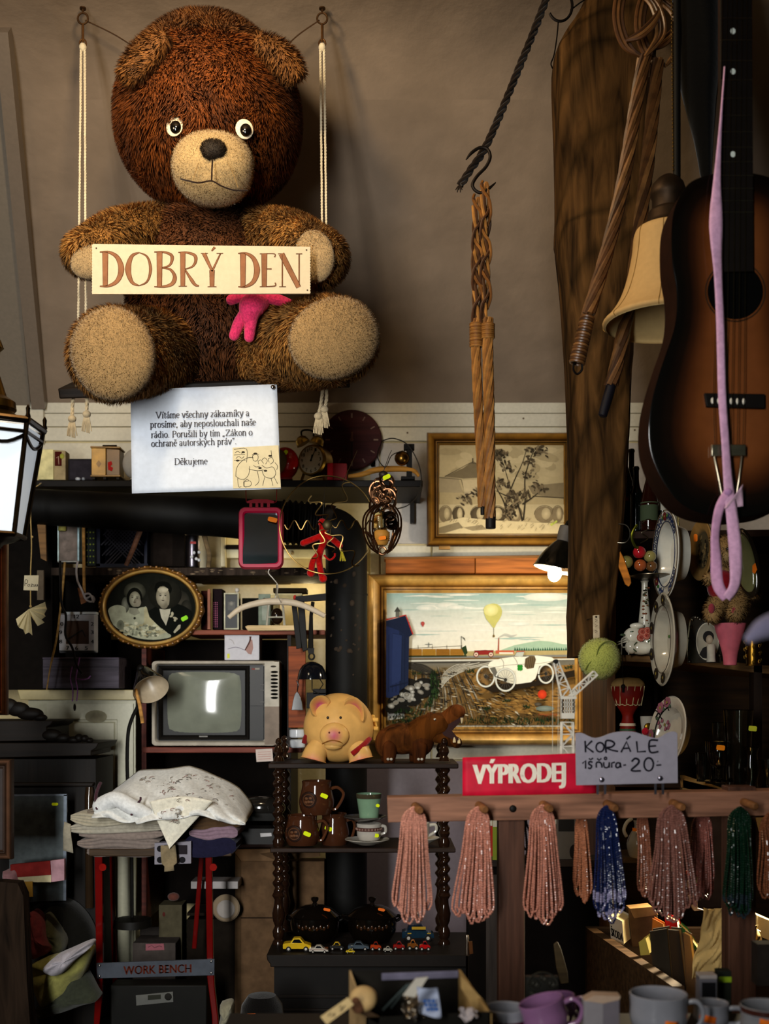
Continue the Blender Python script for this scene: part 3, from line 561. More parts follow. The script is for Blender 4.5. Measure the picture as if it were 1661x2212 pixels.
for k, (u, top, wr, pts, cap) in enumerate(((1031, 430, (700, 748), [(1029,690,0),(1028,760,2),(1034,900,2),(1040,1000,0),(1043,1095,-2)], (1043,1088,1112,5)), (1048, 400, (703,732), [(1053,690,6),(1053,760,8),(1056,900,8),(1057,1000,8),(1058,1122,8)], (1059,1118,1143,11)))):
    t = T('carpet_beater', ('woven rattan carpet beater with paler binding, behind its longer twin', 'woven rattan carpet beater with long twisted handle and black ferrule')[k], 'carpet beater', u, 1140, 3.18, None)
    m = MB(3.18); twisted(m, pts, 7.0 if k else 6.2, 5.4 if k else 5.0, 6, 210, RT); m.build('handle', 'rattan', t)
    m = MB(3.18)
    for i in range(14):
        v = wr[0]+(wr[1]-wr[0])*i/13; m.tube([(pts[0][0]+13.5*cos(g*pi/5), v+1.2*sin(g*pi/5), pts[0][2]+13.5*sin(g*pi/5)) for g in range(10)], 2.3, 5, RT[i % 4], closed=True)
    m.build('binding', 'rattan', t)
    m = MB(3.18, '8a5a28'); w0 = pts[0][2]
    for i in range(5):   # the woven head seen edge on: narrow interlaced loops
        a = (i-2)*3.2; ph_ = i*1.3
        L = [(u+a*.6-2+(5+i)*sin(ph_+q*1.25)*.9, 695-(695-top-i*14)*q/8, w0+6*sin(q*1.1+i)) for q in range(9)]
        m.tube(spline(L, 5), 3.6, 6, RT[i % 4] if i % 2 else '4a2e15')
    for q in range(6):
        v = 690-(690-top)*(q+.6)/6.5; e = (-1)**q; m.tube(spline([(u-e*4,v+50,w0-4),(u-e*11,v+28,w0+5),(u-e*8,v,w0+9),(u+e*2,v-16,w0+9),(u+e*9,v-34,w0+3),(u+e*6,v-48,w0-5)], 4), 3.2, 6, RT[(q+1) % 4] if q % 2 else '4a2c14')
    m.tube(spline([(u-6,top+46,w0),(u-3,top+12,w0+3),(u+2,top,w0+4),(u+5,top+14,w0+2),(u+7,top+50,w0)], 6), 3.8, 6, '83592a')
    m.build('woven_head', 'rattan', t)
    m = MB(3.18); c = cap; m.lathe([(c[3]*.9,c[1]),(c[3],c[1]+1),(c[3],c[2]-1),(c[3]*.9,c[2])], c[0], pts[-1][2], 16, '1a1614'); m.build('ferrule', 'satin', t)
# iron ring with a wire beside the post
t = T('iron_ring', 'open iron ring with thin wire hanging beside the top of the timber post', 'ring', 1212, 45, 3.2)
m = MB(3.2, '1c1510'); m.tube(arc(1210,12,26,34,150,-110,22,0), 3, 6); m.build('ring', 'dullmetal', t)
m = MB(3.2, '1c1510'); m.tube(spline([(1206,46,0),(1203,80,0),(1197,118,0),(1190,138,2),(1193,150,4)], 5), 1.6, 5); m.tube(spline([(1232,22,0),(1250,8,0),(1275,-12,0),(1300,-60,0),(1330,-190,0)], 4), 1.6, 5); m.build('wire', 'dullmetal', t)
# dark carpet beaters against the post
DK = ['5a3a1c', '6a4826', '4a2f17', '7a5630']
for k, (pts, kn) in enumerate((([(1392,122,0),(1372,240,0),(1345,400,0),(1312,540,0),(1270,680,2)], 0), ([(1424,120,-20),(1408,300,-20),(1388,470,-20),(1368,620,-18),(1338,770,-14),(1322,830,-12)], 1))):
    t = T('carpet_beater', ('dark glossy rattan carpet beater with coiled grip and wire loop, against the post', 'dark twisted rattan carpet beater with black tip, behind the coiled grip one')[k], 'carpet beater', pts[-1][0], pts[-1][1], 2.98)
    m = MB(2.98); twisted(m, pts, 9.5, 6.4, 6, 330, DK); m.build('handle', 'rattan', t)
    m = MB(2.98); ku, kw = (1378, 6) if k == 0 else (1432, -26)
    for q in range(3):
        d = (q-1)*8.5
        m.tube(spline([(ku+14,128,kw),(ku-26+d,108,kw+6),(ku-46+d,50,kw+10),(ku-34+d,-20,kw+6),(ku+4,-90,kw)], 6), 4.0, 6, DK[q])
        m.tube(spline([(ku+12,130,kw+8),(ku+44-d,84,kw+12),(ku+30-d,24,kw+16),(ku-16-d,-26,kw+8),(ku-40,-90,kw)], 6), 4.0, 6, DK[(q+1) % 4])
        m.tube(spline([(ku-30,100,kw+14),(ku+6,84+d,kw+18),(ku+38,44+d,kw+16),(ku+46,-20+d,kw+8),(ku+30,-90,kw)], 6), 4.0, 6, DK[(q+2) % 4])
    m.tube([(ku,-80,kw),(ku,-262,kw)], 3, 6, '3a2a1a')
    m.build('woven_head', 'rattan', t)
    m = MB(2.98)
    if k == 0:
        for i in range(17):
            s_ = i/16; cu, cv = 1268-22*s_, 688+96*s_
            m.tube([(cu+(13+2*s_)*cos(g*pi/6)*.98, cv+(13+2*s_)*cos(g*pi/6)*.22, 3+14*sin(g*pi/6)) for g in range(12)], 3.4, 6, DK[(i+1) % 4], closed=True)
        m.build('coiled_grip', 'rattan', t)
        m = MB(2.98, '1c1612'); m.tube(spline([(1239,782,4),(1238,800,4),(1246,809,4),(1256,800,4),(1256,786,4)], 6), 2.6, 6); m.build('hanging_loop', 'dullmetal', t)
    else:
        m.tube(spline([(1323,826,-12),(1318,846,-12),(1308,880,-11),(1303,898,-11)], 4), [10,11,11,11,11,11,11,10.5,10.5,10,10,9.5,6][:13], 10, '17141c'); m.build('black_tip', 'satin', t)
# dark bundle behind the guitar neck
m = MB(3.0, '090807'); m.tube(spline([(1500,-320,0),(1505,-60,0),(1508,80,0),(1512,200,0),(1520,300,0),(1526,390,0)], 4), [8,30,44,50,52,52,52,51,50,48,46,43,38,33,29,25,21,18,15,13,10][:21], 14); m.build('folded_umbrella', 'cloth', tag_=('black folded umbrella hanging behind the guitar neck', 'umbrella'))
# bell shaped lampshade
t = T('hanging_lamp', 'parchment bell shaped lampshade hanging from a dark rod beside the guitar', 'lamp', 1443, 735, 2.9)
m = MB(2.9, 'c7a462'); pr = spline([(60,494),(68,497),(73,512),(77,550),(88,602),(104,646),(124,676),(138,690),(139,696),(135,700)], 5)
m.lathe([(r, v) for r, v in pr], 1443, 0, 40, 'bd9b68', cap=False); m.lathe([(r-2.5, v+1) for r, v in pr], 1443, 0, 40, 'c9ae7c', cap=False); m.build('lamp_shade', 'paper', t)
m = MB(2.9, '8a6c3a')
for i in range(8):
    g = radians(22+45*i); m.tube([(1443+r*1.004*cos(g), v, r*1.004*sin(g)) for r, v in pr], .9, 4)
m.build('seam', 'matte', t)
m = MB(2.9, '3e2f20'); m.lathe([(13,380),(22,386),(33,398),(38,415),(37,424),(34,428),(34,452),(40,456),(43,462),(44,478),(52,492),(60,496)], 1443, 0, 28); m.build('socket', 'dullmetal', t)
m = MB(2.9, '14120f'); m.tube([(1462,-345,0),(1462,200,0),(1462,392,0)], 8, 10); m.build('rod', 'satin', t)
m = MB(2.9, '8a7448')
for i in range(64): m.ell(1446+5*i/64, -150+i*8.3, 14, 2.4, 3.8, 2.4, 6, 4)
m.build('pull_chain', 'metal', t)
# sunburst guitar
Yg = 2.45; GA = 1588
t = T('acoustic_guitar', 'sunburst guitar with dark edges hanging by its neck', 'guitar', GA, 1115, Yg)
hl = spline([(1556,372),(1520,380),(1488,396),(1464,432),(1452,480),(1452,560),(1461,620),(1462,670),(1455,715),(1435,774),(1413,846),(1403,904),(1404,962),(1418,1010),(1441,1052),(1472,1088),(1520,1110),(GA,1118)], 4)
out = hl+[(2*GA-u, v) for u, v in reversed(hl[:-1])]
m = MB(Yg); vs = []; cs = []; tt = [0,.03,.12,.26,.38,.5,.62,.75,.88,1]; nO = len(out)
cl = ['0a0807','0e0a08','130c09','1f120b','3f2212','5e351b','724322','7c4a28','804d2a','804d2a']
for q, c in zip(tt, cl):
    for u, v in out: tv = min(max(v, 520), 930); vs.append((u+(GA+ (u-GA)*.05-u)*q, v+(tv-v)*q*.95, 0 if q else -2)); cs.append(lin(c))
m.add(vs, [(i*nO+j, i*nO+(j+1)%nO, (i+1)*nO+(j+1)%nO, (i+1)*nO+j) for i in range(len(tt)-1) for j in range(nO)], cs)
m.poly(vs[-1*0:0] or [(u+(GA+(u-GA)*.05-u), v+(min(max(v,520),930)-v)*.95) for u, v in out], 0, '804d2a')
m.mi = 1; m.add([(u,v,-2) for u, v in out]+[(u,v,-105) for u, v in out], [(j,(j+1)%nO,nO+(j+1)%nO,nO+j) for j in range(nO)]+[tuple(range(nO, 2*nO))], '2a1509')
m.build('body', ['gloss','matte'], t, ang=50)
m = MB(Yg); m.blob(GA, 630, .8, 60, 60, '060504', n=36); m.ring(GA, 630, 1.0, 66, 66, 3, '3a2a1c'); m.build('sound_hole', 'matte', t)
m = MB(Yg, '18120e'); m.prism([(1556,-300),(1620,-300),(1625,590),(1551,590)], 1.2, 9); m.box(1562,-300,1614,380,-38,1.2,'2a170c')
m.prism([(1545,-460),(1631,-460),(1624,-300),(1552,-300)], -16, 6, '20140c')
m.build('neck', 'satin', t, bevel=1)
m = MB(Yg, '8a8274'); v = 560; 
for i in range(17): fv = -300+ (860)*(1-2**(-(17-i)/12))/(1-2**(-17/12)) if 0 else None
L0 = 1180.0; nut = -300
for i in range(1, 19):
    fv = nut+L0*(1-2**(-i/12)); hw = 32+5*(fv+300)/890; m.box(GA-hw, fv-1, GA+hw, fv+1, 9, 10.4)
m.build('fret', 'metal', t)
for v in (73,160,338): m = MB(Yg, 'd8dcd4'); m.blob(1580, v, 10.0, 5.5, 6.5, 'dfe6de'); m.build('inlay_dot', 'gloss', t)
m = MB(Yg, '15100c'); m.prism([(1519,851),(1650,853),(1650,885),(1524,881)], 0, 9); m.build('bridge', 'satin', t, bevel=2)
m = MB(Yg, 'd8d2c4')
for i in range(6): m.ell(1536+i*13.5, 868+i*.3, 9, 3.4, 7, 3, 10, 6)
m.build('bridge_pin', 'gloss', t)
m = MB(Yg, 'b8ae98'); m.box(1533,963,1607,988,4,14); m.tube([(1540,986,8),(1552,1040,6),(1566,1108,2)], 3, 6); m.tube([(1600,986,8),(1594,1040,6),(1584,1108,2)], 3, 6); m.build('tailpiece', 'metal', t, bevel=2)
for i in range(6):
    m = MB(Yg, '7a6a4c'); x0, x1 = GA-24+i*9.6, 1537+i*13.3; m.tube([(x0,-300,11),(x0+(x1-x0)*.8,700,12),(x1,862,13),(1540+i*12,966,14)], .75, 4); m.build('string', 'metal', t)
m = MB(Yg, '201810'); m.tube([(GA,-455,0),(GA,-640,0),(GA,-703,0)], 3, 6); m.build('hanging_cord', 'cloth', t)
# pink ribbon
def ribbon(m, pts, c, tw=.25, seg=5):
    Q = spline(pts, seg); vs = []
    for i, p in enumerate(Q):
        a, b2 = Q[max(i-1,0)], Q[min(i+1,len(Q)-1)]; du, dv = b2[0]-a[0], b2[1]-a[1]; l = hypot(du, dv) or 1; h = p[3]/2; g = tw*sin(i*.33)
        for j in range(5):
            s_ = (j-2)/2; vs.append((p[0]-dv/l*h*s_*cos(g), p[1]+du/l*h*s_*cos(g), p[2]+h*s_*sin(g)+2.2*(1-s_*s_)))
    m.add(vs, [(i*5+j, i*5+j+1, (i+1)*5+j+1, (i+1)*5+j) for i in range(len(Q)-1) for j in range(4)], c)
t = T('pink_ribbon', 'long lilac pink ribbon looped over the guitar and knotted below its tailpiece', 'ribbon', 1567, 1300, 2.43)
m = MB(2.43, 'd2a8c4'); ribbon(m, [(1562,150,10,3),(1556,260,4,6),(1548,400,2,18),(1545,470,4,27),(1546,520,4,27),(1551,600,2,20),(1555,700,2,17),(1559,850,2,17),(1566,950,2,19),(1572,1050,6,23),(1580,1130,8,25),(1586,1200,8,27),(1585,1262,8,25),(1567,1293,6,20)], 'd2a8c4', .2)
ribbon(m, [(1567,1293,6,20),(1549,1262,4,24),(1546,1200,2,23),(1545,1150,2,22),(1554,1095,4,20),(1572,1058,8,15)], 'c79ab8', .3); m.build('ribbon_loop', 'cloth', t, solid=.8)
m = MB(2.43, 'c8a6b8'); m.grid(lambda s, q: (1562+s*42, 1098-s*52*(1-q)+q*2-s*6*q, 6+5*sin(s*4+q*2)), 8, 6, 'c9a8ba'); m.ell(1570,1064,8,9,8,6,10,8,'b98fb6'); m.build('knot', 'cloth', t, solid=.8)
# ================================================================== framed pictures on the back wall
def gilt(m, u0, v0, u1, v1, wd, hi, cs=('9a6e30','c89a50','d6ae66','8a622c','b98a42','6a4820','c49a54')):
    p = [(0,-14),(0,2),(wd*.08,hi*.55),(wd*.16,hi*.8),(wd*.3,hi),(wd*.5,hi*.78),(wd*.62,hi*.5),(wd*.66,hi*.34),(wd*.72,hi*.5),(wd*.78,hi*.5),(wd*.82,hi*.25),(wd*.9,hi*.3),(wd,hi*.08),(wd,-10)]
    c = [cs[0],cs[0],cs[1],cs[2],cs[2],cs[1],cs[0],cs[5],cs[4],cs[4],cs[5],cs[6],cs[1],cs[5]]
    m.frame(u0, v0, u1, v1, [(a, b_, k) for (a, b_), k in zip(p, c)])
# --- large painting of a white race car, balloon and blue hut
Yp = 4.74
t = T('race_car_painting', 'large gilt framed painting of a white racing car under a yellow balloon', 'painting', 1038, 1610, Yp)
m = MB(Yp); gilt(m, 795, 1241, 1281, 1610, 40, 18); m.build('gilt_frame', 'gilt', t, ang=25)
m = MB(Yp); R_ = random.Random(3); W0 = 0.0
def W(): # each brush layer lies a hair above the last
    global W0; W0 += .02; return 1+W0
m.box(832, 1280, 1241, 1570, -8, .9, 'cfc8b4')
m.vgrad(834, 1282, 1240, 1420, W(), [(1282,'9dbab4'),(1298,'b3c6be'),(1325,'d2d6cb'),(1360,'e4e2d6'),(1420,'ebe6d4')])
for i in range(60):
    u = 834+R_.random()*400; v = 1284+R_.random()**1.4*110; l = 20+R_.random()*70; u = min(u, 1236-l); u1 = min(u+l, 1238); k = 'e8e8de' if R_.random() < .6 else 'a9c0b8'
    m.stroke([(max(u,835),v),(u+l*.5,v-1.5+R_.random()*2),(u1,v)], W(), [.5, 1+R_.random()*3, .5], k)
for cu, cv, ru, rv in ((940,1312,40,7),(965,1308,26,7),(920,1314,22,5),(985,1312,20,5),(1180,1290,50,9),(1120,1348,24,4)): m.blob(cu, cv, W(), ru, rv, 'f0eee4', 'd5dbd2', 20)
m.poly([(1082,1404),(1110,1394),(1140,1388),(1165,1384),(1190,1386),(1222,1393),(1240,1397),(1240,1410),(1082,1410)], W(), 'a9c3ac')
for i in range(26): u = 1112+i*5; m.poly([(u-4,1411),(u,1397+R_.random()*3),(u+5,1411)], W(), ('33604e','2c5646','3d6c56')[i % 3])
m.poly([(834,1408),(1240,1405),(1240,1440),(834,1440)], W(), 'b8a878'); m.poly([(834,1419),(1240,1414),(1240,1424),(834,1424)], W(), '8a8a84')
for i in range(4):
    a = 882+i*30; m.rect(a, 1402, a+29, 1418, W(), ('a8792e','b0842f','9c6e28','ab7c30')[i])
    for j in range(6): m.stroke([(a+1,1404+j*2.4),(a+14,1403.6+j*2.4),(a+28,1404+j*2.4)], W(), .5, '6f4c1c')
m.stroke([(880,1418),(1008,1417)], W(), 3, '2c3a1e'); m.stroke([(882,1401),(998,1395)], W(), .8, '6a5a3a'); m.poly([(996,1400),(1006,1394),(1010,1410),(1004,1417)], W(), '2f4426')
for u in (903,934,965,996): m.stroke([(u,1394),(u,1404)], W(), .8, '5a4a2a')
m.stroke([(996,1374),(997,1400)], W(), 1, '4a4638'); m.poly([(996,1374),(1004,1379),(1005,1385)], W(), '6a665a'); m.stroke([(918,1392),(934,1392)], W(), 1.4, '6f726c'); m.stroke([(926,1388),(926,1398)], W(), 1.6, '6f726c')
m.stroke([(1077,1378),(1076,1411)], W(), [2,3.4], 'a8573c'); m.stroke(spline([(1077,1377),(1090,1371),(1104,1374),(1116,1371)], 4), W(), [1,2,3,4,5,5,5,5,4,4,3,2,1], 'c2c3ba')
m.rect(1070,1405,1110,1412,W(),'c4664a'); m.rect(1078,1409,1108,1413,W(),'e6dccb'); m.rect(1115,1406,1133,1410,W(),'cc7455')
for u, v, r in ((1066,1327,20),): m.poly([(1045,1325),(1046,1316),(1052,1308),(1060,1304.5),(1066,1304),(1074,1305.5),(1081,1311),(1084,1320),(1083,1329),(1078,1339),(1072,1347),(1068,1356),(1064,1356),(1058,1347),(1050,1338)], W(), 'c6c278'); m.blob(1060,1318,W(),16,13,'e8e4ac','d4d08c')
m.stroke([(1066,1356),(1066,1372)], W(), .9, '6a6440'); m.blob(1066,1374,W(),2.4,3,'7a6434'); m.blob(913,1347,W(),4,4.4,'c4605a','b04c46'); m.poly([(910,1350),(916,1350),(913.5,1355)], W(), 'b8544e')
# far red car
m.poly([(1024,1406),(1048,1404),(1066,1406),(1064,1414),(1026,1415)], W(), '96302c'); m.stroke([(1024,1406),(1066,1405)], W(), 1.2, '5c1a1a')
for u in (1028,1060): m.blob(u,1414,W(),6,6,'e0c8b6','e0c8b6',16); m.ring(u,1414,W(),6,6,1.6,'6c2420',16); m.blob(u,1414,W(),1.6,1.6,'5c2420')
# the muddy plain
m.poly([(834,1423),(1240,1419),(1240,1566),(834,1566)], W(), '7d6238')
m.vgrad(834, 1424, 1240, 1450, W(), [(1424,'6c6a62'),(1436,'7c776a'),(1450,'83704a')])
m.stroke([(880,1428),(1020,1426),(1240,1424)], W(), 3, 'd6d4c8'); m.stroke([(880,1432),(1000,1431),(1060,1430)], W(), 2, '3a3630')
m.poly([(1000,1450),(1060,1442),(1240,1436),(1240,1548),(1100,1540),(1020,1512)], W(), '9a7640')
for i in range(150):
    s_ = R_.random(); x0 = 890+s_*110; x1 = 880+s_*230-40; t0 = R_.random()*.6; t1 = t0+.15+R_.random()*.25; cf = lambda q: (x0+(x1-x0)*q**1.4+10*sin(q*3), 1438+q*128)
    m.stroke([cf(t0), cf((t0+t1)/2), cf(t1)], W(), [.6, 1.2+R_.random()*2, .5], ('39332a','55493a','b9b2a2','2a251e','8d8470','6a5a40')[R_.randrange(6)])
for k in range(26): # tyre tracks sweeping in from both sides
    a = k*3.2; sgn = 1 if k % 2 else -1
    m.stroke(spline([(950+sgn*(52+a*.8),1431+R_.random()*5),(950+sgn*(34+a*.4),1436+a*.10),(950+sgn*(14+a*.1),1448+a*.2),(950+sgn*3,1462+a*.3)], 4), W(), .9+R_.random()*.8, ('4a463e','c6c2b4','2f2a24','837c6c')[k % 4])
for i in range(420):
    u = 845+R_.random()*300; v = 1440+R_.random()**.8*122; l = 4+R_.random()*12
    if u+l > 1236 or (u < 890 and v < 1535): continue
    m.stroke([(u,v),(u+l*.5,v+(u-960)*.012+R_.random()*2),(u+l,v+(u-960)*.03+R_.random()*3)], W(), [.4,1+R_.random()*2.2,.4], ('2b251c','453a28','8d8064','c9c2ae','6b5a3c','38301f','a89a78')[R_.randrange(7)])
for i in range(160):
    u = 1010+R_.random()*225; v = 1486+R_.random()*66; l = 5+R_.random()*16; m.stroke([(u,v),(min(u+l*.5,1237),v-1+R_.random()*2),(min(u+l,1238),v+R_.random()*3)], W(), [.5,1+R_.random()*2,.4], ('4d3a1e','b08c50','6a5028','33271a','c2a060')[R_.randrange(5)])
# stones around the hut
for cu, cv, ru, rv in ((875,1478,26,12),(915,1478,20,12),(868,1496,24,12),(905,1496,22,11),(930,1490,14,10),(860,1515,22,10),(890,1514,18,9),(845,1530,12,8),(870,1532,16,7)): m.blob(cu,cv,W(),ru+1.5,rv+1.5,'1e1c18')
for i in range(46):
    cu = 842+R_.random()*92; cv = 1472+R_.random()*58
    if (cu-842)/100+(cv-1466)/90 < 1.05: m.blob(cu, cv, W(), 4.5+R_.random()*5.5, 3.5+R_.random()*2.6, ('c9c8c0','a7a49a','8f877a','d6d6d0')[i % 4], ('8d8b84','6f6a60')[i % 2], 8, R_.random()*60-30)
for i in range(260):
    q = R_.random(); u = 938-18*q*q*4*0-60*max(0, q-.45)+R_.random()*18-9; v = 1452+q*112; u = max(836, u-(q > .7)*R_.random()*70); l = 5+R_.random()*5
    m.poly([(u-1.3,v),(u+1.3,v),(u+R_.random()*5-2.5,v-l)], W(), ('1f2f16','29401c','15220f','38502a')[i % 4])
for i in range(300):
    u = 840+R_.random()*396; v = 1552+R_.random()*13; l = 4+R_.random()*7; m.poly([(u-1.3,v),(u+1.3,v),(u+R_.random()*4-2,v-l)], W(), ('1c2a14','263a1a','12200e','31482a')[i % 4])
for cu, cv in ((1015,1450),(1090,1512),(1048,1530),(1134,1526),(1222,1442),(898,1455)):
    for i in range(30): g = R_.random()*pi; l = 5+R_.random()*9; u = cu+R_.random()*16-8; v = cv+R_.random()*5; m.poly([(u-1.2,v),(u+1.2,v),(min(u+l*cos(g),1238),v-l*.8*sin(g))], W(), ('1c2c16','2a3f1e','16230f')[i % 3])
# hut
m.poly([(834,1352),(884,1346),(884,1348),(881,1480),(846,1504),(834,1504)], W(), '1f2a46'); m.poly([(834,1352),(862,1345),(862,1500),(840,1508),(834,1506)], W(), '26335a')
for u in (840,848,856,866,874): m.stroke([(u,1372),(u-1,1495)], W(), .9, '121a30')
m.poly([(848,1370),(868,1374),(866,1470),(846,1480)], W(), '2c3a62'); m.stroke([(848,1370),(868,1374),(866,1470)], W(), 1, '101828')
m.poly([(834,1344),(875,1332),(891,1372),(880,1380),(866,1366),(834,1354)], W(), '1c2640'); m.stroke([(834,1341),(876,1331),(891,1372)], W(), 2.6, 'b8382e')
m.rect(854,1322,862,1336,W(),'6b6a62'); m.poly([(851,1324),(858,1313),(865,1324)], W(), '4a4a44')
m.stroke([(842,1484),(882,1474)], W(), 3, '17203a')
# the white car
def wheel(u, v, ru, rv):
    m.ring(u, v, W(), ru+.6, rv+.6, 4.4, '7d8078', 30); m.ring(u, v, W(), ru, rv, 3.0, 'd7d8d0', 30)
    for k in range(16): g = k*pi/8+.2; m.stroke([(u,v),(u+(ru-5)*cos(g),v+(rv-5)*sin(g))], W(), .55, '5f5e58')
    m.blob(u, v, W(), 3.4, 4, '3a3834')
for pts in ([(1040,1486),(1070,1478),(1150,1472),(1190,1466),(1195,1474),(1120,1488),(1060,1496)], [(1150,1466),(1235,1448),(1236,1462),(1160,1478)]): m.poly(pts, W(), '2a2013')
wheel(1046, 1462, 20, 23); wheel(1174, 1456, 17, 21)
m.poly([(1050,1440),(1054,1432),(1064,1427),(1082,1423),(1104,1420),(1130,1420),(1154,1417),(1186,1421),(1195,1427),(1180,1433),(1160,1440),(1152,1466),(1142,1474),(1112,1478),(1096,1476),(1068,1464),(1056,1452)], W(), 'e6e4d6')
m.poly([(1056,1450),(1072,1443),(1110,1450),(1112,1478),(1096,1476),(1068,1466)], W(), 'd5d2c2'); m.poly([(1054,1444),(1066,1442),(1074,1462),(1066,1464)], W(), '6c6a62')
m.stroke(spline([(1050,1441),(1066,1442),(1090,1438),(1120,1436),(1160,1434),(1194,1428)], 4), W(), .9, '8b897c'); m.stroke(spline([(1078,1423),(1084,1432),(1083,1444)], 4), W(), 1.4, 'a19f92'); m.stroke(spline([(1105,1420),(1112,1430),(1114,1442)], 4), W(), 1.4, 'a19f92')
m.poly([(1130,1424),(1140,1418),(1150,1418),(1153,1426),(1148,1444),(1134,1446),(1128,1440)], W(), '6a5a40')
for k in range(5): m.stroke([(1134+k*4,1421),(1131+k*4,1443)], W(), .9, '2d2418')
m.poly([(1107,1418),(1112,1410),(1128,1409),(1124,1421)], W(), 'b9beb6'); m.stroke([(1107,1418),(1112,1410),(1128,1409)], W(), 1, '5c5c54')
for a in range(4): m.blob(1119+3.4*cos(a*pi/2+.78), 1443+4*sin(a*pi/2+.78), W(), 3.6, 3.8, '2f8a35', n=10)
m.stroke([(1119,1444),(1120,1451)], W(), 1.2, '2f8a35'); wheel(1088, 1469, 22, 25); m.stroke([(1066,1462),(1088,1468)], W(), 2, '3a3834'); m.stroke([(1156,1458),(1174,1456)], W(), 2.2, '26241f')
m.blob(1166,1500,W(),9.5,9.5,'e0502a','b83a1c',20); m.blob(1157,1521,W(),8,4,'6c6456','453f34',12); m.blob(1172,1530,W(),20,6,'8f9a92','6b766f',14); m.blob(1212,1520,W(),9,5,'7a7264','4f493e',12)
for k in range(12): u = 1158+k*3.4; m.stroke([(u,1545-2*sin(k)),(u+1.6,1540),(u+2.6,1544+sin(k*2))], W(), .7, 'a5322a')
m.build('canvas', 'paper', t, flat=True, keep=True)
# price card on it
c = T('price_card', 'small white card reading 2.000- KOPIE in the corner of the race car painting', 'price card', 856, 1556, Yp)
m = MB(Yp, 'e2e0d8'); m.prism([(836,1535),(871,1532),(874,1551),(838,1556)], 4, 5); m.build('card', 'paper', c)
m = MB(Yp); type_on(m, '2.000-', 839, 1536.5, 868, 1542, 5.3, '1c1c20', .25, -.06); type_on(m, 'KOPIE', 842, 1546, 866, 1552, 5.3, '1c1c20', .25, -.06); m.build('handwriting', 'matte', c)
# --- sepia drawing
Yq = 4.70
t = T('sepia_drawing', 'gilt framed sepia drawing of a roofed gate, stone arches and bare trees', 'drawing', 1080, 1179, Yq)
m = MB(Yq); gilt(m, 922, 935, 1244, 1179, 27, 16, ('5a3a14','8a5f22','a87c34','5e3e18','8e6626','3a240e','8a6a30')); m.build('gilt_frame', 'gilt', t, ang=25)
m = MB(Yq); W0 = 0; m.box(946,960,1220,1154,-8,.9,'a99c7e')
m.vgrad(948,961,1218,1060,W(),[(961,'a89c80'),(1000,'b2a689'),(1060,'ada184')])
for i in range(50):
    u = 955+R_.random()*250; v = 968+R_.random()*70; m.blob(u,v,W(),10+R_.random()*22,3+R_.random()*8,('b3a78a','a3977b','b9ad90')[i%3],None,10,R_.random()*40-20)
m.poly([(1140,1050),(1218,1043),(1218,1078),(1150,1068)], W(), '857a64'); m.stroke([(1150,1072),(1218,1076)], W(), 2, '3f382c')
m.poly([(960,1030),(1000,1012),(1016,1000),(1021,996),(1030,1001),(1032,1032),(1000,1034)], W(), '766c58'); m.poly([(948,1030),(990,1034),(1000,1064),(948,1064)], W(), '9c917a'); m.stroke([(948,1032),(996,1036),(1004,1066)], W(), 1.4, '4a4234'); m.stroke([(960,1030),(1016,1000),(1032,1003)], W(), 1.2, '3a342a'); m.stroke([(1021,990),(1021,1000)], W(), 2.4, '3a342a')
m.poly([(998,1038),(1032,1036),(1034,1070),(1004,1072)], W(), 'b9ad92')
m.poly([(948,1090),(1218,1090),(1218,1128),(948,1128)], W(), 'b7ab8e')
for cu, ru, k in ((962,14,0),(990,13,1),(1034,18,1),(1072,22,1),(1110,18,0),(1176,22,0),(1204,12,0)):
    m.blob(cu,1112,W(),ru,18,('8e826b','574d3d')[k],('6f6450','3d3528')[k],16); m.blob(cu+3,1110,W(),ru*.45,13,'c4b89b','a5997e',12); m.ring(cu,1112,W(),ru+1,20,1.2,'4f4636',20,180,360)
m.poly([(948,1130),(1000,1118),(1060,1124),(1218,1132),(1218,1153),(948,1153)], W(), 'c9bd9e'); m.poly([(948,1140),(990,1128),(1000,1140),(960,1152),(948,1152)], W(), '8b8069'); m.poly([(1000,1140),(1040,1134),(1052,1144),(1020,1147)], W(), '948971')
for pts in ([(1104,1124),(1092,1090),(1110,1040),(1128,1000),(1138,966)], [(1128,1126),(1120,1095),(1104,1060),(1092,1020),(1078,975)], [(1096,1120),(1088,1085),(1070,1050),(1064,1020)], [(1130,1124),(1134,1080),(1134,1030),(1150,980),(1162,966)], [(1128,1090),(1150,1075),(1170,1058)], [(1118,1080),(1090,1070),(1070,1060)]):
    q = spline(pts, 5); m.stroke(q, W(), [4.2-3.4*i/(len(q)-1) for i in range(len(q))], '2b251c')
for i in range(300):
    cu, cv = R_.choice([(1080,980),(1096,1010),(1142,1000),(1148,975),(1140,1024),(1165,1050),(1084,1046),(1104,1070),(1102,1098),(1098,1110),(1110,1086),(1070,980),(1168,978),(1025,1070),(1004,1078),(1130,1070)])
    g = R_.random()*6.28; d = R_.random()**.7*17; l = 2+R_.random()*4.5; u, v = cu+d*cos(g), cv+d*sin(g)*.8; m.blob(min(max(u,952),1212), min(max(v,966),1148), W(), l, l*.45, ('2a241b','3f372b','554b3b','6b604d')[R_.randrange(4)], None, 7, R_.random()*180)
for i in range(40): u = 955+R_.random()*255; v = 1124+R_.random()*24; m.stroke([(u,v),(u+3+R_.random()*6,v-4-R_.random()*5)], W(), .7, '6b604c')
m.C = [(min(r*1.35,.9), min(g*1.27,.85), min(b_*1.1,.7)) if r+g+b_ > .3 else (r*1.9+.012, g*1.8+.009, b_*1.6+.005) for r, g, b_ in m.C]; m.build('drawing', 'paper', t, flat=True, keep=True)
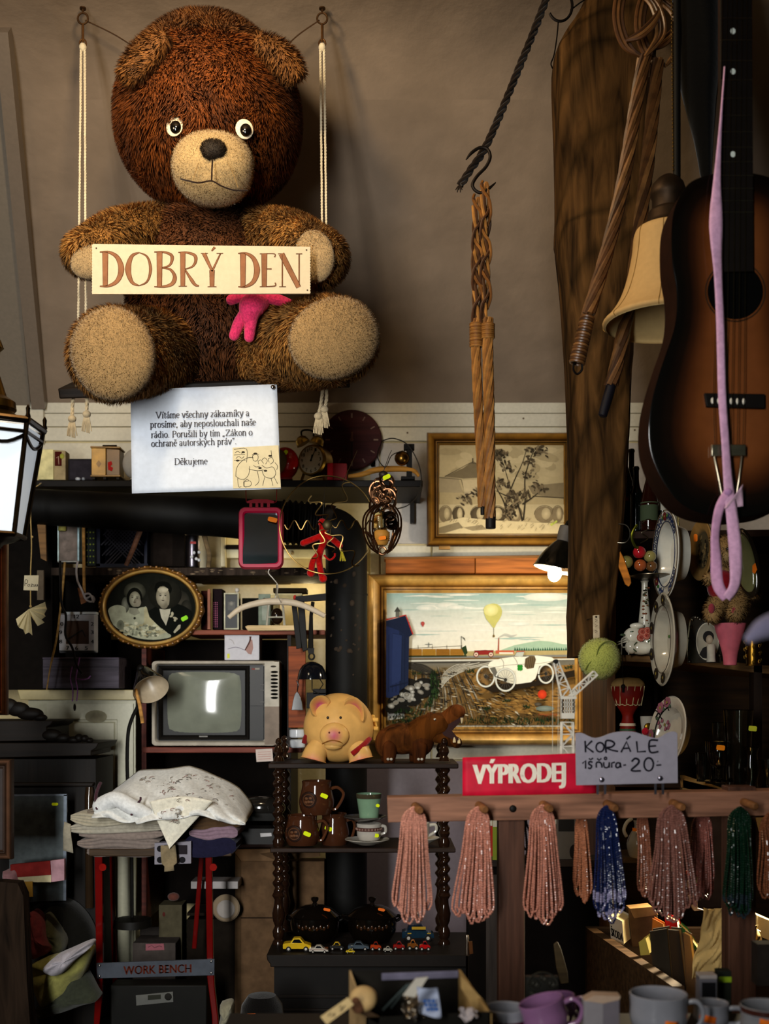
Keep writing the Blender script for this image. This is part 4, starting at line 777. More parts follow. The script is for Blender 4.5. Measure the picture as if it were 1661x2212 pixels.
m = MB(Yq); i0 = m.mark(); m.prism([(1187,1133),(1202,1124),(1204,1128),(1190,1137)], 3, 4, 'cfd66a'); m.build('price_sticker', 'paper', t)
m = MB(4.72, 'b8905a'); m.box(948,1179,972,1187,-4,6); m.build('wooden_wedge', 'wood', tag_=('small pale wooden wedge under the frame of the sepia drawing', 'wedge'))
# plank box over the painting
t = T('wooden_box', 'long varnished wooden box lying along the top of the race car painting', 'box', 1035, 1241, 4.74)
m = MB(4.74, 'a2622c'); m.prism([(833,1209),(1024,1207),(1024,1240),(833,1240)], -24, 20); m.prism([(1025.5,1207),(1236,1205),(1236,1240),(1025.5,1240)], -24, 20, 'b06e36'); m.build('body', 'wood', t, bevel=1.2)
m = MB(4.74, '7a4a20'); m.prism([(830,1206),(1238,1201),(1238,1207),(830,1211)], -26, 23, '8f6436'); m.build('lid', 'wood', t, bevel=1)
# --- oval wedding portrait
Yo = 4.30
t = T('wedding_portrait', 'oval gilt framed black and white portrait of a bride and groom', 'portrait', 325, 1398, Yo)
m = MB(Yo); NO = 72; CU, CV = 327, 1312
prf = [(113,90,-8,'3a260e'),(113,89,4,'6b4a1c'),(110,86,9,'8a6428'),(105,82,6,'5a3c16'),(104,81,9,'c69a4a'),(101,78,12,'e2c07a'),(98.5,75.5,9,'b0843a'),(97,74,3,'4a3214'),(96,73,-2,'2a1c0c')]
vs = []; cs = []
for i, (ru, rv, w_, c_) in enumerate(prf):
    for j in range(NO):
        g = 2*pi*j/NO; q = 1+(.018*(sin(g*18)) if i < 3 else 0); vs.append((CU+ru*q*cos(g), CV+rv*q*sin(g), w_+(1.6*sin(g*36) if i in (2,) else 0))); cs.append(lin(c_))
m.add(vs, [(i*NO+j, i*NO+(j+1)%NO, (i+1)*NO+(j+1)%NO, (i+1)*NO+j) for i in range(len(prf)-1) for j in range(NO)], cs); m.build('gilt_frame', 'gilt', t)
m = MB(Yo)
for j in range(56):
    g = 2*pi*j/56; m.ell(CU+110*cos(g), CV+86.5*sin(g), 8, 3.0, 3.0, 2.6, 6, 5, '9a6c2c' if j % 2 else '6e4a1c')
m.build('beaded_rim', 'gilt', t)
m = MB(Yo); W0 = -1.5; CU, CV = 324, 1312; zx = lambda a: 210+a/6.92; zy = lambda a: 1220+a/6.92; Z = lambda *p: [(zx(p[i]), zy(p[i+1])) for i in range(0, len(p), 2)]
m.blob(CU,CV,W(),98,75,'2a2a24','1a1c16',48); m.blob(zx(1230),zy(560),W(),22,26,'4a463c','2a2a24',24); m.blob(zx(1330),zy(650),W(),12,18,'3f3c34','24251f',20)
m.poly(spline(Z(165,690,250,650,420,620,520,690,640,640,740,640,760,760,850,860,960,940,1100,1055,1000,1105,840,1120,620,1100,400,1010,240,900), 3), W(), 'a6a892')
for cu, cv, ru, rv, a, b2 in ((560,400,165,140,'6f6f60','34342b'),(420,600,60,120,'8d8e80','4a4a40'),(556,500,118,160,'12130f','151611'),(562,515,84,118,'bdbba6','7d7a69'),(600,560,56,70,'a29c8a','8a8474')): m.blob(zx(cu),zy(cv),W(),ru/6.92,rv/6.92,a,b2 or a,20)
def face(cx, cy, k, tl):
    """eyes, brows, nose and mouth of a small photographed face; k its scale in zoom units"""
    for sd in (-1, 1):
        m.blob(zx(cx+sd*.42*k),zy(cy-.10*k+tl*sd),W(),.26*k/6.92,.15*k/6.92,'6a6455','9a9584',12); m.blob(zx(cx+sd*.42*k),zy(cy-.10*k+tl*sd),W(),.17*k/6.92,.075*k/6.92,'1c1a16',None,10)
        m.stroke(Z(cx+sd*.2*k,cy-.30*k+tl*sd,cx+sd*.45*k,cy-.38*k+tl*sd,cx+sd*.66*k,cy-.28*k+tl*sd), W(), [.5,1.2,.5], '3a362c')
    m.stroke(Z(cx+.02*k,cy-.15*k,cx+.06*k,cy+.22*k), W(), [.4,1.4], '8a8474'); m.blob(zx(cx+.02*k),zy(cy+.32*k),W(),.16*k/6.92,.06*k/6.92,'6a6456',None,10)
    m.blob(zx(cx),zy(cy+.66*k),W(),.26*k/6.92,.07*k/6.92,'4a3f38',None,12); m.blob(zx(cx),zy(cy+.78*k),W(),.16*k/6.92,.045*k/6.92,'8a8070',None,10)
face(560, 500, 88, 6)
m.poly(Z(470,640,600,650,640,720,560,760,480,720), W(), '8d8d7c'); m.blob(zx(560),zy(800),W(),2.6,2.8,'3a3a30')
m.poly(spline(Z(160,690,190,640,300,600,420,640,450,760,640,800,700,640,740,640,780,780,900,900,1105,1055,980,1105,620,1100,380,1000,230,880,160,690), 3), W(), 'a8aa94')
m.poly(Z(700,640,740,640,780,780,880,880,1040,1010,900,1060,700,900), W(), 'b4ae8e')
for i in range(90): a = R_.random(); m.blob(zx(300+a*620+R_.random()*80), zy(850+R_.random()*190+a*40), W(), 2+R_.random()*4, 1.5+R_.random()*3, ('8a8c78','b9b89c','6b6c5c','a39c7c','c2c0a8')[i%5], None, 8)
m.blob(zx(350),zy(900),W(),8,11,'55574a','7d7f6e',14); m.blob(zx(560),zy(800),W(),2.4,2.6,'33332a')
m.poly(spline(Z(760,700,900,610,940,590,1110,570,1300,620,1420,720,1370,860,1280,980,1120,1050,980,960,880,880,800,780,760,700), 3), W(), '131612')
m.poly(Z(918,600,1000,650,1112,570,1090,720,1030,910,960,790), W(), 'b6b2a0'); m.blob(zx(985),zy(590),W(),12,9,'9a9584','8a8474',14)
for cu, cv, ru, rv, a, b2 in ((1010,440,250,230,'2e2d25','20201a'),(985,360,124,112,'0e0f0b','121310'),(1000,600,60,60,'8a8474','7a7464'),(980,474,98,158,'b5af9b','7d7766'),(985,375,80,40,'c2bca8','aca58f'),(1062,500,22,110,'857f6d','8f8976')): m.blob(zx(cu),zy(cv),W(),ru/6.92,rv/6.92,a,b2 or a,20)
face(985, 470, 92, 0)
m.poly(spline(Z(872,440,880,352,904,322,962,324,1030,304,1074,310,1090,430,1118,360,1070,272,968,250,888,278,858,350), 3), W(), '0f100b')
for cu, cv, ru, rv, dg in ((1125,735,22,34,0),(1170,800,40,18,20),(1110,770,30,16,-20),(1165,830,20,20,0)): m.blob(zx(cu),zy(cv),W(),ru/6.92,rv/6.92,'b7b19a','9d9782',10,dg)
m.poly(Z(1140,1005,1215,900,1250,895,1245,950,1160,1025), W(), 'a8a48e')
m.build('photograph', 'matte', t, flat=True, keep=True)
sticker(t, 399, 1336, Yo, 2.5, 15, 9, -28, '9be03a')
# ================================================================== shelves and what stands along the back wall
DIAL = lambda m, cu, cv, ru, rv, w, h, c, nums=('12','1','2','3','4','5','6','7','8','9','10','11'): [type_on(m, s, cu+ru*sin(i*pi/6)-h*(.32 if len(s) == 1 else .55), cv-rv*cos(i*pi/6)-h/2, cu+ru*sin(i*pi/6)+h*(.32 if len(s) == 1 else .55), cv-rv*cos(i*pi/6)+h/2, w, c, h*.04) for i, s in enumerate(nums) if s]
Ys = 4.40
t = T('wall_shelf', 'long black wall shelf below the swing carrying clocks and boxes', 'shelf', 487, 1052, Ys)
m = MB(Ys, '1a1512'); m.box(60,1037,913,1052,-205,0); m.build('board', 'satin', t, bevel=2)
m = MB(Ys, '1a1512')
for u in (75, 890): m.prism([(u,1052),(u+10,1052),(u+10,1100),(u,1100)], -205, -190)
m.build('bracket', 'satin', t)
Yi = 4.48
t = T('paper_box', 'cream box with a dark red picture on its side, beside the lantern', 'box', 112, 1037, Yi)
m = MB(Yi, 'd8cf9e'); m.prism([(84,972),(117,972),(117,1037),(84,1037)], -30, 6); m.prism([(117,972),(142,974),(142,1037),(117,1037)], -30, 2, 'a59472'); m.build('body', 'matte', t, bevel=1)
m = MB(Yi); m.rect(119,976,134,1007,2.6,'4c1c16'); m.stroke([(123,990),(127,986),(128,1004)],3,1.4,'a98a7a'); m.blob(135,986,3,5,6,'a3a24a','8d8a3c',10); m.build('picture', 'matte', t)
m = MB(4.5, '2e2b2e'); m.box(146,990,201,1037,-40,-4); m.rect(150,994,197,1034,-3.6,'38343a'); m.build('speaker_box', 'matte', tag_=('plain charcoal box on the black shelf between the cream box and the brass clock', 'box'), bevel=2)
for u, r, c in ((166,6,'b9bcc0'),(178,4,'8e939a')):
    m = MB(4.42); m.ell(u, 1033, -8, r, 4, 4, 10, 6, c); m.build('pebble', 'gloss', tag_=('small shiny %s pebble on the shelf in front of the charcoal box' % ('pale' if r > 5 else 'grey'), 'pebble'))
t = T('carriage_clock', 'square brass carriage clock with a red price tag and top handle', 'clock', 229, 1037, Yi)
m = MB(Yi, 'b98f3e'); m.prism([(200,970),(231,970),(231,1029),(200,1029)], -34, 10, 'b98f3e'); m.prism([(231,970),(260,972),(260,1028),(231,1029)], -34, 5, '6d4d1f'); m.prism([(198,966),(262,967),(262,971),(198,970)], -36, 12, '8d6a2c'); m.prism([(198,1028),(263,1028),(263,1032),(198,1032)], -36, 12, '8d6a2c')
m.poly([(216,996),(222,1004),(216,1012),(210,1004)], 10.6, '8d682a'); m.build('case', 'gilt', t, bevel=1)
m = MB(Yi, '2a2018')
for u in (204, 228, 256): m.box(u-3,1032,u+3,1037,-10,8)
m.build('foot', 'satin', t); m = MB(Yi, '2a2018'); m.tube([(220,966,-8),(220,961,-8),(250,961,-8),(250,966,-8)], 2, 6); m.build('handle', 'dullmetal', t)
m = MB(Yi); m.poly([(234,1000),(242,997),(244,1004),(240,1008),(246,1012),(243,1019),(235,1016)], 6, 'c4302c'); m.build('price_sticker', 'paper', t)
m = MB(Yi, 'd4d2cc'); m.ell(292,1003,0,27,33,27,22,14); m.lathe([(10,1034),(12,1037)], 292, 0, 16); m.build('globe_shade', 'gloss', tag_=('white glass globe peeping out from behind the laminated notice', 'globe'))
# red alarm clock
t = T('alarm_clock', 'round red plastic alarm clock on the shelf beside the notice', 'alarm clock', 612, 1037, Yi)
m = MB(Yi, 'b01a18'); i0 = m.mark(); m.ell(610,1001,-6,36,36,24,28,16,'b01a18'); m.rot(i0, (610,1001,0), 'v', -32); m.build('case', 'gloss', t)
m = MB(Yi); i0 = m.mark(); m.blob(610,1001,19,25,25,'7d6f50','6a5c42',28); m.ring(610,1001,19.4,27,27,3,'6e4a24',28); m.stroke([(610,1001),(603,988)],19.6,2,'2a221a'); m.stroke([(610,1001),(614,1014)],19.6,1.6,'2a221a'); m.rot(i0, (610,1001,0), 'v', -32); m.build('dial', 'satin', t)
sticker(t, 618, 983, Yi, 22, 13, 8, -50)
m = MB(Yi, '7a1412'); m.box(596,1033,632,1037,-12,10); m.build('foot', 'gloss', t)
# brass twin bell alarm clock
t = T('alarm_clock', 'brass twin bell alarm clock with white dial beside the red clock', 'alarm clock', 672, 1037, Yi-.02)
Yk = Yi-.03; m = MB(Yk, 'a8893e'); i0 = m.mark(); i1 = m.mark(); m.tube([(676,995,-34),(676,995,-30),(676,995,4),(676,995,8)], [28,33,34,31], 32); m.rot(i0, (676,995,0), 'v', -24); m.build('case', 'metal', t)
m = MB(Yk); i0 = m.mark(); m.blob(676,995,8.6,28.5,30,'d2cbb0','c2baa0',32); m.ring(676,995,9,31,32,3,'8a6c2c',32); DIAL(m, 676, 995, 22, 24, 9.2, 7, '1c1a16'); m.stroke([(676,996),(679,984)],9.5,3,'15130f'); m.stroke([(676,996),(685,977)],9.6,2,'15130f'); m.blob(676,996,9.8,2.6,2.6,'15130f'); m.rot(i0, (676,995,0), 'v', -24); m.build('dial', 'paper', t)
for u, v, d in ((652,953,-30),(686,951,25)):
    m = MB(Yk, 'b59a4e'); i0 = m.mark(); m.lathe([(1,942),(7,943),(13,948),(15,956),(15.5,960),(13,960)], u, 0, 18); m.rot(i0, (u,953,0), 'w', d); m.build('bell', 'metal', t)
m = MB(Yk, '2a2418'); m.tube(spline([(652,943,0),(651,933,0),(658,929,0),(672,930,0),(677,936,0),(677,946,0)], 4), 2, 6); m.build('handle', 'satin', t)
m = MB(Yk, '8f7434')
for u in (656, 696): m.tube([(u,1022,-8),(u+(-5 if u < 670 else 5),1037,-6)], 3, 6)
m.build('foot', 'metal', t); sticker(t, 696, 1002, Yk, 12, 11, 8, -40)
# big dark red disc clock
t = T('disc_clock', 'large dark red wooden disc clock hanging on the white boards', 'wall clock', 760, 1037, 4.765)
m = MB(4.765, '4b2222'); m.tube([(760,951,-8),(760,951,-6),(760,951,3),(760,951,5)], [62,65,65,63], 56); m.build('disc', 'wood', t)
m = MB(4.765)
for i in range(12):
    g = i*pi/6; a, b_ = 47, 57; m.stroke([(760+a*sin(g),951-a*cos(g)),(760+b_*sin(g),951-b_*cos(g))], 5.4, 2.4 if i % 3 else 3.4, '8d7466')
m.build('hour_mark', 'satin', t); m = MB(4.765, '2c1614'); m.stroke([(760,938),(760,993)],6,4,'2c1614'); m.stroke([(760,951),(761,934)],6.2,4,'6a4434'); m.blob(760,951,6.4,4,4,'6a4434'); m.build('hand', 'satin', t)
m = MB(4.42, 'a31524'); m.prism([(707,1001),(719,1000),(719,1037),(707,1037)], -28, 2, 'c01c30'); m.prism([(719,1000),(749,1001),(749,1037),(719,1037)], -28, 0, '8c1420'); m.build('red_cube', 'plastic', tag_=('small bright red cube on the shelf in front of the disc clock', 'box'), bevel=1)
m = MB(4.42, 'c08a3c'); q = spline([(752,1026),(780,1022),(812,1012),(840,1010),(872,1010),(895,1014),(905,1026)], 5); m.tube([(u, v, -16) for u, v in q], [3+4*sin(pi*min(1,(i+2)/(len(q)+1))) for i in range(len(q))], 10); m.build('coat_hanger', 'wood', tag_=('pale wooden coat hanger lying on the shelf under the disc clock', 'hanger'))
t = T('hand_bell', 'brass ball bell on a dark wooden block at the shelf end near the sepia drawing', 'bell', 876, 1037, 4.45)
m = MB(4.45, '8a6a34'); m.ell(868,991,4,16,16,16,20,14); m.build('bell', 'metal', t); m = MB(4.45, '181411'); m.box(878,968,890,1032,-10,4); m.box(872,960,895,972,-12,6); m.box(866,1030,896,1037,-14,8); m.build('block', 'satin', t, bevel=1)
m = MB(4.4, '2a241c'); m.tube(spline([(826,952,0),(850,948,4),(880,962,6),(903,1000,4),(910,1040,4),(902,1070,2),(880,1092,0),(852,1100,0)], 6), 1.3, 5); m.tube(spline([(826,952,0),(815,985,0),(832,1010,4),(846,985,6),(870,975,6)], 5), 1.1, 5); m.build('loose_wire', 'dullmetal', tag_=('thin dark wire curling off the shelf end beside the sepia drawing', 'wire'))
# stovepipe
Yf = 4.30
t = T('stovepipe', 'black stovepipe running level below the shelf and turning down a ribbed elbow', 'stovepipe', 748, 1640, Yf)
m = MB(Yf, '0c0b09'); q = [(-20,1090,0),(50,1093,0),(250,1104,0),(480,1117,0),(612,1128,0)]; m.tube(q, [38,38,40,43,45], 28); m.build('level_pipe', 'soot', t)
m = MB(Yf, '100e0c'); n_ = 44; m.tube([(608+i*2.1, 1128+i*.16, 0) for i in range(n_)], [46+3.2*sin(i*1.05) for i in range(n_)], 28); m.build('ribbed_elbow', 'soot', t)
m = MB(Yf, '5a5f66'); m.tube([(700,1136,0),(708,1137,0),(716,1139,0)], [46,47,46], 28); m.build('steel_collar', 'metal', t)
m = MB(Yf, '0b0a08'); m.tube(spline([(712,1140,0),(730,1148,0),(744,1166,0),(748,1196,0),(748,1230,0),(748,1500,0),(748,1700,0),(748,2010,0)], 5), 45, 28); m.tube([(748,1283,0),(748,1286,0)], 46.5, 28)
R_ = random.Random(5); i0 = m.mark()
m.build('upright_pipe', 'soot', t)
m = MB(Yf)
for i in range(26):
    a = R_.random()*1.5-.75; v = 1200+R_.random()*280 if i < 8 else 1300+R_.random()*110; r = 2+R_.random()*4; u = 748+45.4*sin(a)
    m.blob(u, v, 45.6*cos(a)+.4, r*cos(a), r*1.2, '4a4036', '3a3028', 7, R_.random()*90)
m.build('rust_patch', 'matte', t)
# red mirror
Ym = 3.9; t = T('hanging_mirror', 'red plastic framed hand mirror hanging in front of the stovepipe', 'mirror', 563, 1229, Ym)
def rr(u0, v0, u1, v1, r, n=6): return arc(u1-r,v0+r,r,r,-90,0,n)+arc(u1-r,v1-r,r,r,0,90,n)+arc(u0+r,v1-r,r,r,90,180,n)+arc(u0+r,v0+r,r,r,180,270,n)
def rframe(m, O, I, w0, w1, c, wi=None):
    n = len(O); wi = w1 if wi is None else wi
    vs = [(u,v,w0) for u, v in O]+[((u*3+a*1)/4,(v*3+b_*1)/4,w1) for (u,v),(a,b_) in zip(O,I)]+[((u+a*3)/4,(v+b_*3)/4,w1) for (u,v),(a,b_) in zip(O,I)]+[(u,v,wi) for u, v in I]+[(u,v,w0) for u, v in I]
    m.add(vs, [(i*n+j,i*n+(j+1)%n,((i+1)%5)*n+(j+1)%n,((i+1)%5)*n+j) for i in range(5) for j in range(n)], c)
m = MB(Ym); rframe(m, rr(514,1094,612,1229,16), rr(528,1108,600,1216,6), -8, 6, 'b81c46', 2); m.build('frame', 'plastic', t)
m = MB(Ym); m.rect(525,1105,603,1219,0,'a9b4bf'); m.rot(0, (563,1162,0), 'u', 5); m.rot(0, (563,1162,0), 'v', 4); m.build('mirror_glass', 'chrome', t)
m = MB(Ym, 'a0142e'); m.prism([(534,1083),(548,1079),(578,1079),(592,1083),(592,1087),(534,1087)], -4, 4)
for u in (542,555,566,580): m.box(u-3,1087,u+3,1096,-3,3)
m.build('hanger_top', 'plastic', t)
m = MB(Ym, '8a1420'); m.tube([(531,1056,0),(532,1084,0)], 1, 5); m.tube([(598,1056,0),(597,1084,0)], 1, 5); m.tube([(597,1084,0),(590,1086,0)], 1, 5); m.tube([(532,1084,0),(538,1086,0)], 1, 5); m.build('cord', 'cloth', t)
sticker(t, 589, 1123, Ym, 2.5, 20, 10, 14, 'e8862a')
m = MB(Ym, 'd8d2c6'); m.tube(spline([(582,1229,0),(580,1238,0),(590,1250,0),(598,1262,-20),(594,1280,-60),(598,1300,-160)], 5), 1.2, 5); m.build('string', 'cloth', t)
# wire wheel with wavy spokes and red yarn figure
Yw = 3.82; t = T('wire_mobile', 'thin brass wire hoop with wavy spokes hanging before the stovepipe elbow', 'wire wheel', 707, 1240, Yw)
m = MB(Yw, '6e5a34'); m.tube([(707+100*cos(g*pi/36)*1.03, 1134+106*sin(g*pi/36), 3*sin(g*.4)) for g in range(72)], 1.5, 5, closed=True); m.build('hoop', 'metal', t)
for k, (dg, L, am, wv) in enumerate(((0,100,10,3),(180,92,10,3),(-62,104,12,2),(-118,72,12,2),(52,112,11,2.5),(115,80,10,2),(80,60,8,2))):
    m = MB(Yw, '75603a'); g = radians(dg); q = [(8+(L-8)*i/40, am*sin(2*pi*wv*i/40)*min(1, i/6)) for i in range(41)]; m.tube([(707+x*cos(g)-y*sin(g), 1134+x*sin(g)+y*cos(g), 2*sin(i*.2)) for i, (x, y) in enumerate(q)], 1.5, 5)
    m.build('wavy_spoke', 'metal', t)
m = MB(Yw, '5d5238'); i0 = m.mark(); m.ell(707,1134,0,11,11,7,18,10); m.build('hub', 'dullmetal', t)
m = MB(Yw, '6a5a36'); m.tube([(740,1042,0),(770,960,-60)], .7, 4); m.build('hanging_wire', 'metal', t)
t = T('yarn_figure', 'red yarn doll with dangling legs hanging behind the wire wheel', 'doll', 700, 1256, 3.88)
for nm, q, r in (('arm', [(655,1173,0),(680,1164,4),(695,1158,6)], 7), ('arm', [(700,1158,6),(716,1164,4),(734,1178,0)], 7), ('leg', [(700,1166,4),(690,1195,6),(676,1214,4),(672,1240,4)], 7), ('leg', [(703,1166,4),(690,1200,6),(692,1230,4),(698,1252,4)], 7)):
    m = MB(3.88, 'b51410'); limb(m, q, [r]*len(q), 10, 'b51410', 5); o = m.build(nm, 'yarn', t); 
    if nm == 'leg': m = MB(3.88, 'c21812'); m.ell(q[-1][0], q[-1][1]-2, 5, 9, 9, 9, 12, 8); m.build('foot', 'yarn', o)
m = MB(3.88, 'b51410'); limb(m, [(697,1136,4),(699,1166,5)], [8,9], 12); m.ell(696,1130,4,9,10,9,12,8); m.build('body', 'yarn', t); m = MB(3.88, '3a2c20'); m.tube([(697,1124,4), ph(m,702,1050,4.4)], .6, 4); m.build('thread', 'cloth', t)
m = MB(3.88, 'b51410'); m.tube(spline([(700,1200,6),(712,1210,6),(722,1204,6),(724,1196,6)], 5), 2.2, 6); m.build('tail', 'yarn', t)
m = MB(3.9, 'b8a834'); m.tube([(734,1180,0),(738,1192,0)], 3, 6)
for a in (-6,0,5): m.tube([(738,1190,0),(741+a,1212,0)], 1.8, 6)
m.build('yellow_tassel', 'yarn', tag_=('little yellow tassel dangling beside the red yarn doll', 'tassel'))
# copper wire lantern
Yl = 3.8; t = T('wire_lantern', 'dangling copper wire sculpture cradling a small glass lantern', 'lantern', 828, 1198, Yl)
R_ = random.Random(11); m = MB(Yl, '6e503a')
for i in range(16):
    cu, cv = 828+R_.random()*40-20, 1035+R_.random()*60; r1, r2, ph0, tl = 8+R_.random()*12, 8+R_.random()*14, R_.random()*6, R_.random()*1.2-.6
    m.tube([(cu+r1*cos(g*pi/9), cv+r2*sin(g*pi/9), 12*sin(g*pi/9+ph0)*tl+R_.random()*2) for g in range(18)], 2.6, 6, closed=True)
m.build('wire_coils', 'metal', t)
m = MB(Yl, '7a5a42')
for q in ([(812,1090,4),(790,1115,6),(788,1150,6),(800,1180,4),(820,1196,2)], [(846,1090,4),(862,1115,6),(862,1150,6),(850,1180,4),(832,1196,2)], [(826,1088,8),(806,1110,12),(802,1150,12),(812,1186,6)], [(832,1088,-6),(850,1108,-8),(852,1150,-8),(842,1184,-4)], [(790,1150,6),(806,1166,10),(814,1190,6)], [(862,1140,6),(850,1168,10),(842,1190,6)]):
    for d in (-3, 3): m.tube(spline([(a+d, b_, c_) for a, b_, c_ in q], 5), 2.2, 6)
for i in range(7): a = i/6; m.tube([(841+12*cos(g*pi/7)+a*6, 1115+a*22+9*sin(g*pi/7), 10+6*sin(g*pi/7+i)) for g in range(14)], 2.0, 6, '33271d', closed=True)
m.tube([(826+8*cos(g*pi/8), 1190+8*sin(g*pi/8), 2) for g in range(16)], 2.4, 6, closed=True)
m.build('wire_cradle', 'metal', t)
m = MB(Yl, 'c7b890'); m.lathe([(8,1098),(8,1104),(15,1110),(17,1118),(17,1142),(13,1146)], 822, 0, 20, cap=False); m.build('lantern_glass', 'glass', t)
m = MB(Yl, 'b8863e'); m.lathe([(13,1146),(17,1150),(18,1156),(15,1172),(11,1178)], 824, 0, 20); 
for i in range(5): m.tube([(824+17.4*cos(g*pi/8), 1151+i*4, 17.4*sin(g*pi/8)) for g in range(16)], 1, 4, closed=True)
m.build('lantern_base', 'satin', t); sticker(t, 826, 1165, Yl, 20, 16, 8, -8, 'e8862a'); sticker(t, 835, 1034, Yl, 18, 17, 9, -25)
m = MB(Yl, '4a4038'); m.ell(828,1026,6,10,8,8,12,8); m.tube([(828,1020,4),(840,985,0),(846,960,-60)], 1, 4); m.build('hook_cap', 'dullmetal', t)
# white flex and switch box under the pipe
t = T('switch_box', 'grey metal switch box with pale edges under the stovepipe', 'switch box', 148, 1215, 4.4)
m = MB(4.4, '6d625b'); m.box(127,1128,170,1214,-30,-2); m.box(124,1128,128,1214,-30,2,'a9b8b8'); m.box(167,1128,172,1212,-30,2,'9fb4ba'); m.box(124,1211,172,1215,-30,2,'8d8c86'); m.build('case', 'dullmetal', t, bevel=1)  # edge strips paler than the case
m = MB(4.4, 'a9a45e'); m.lathe([(8,1120),(8.5,1146),(7,1148)], 136, 6, 16); m.build('knob', 'plastic', t)
m = MB(4.3, 'a39a9c'); m.tube(spline([(168,1213,0),(165,1232,0),(168,1255,2),(178,1275,4),(186,1292,4),(200,1288,6),(205,1296,4),(196,1300,2),(188,1296,6),(184,1286,8),(196,1284,8),(204,1302,6)], 5), 2.3, 6, 'b4aeb0'); m.build('white_flex', 'plastic', tag_=('grey white cable hanging from the switch box, tied in a loop', 'cable'))
m = MB(4.32, 'b08850'); m.tube([(180,1128,0),(182,1290,0)], 3.4, 8); m.prism([(168,1270),(176,1268),(188,1300),(176,1306)], -3, 3, '8f5f3a'); m.build('brush_handle', 'wood', tag_=('thin wooden rod with a brown block hanging beside the switch box', 'brush'))
# crates and odds on the rail
Yr = 4.5
t = T('mesh_crate', 'dark blue plastic mesh crate standing under the stovepipe', 'crate', 262, 1225, Yr)
m = MB(Yr, '232a44'); m.box(208,1132,217,1224,-40,3); m.box(208,1218,320,1226,-40,3); m.box(312,1135,318,1224,-40,2); m.build('rim', 'plastic', t)
m = MB(Yr, '15161f'); m.box(214,1134,316,1222,-44,-38); m.build('crate_backing', 'matte', t)  # dark sheet added so that the wall behind the mesh looks dark
m = MB(Yr, '3c3a4a')
for i in range(16):
    for sgn in (1, -1):
        u = 205+i*8; q = [(u, 1134), (u+sgn*86, 1222)]; L = []
        for s_ in (0, .25, .5, .75, 1): x = q[0][0]+(q[1][0]-q[0][0])*s_; L.append((x, 1134+88*s_))
        L = [p for p in L if 216 < p[0] < 313]
        if len(L) > 1: m.stroke(L, 0+.2*sgn, 2.6, '34313f')
m.build('mesh_side', 'plastic', t)
m = MB(4.52); m.box(184,1140,207,1222,-20,0,'17211f')
for i in range(3):
    for j in range(6): m.blob(188+i*7, 1150+j*13, .5, 1.8, 1.8, '8d9a34', n=8)
m.build('dotted_tin', 'satin', tag_=('dark tin with yellow dots between the wooden rod and the blue crate', 'tin'))
m = MB(4.36, '6e4e3e'); m.tube([(304,1142,0),(290,1180,0),(272,1222,0)], [6,5.5,4.5], 10); m.build('broken_handle', 'wood', tag_=('slanting wooden stick leaning before the blue mesh crate', 'stick'))
m = MB(4.55, '231d19'); m.box(322,1140,398,1224,-40,-4); m.rect(330,1146,372,1222,-3.4,'2f2722'); m.build('dark_case', 'matte', tag_=('dark brown case on the rail next to the blue mesh crate', 'case'), bevel=2)
t = T('grey_flask', 'grey metal flask with a red band and white glints under the stovepipe', 'flask', 414, 1226, 4.45)
m = MB(4.45, '6c6870'); m.lathe([(10,1148),(14,1154),(15,1170),(16,1222),(15,1226)], 416, 0, 20); m.build('body', 'metal', t); m = MB(4.45, 'b0231c'); m.prism([(414,1172),(426,1172),(426,1177),(414,1177)], 15, 16.5); m.build('band', 'plastic', t)
m = MB(4.45, 'c9b98a'); m.prism([(392,1149),(430,1150),(422,1157),(402,1157)], -10, 10); m.build('lid', 'plastic', t)
for u, v in ((419,1194),(430,1193),(414,1203),(424,1207),(430,1210)):
    m = MB(4.38, 'd3d6da'); m.ell(u, v, 0, 3.6, 3.6, 3.6, 10, 8); m.build('glass_bead', 'gloss', tag_=('white glass bead in the little cluster before the grey flask', 'bead', 'glass beads before the flask'))
m = MB(4.38, '4f3f35'); m.tube(spline([(440,1150,0),(446,1175,0),(452,1200,0),(450,1226,0)], 5), [6,6,6,5.6,5.4,5.2,5,5,5,5,5,5,5,5,5,5], 8, '7d6a4e'); m.build('bent_stick', 'wood', tag_=('pale bent stick standing beside the grey flask', 'stick'))
t = T('rail_shelf', 'dark flaking shelf rail running behind the oval wedding portrait', 'shelf', 460, 1242, 4.32)
m = MB(4.32, '3b322c'); m.box(110,1226,702,1243,-180,0); m.build('board', 'oldwood', t, bevel=1.5)
m = MB(4.32); R_ = random.Random(21)
for i in range(34): m.blob(225+R_.random()*470, 1229+R_.random()*11, .6, 2+R_.random()*5, 1+R_.random()*2, '8a7a66', '5c4f42', 7)
m.build('paint_flake', 'matte', t)
t = T('hook_board', 'cream painted board with dark slots and small knobs behind the red mirror', 'hook board', 590, 1224, 4.74)
m = MB(4.74, 'd9c890'); m.box(478,1150,489,1226,-10,14,'d2c6a0'); m.box(489,1148,705,1178,-10,4); m.box(489,1187,705,1206,-10,4,'d6d0b0'); m.build('board', 'paint', t, bevel=1)
for u in (535, 583, 632):
    m = MB(4.74, '8a7a5a'); m.ell(u, 1195, 8, 4, 5, 5, 12, 8); m.build('knob', 'gloss', t)
m = MB(4.72, '1c1712'); m.box(489,1178,705,1186,-10,6); m.build('slot', 'matte', t)
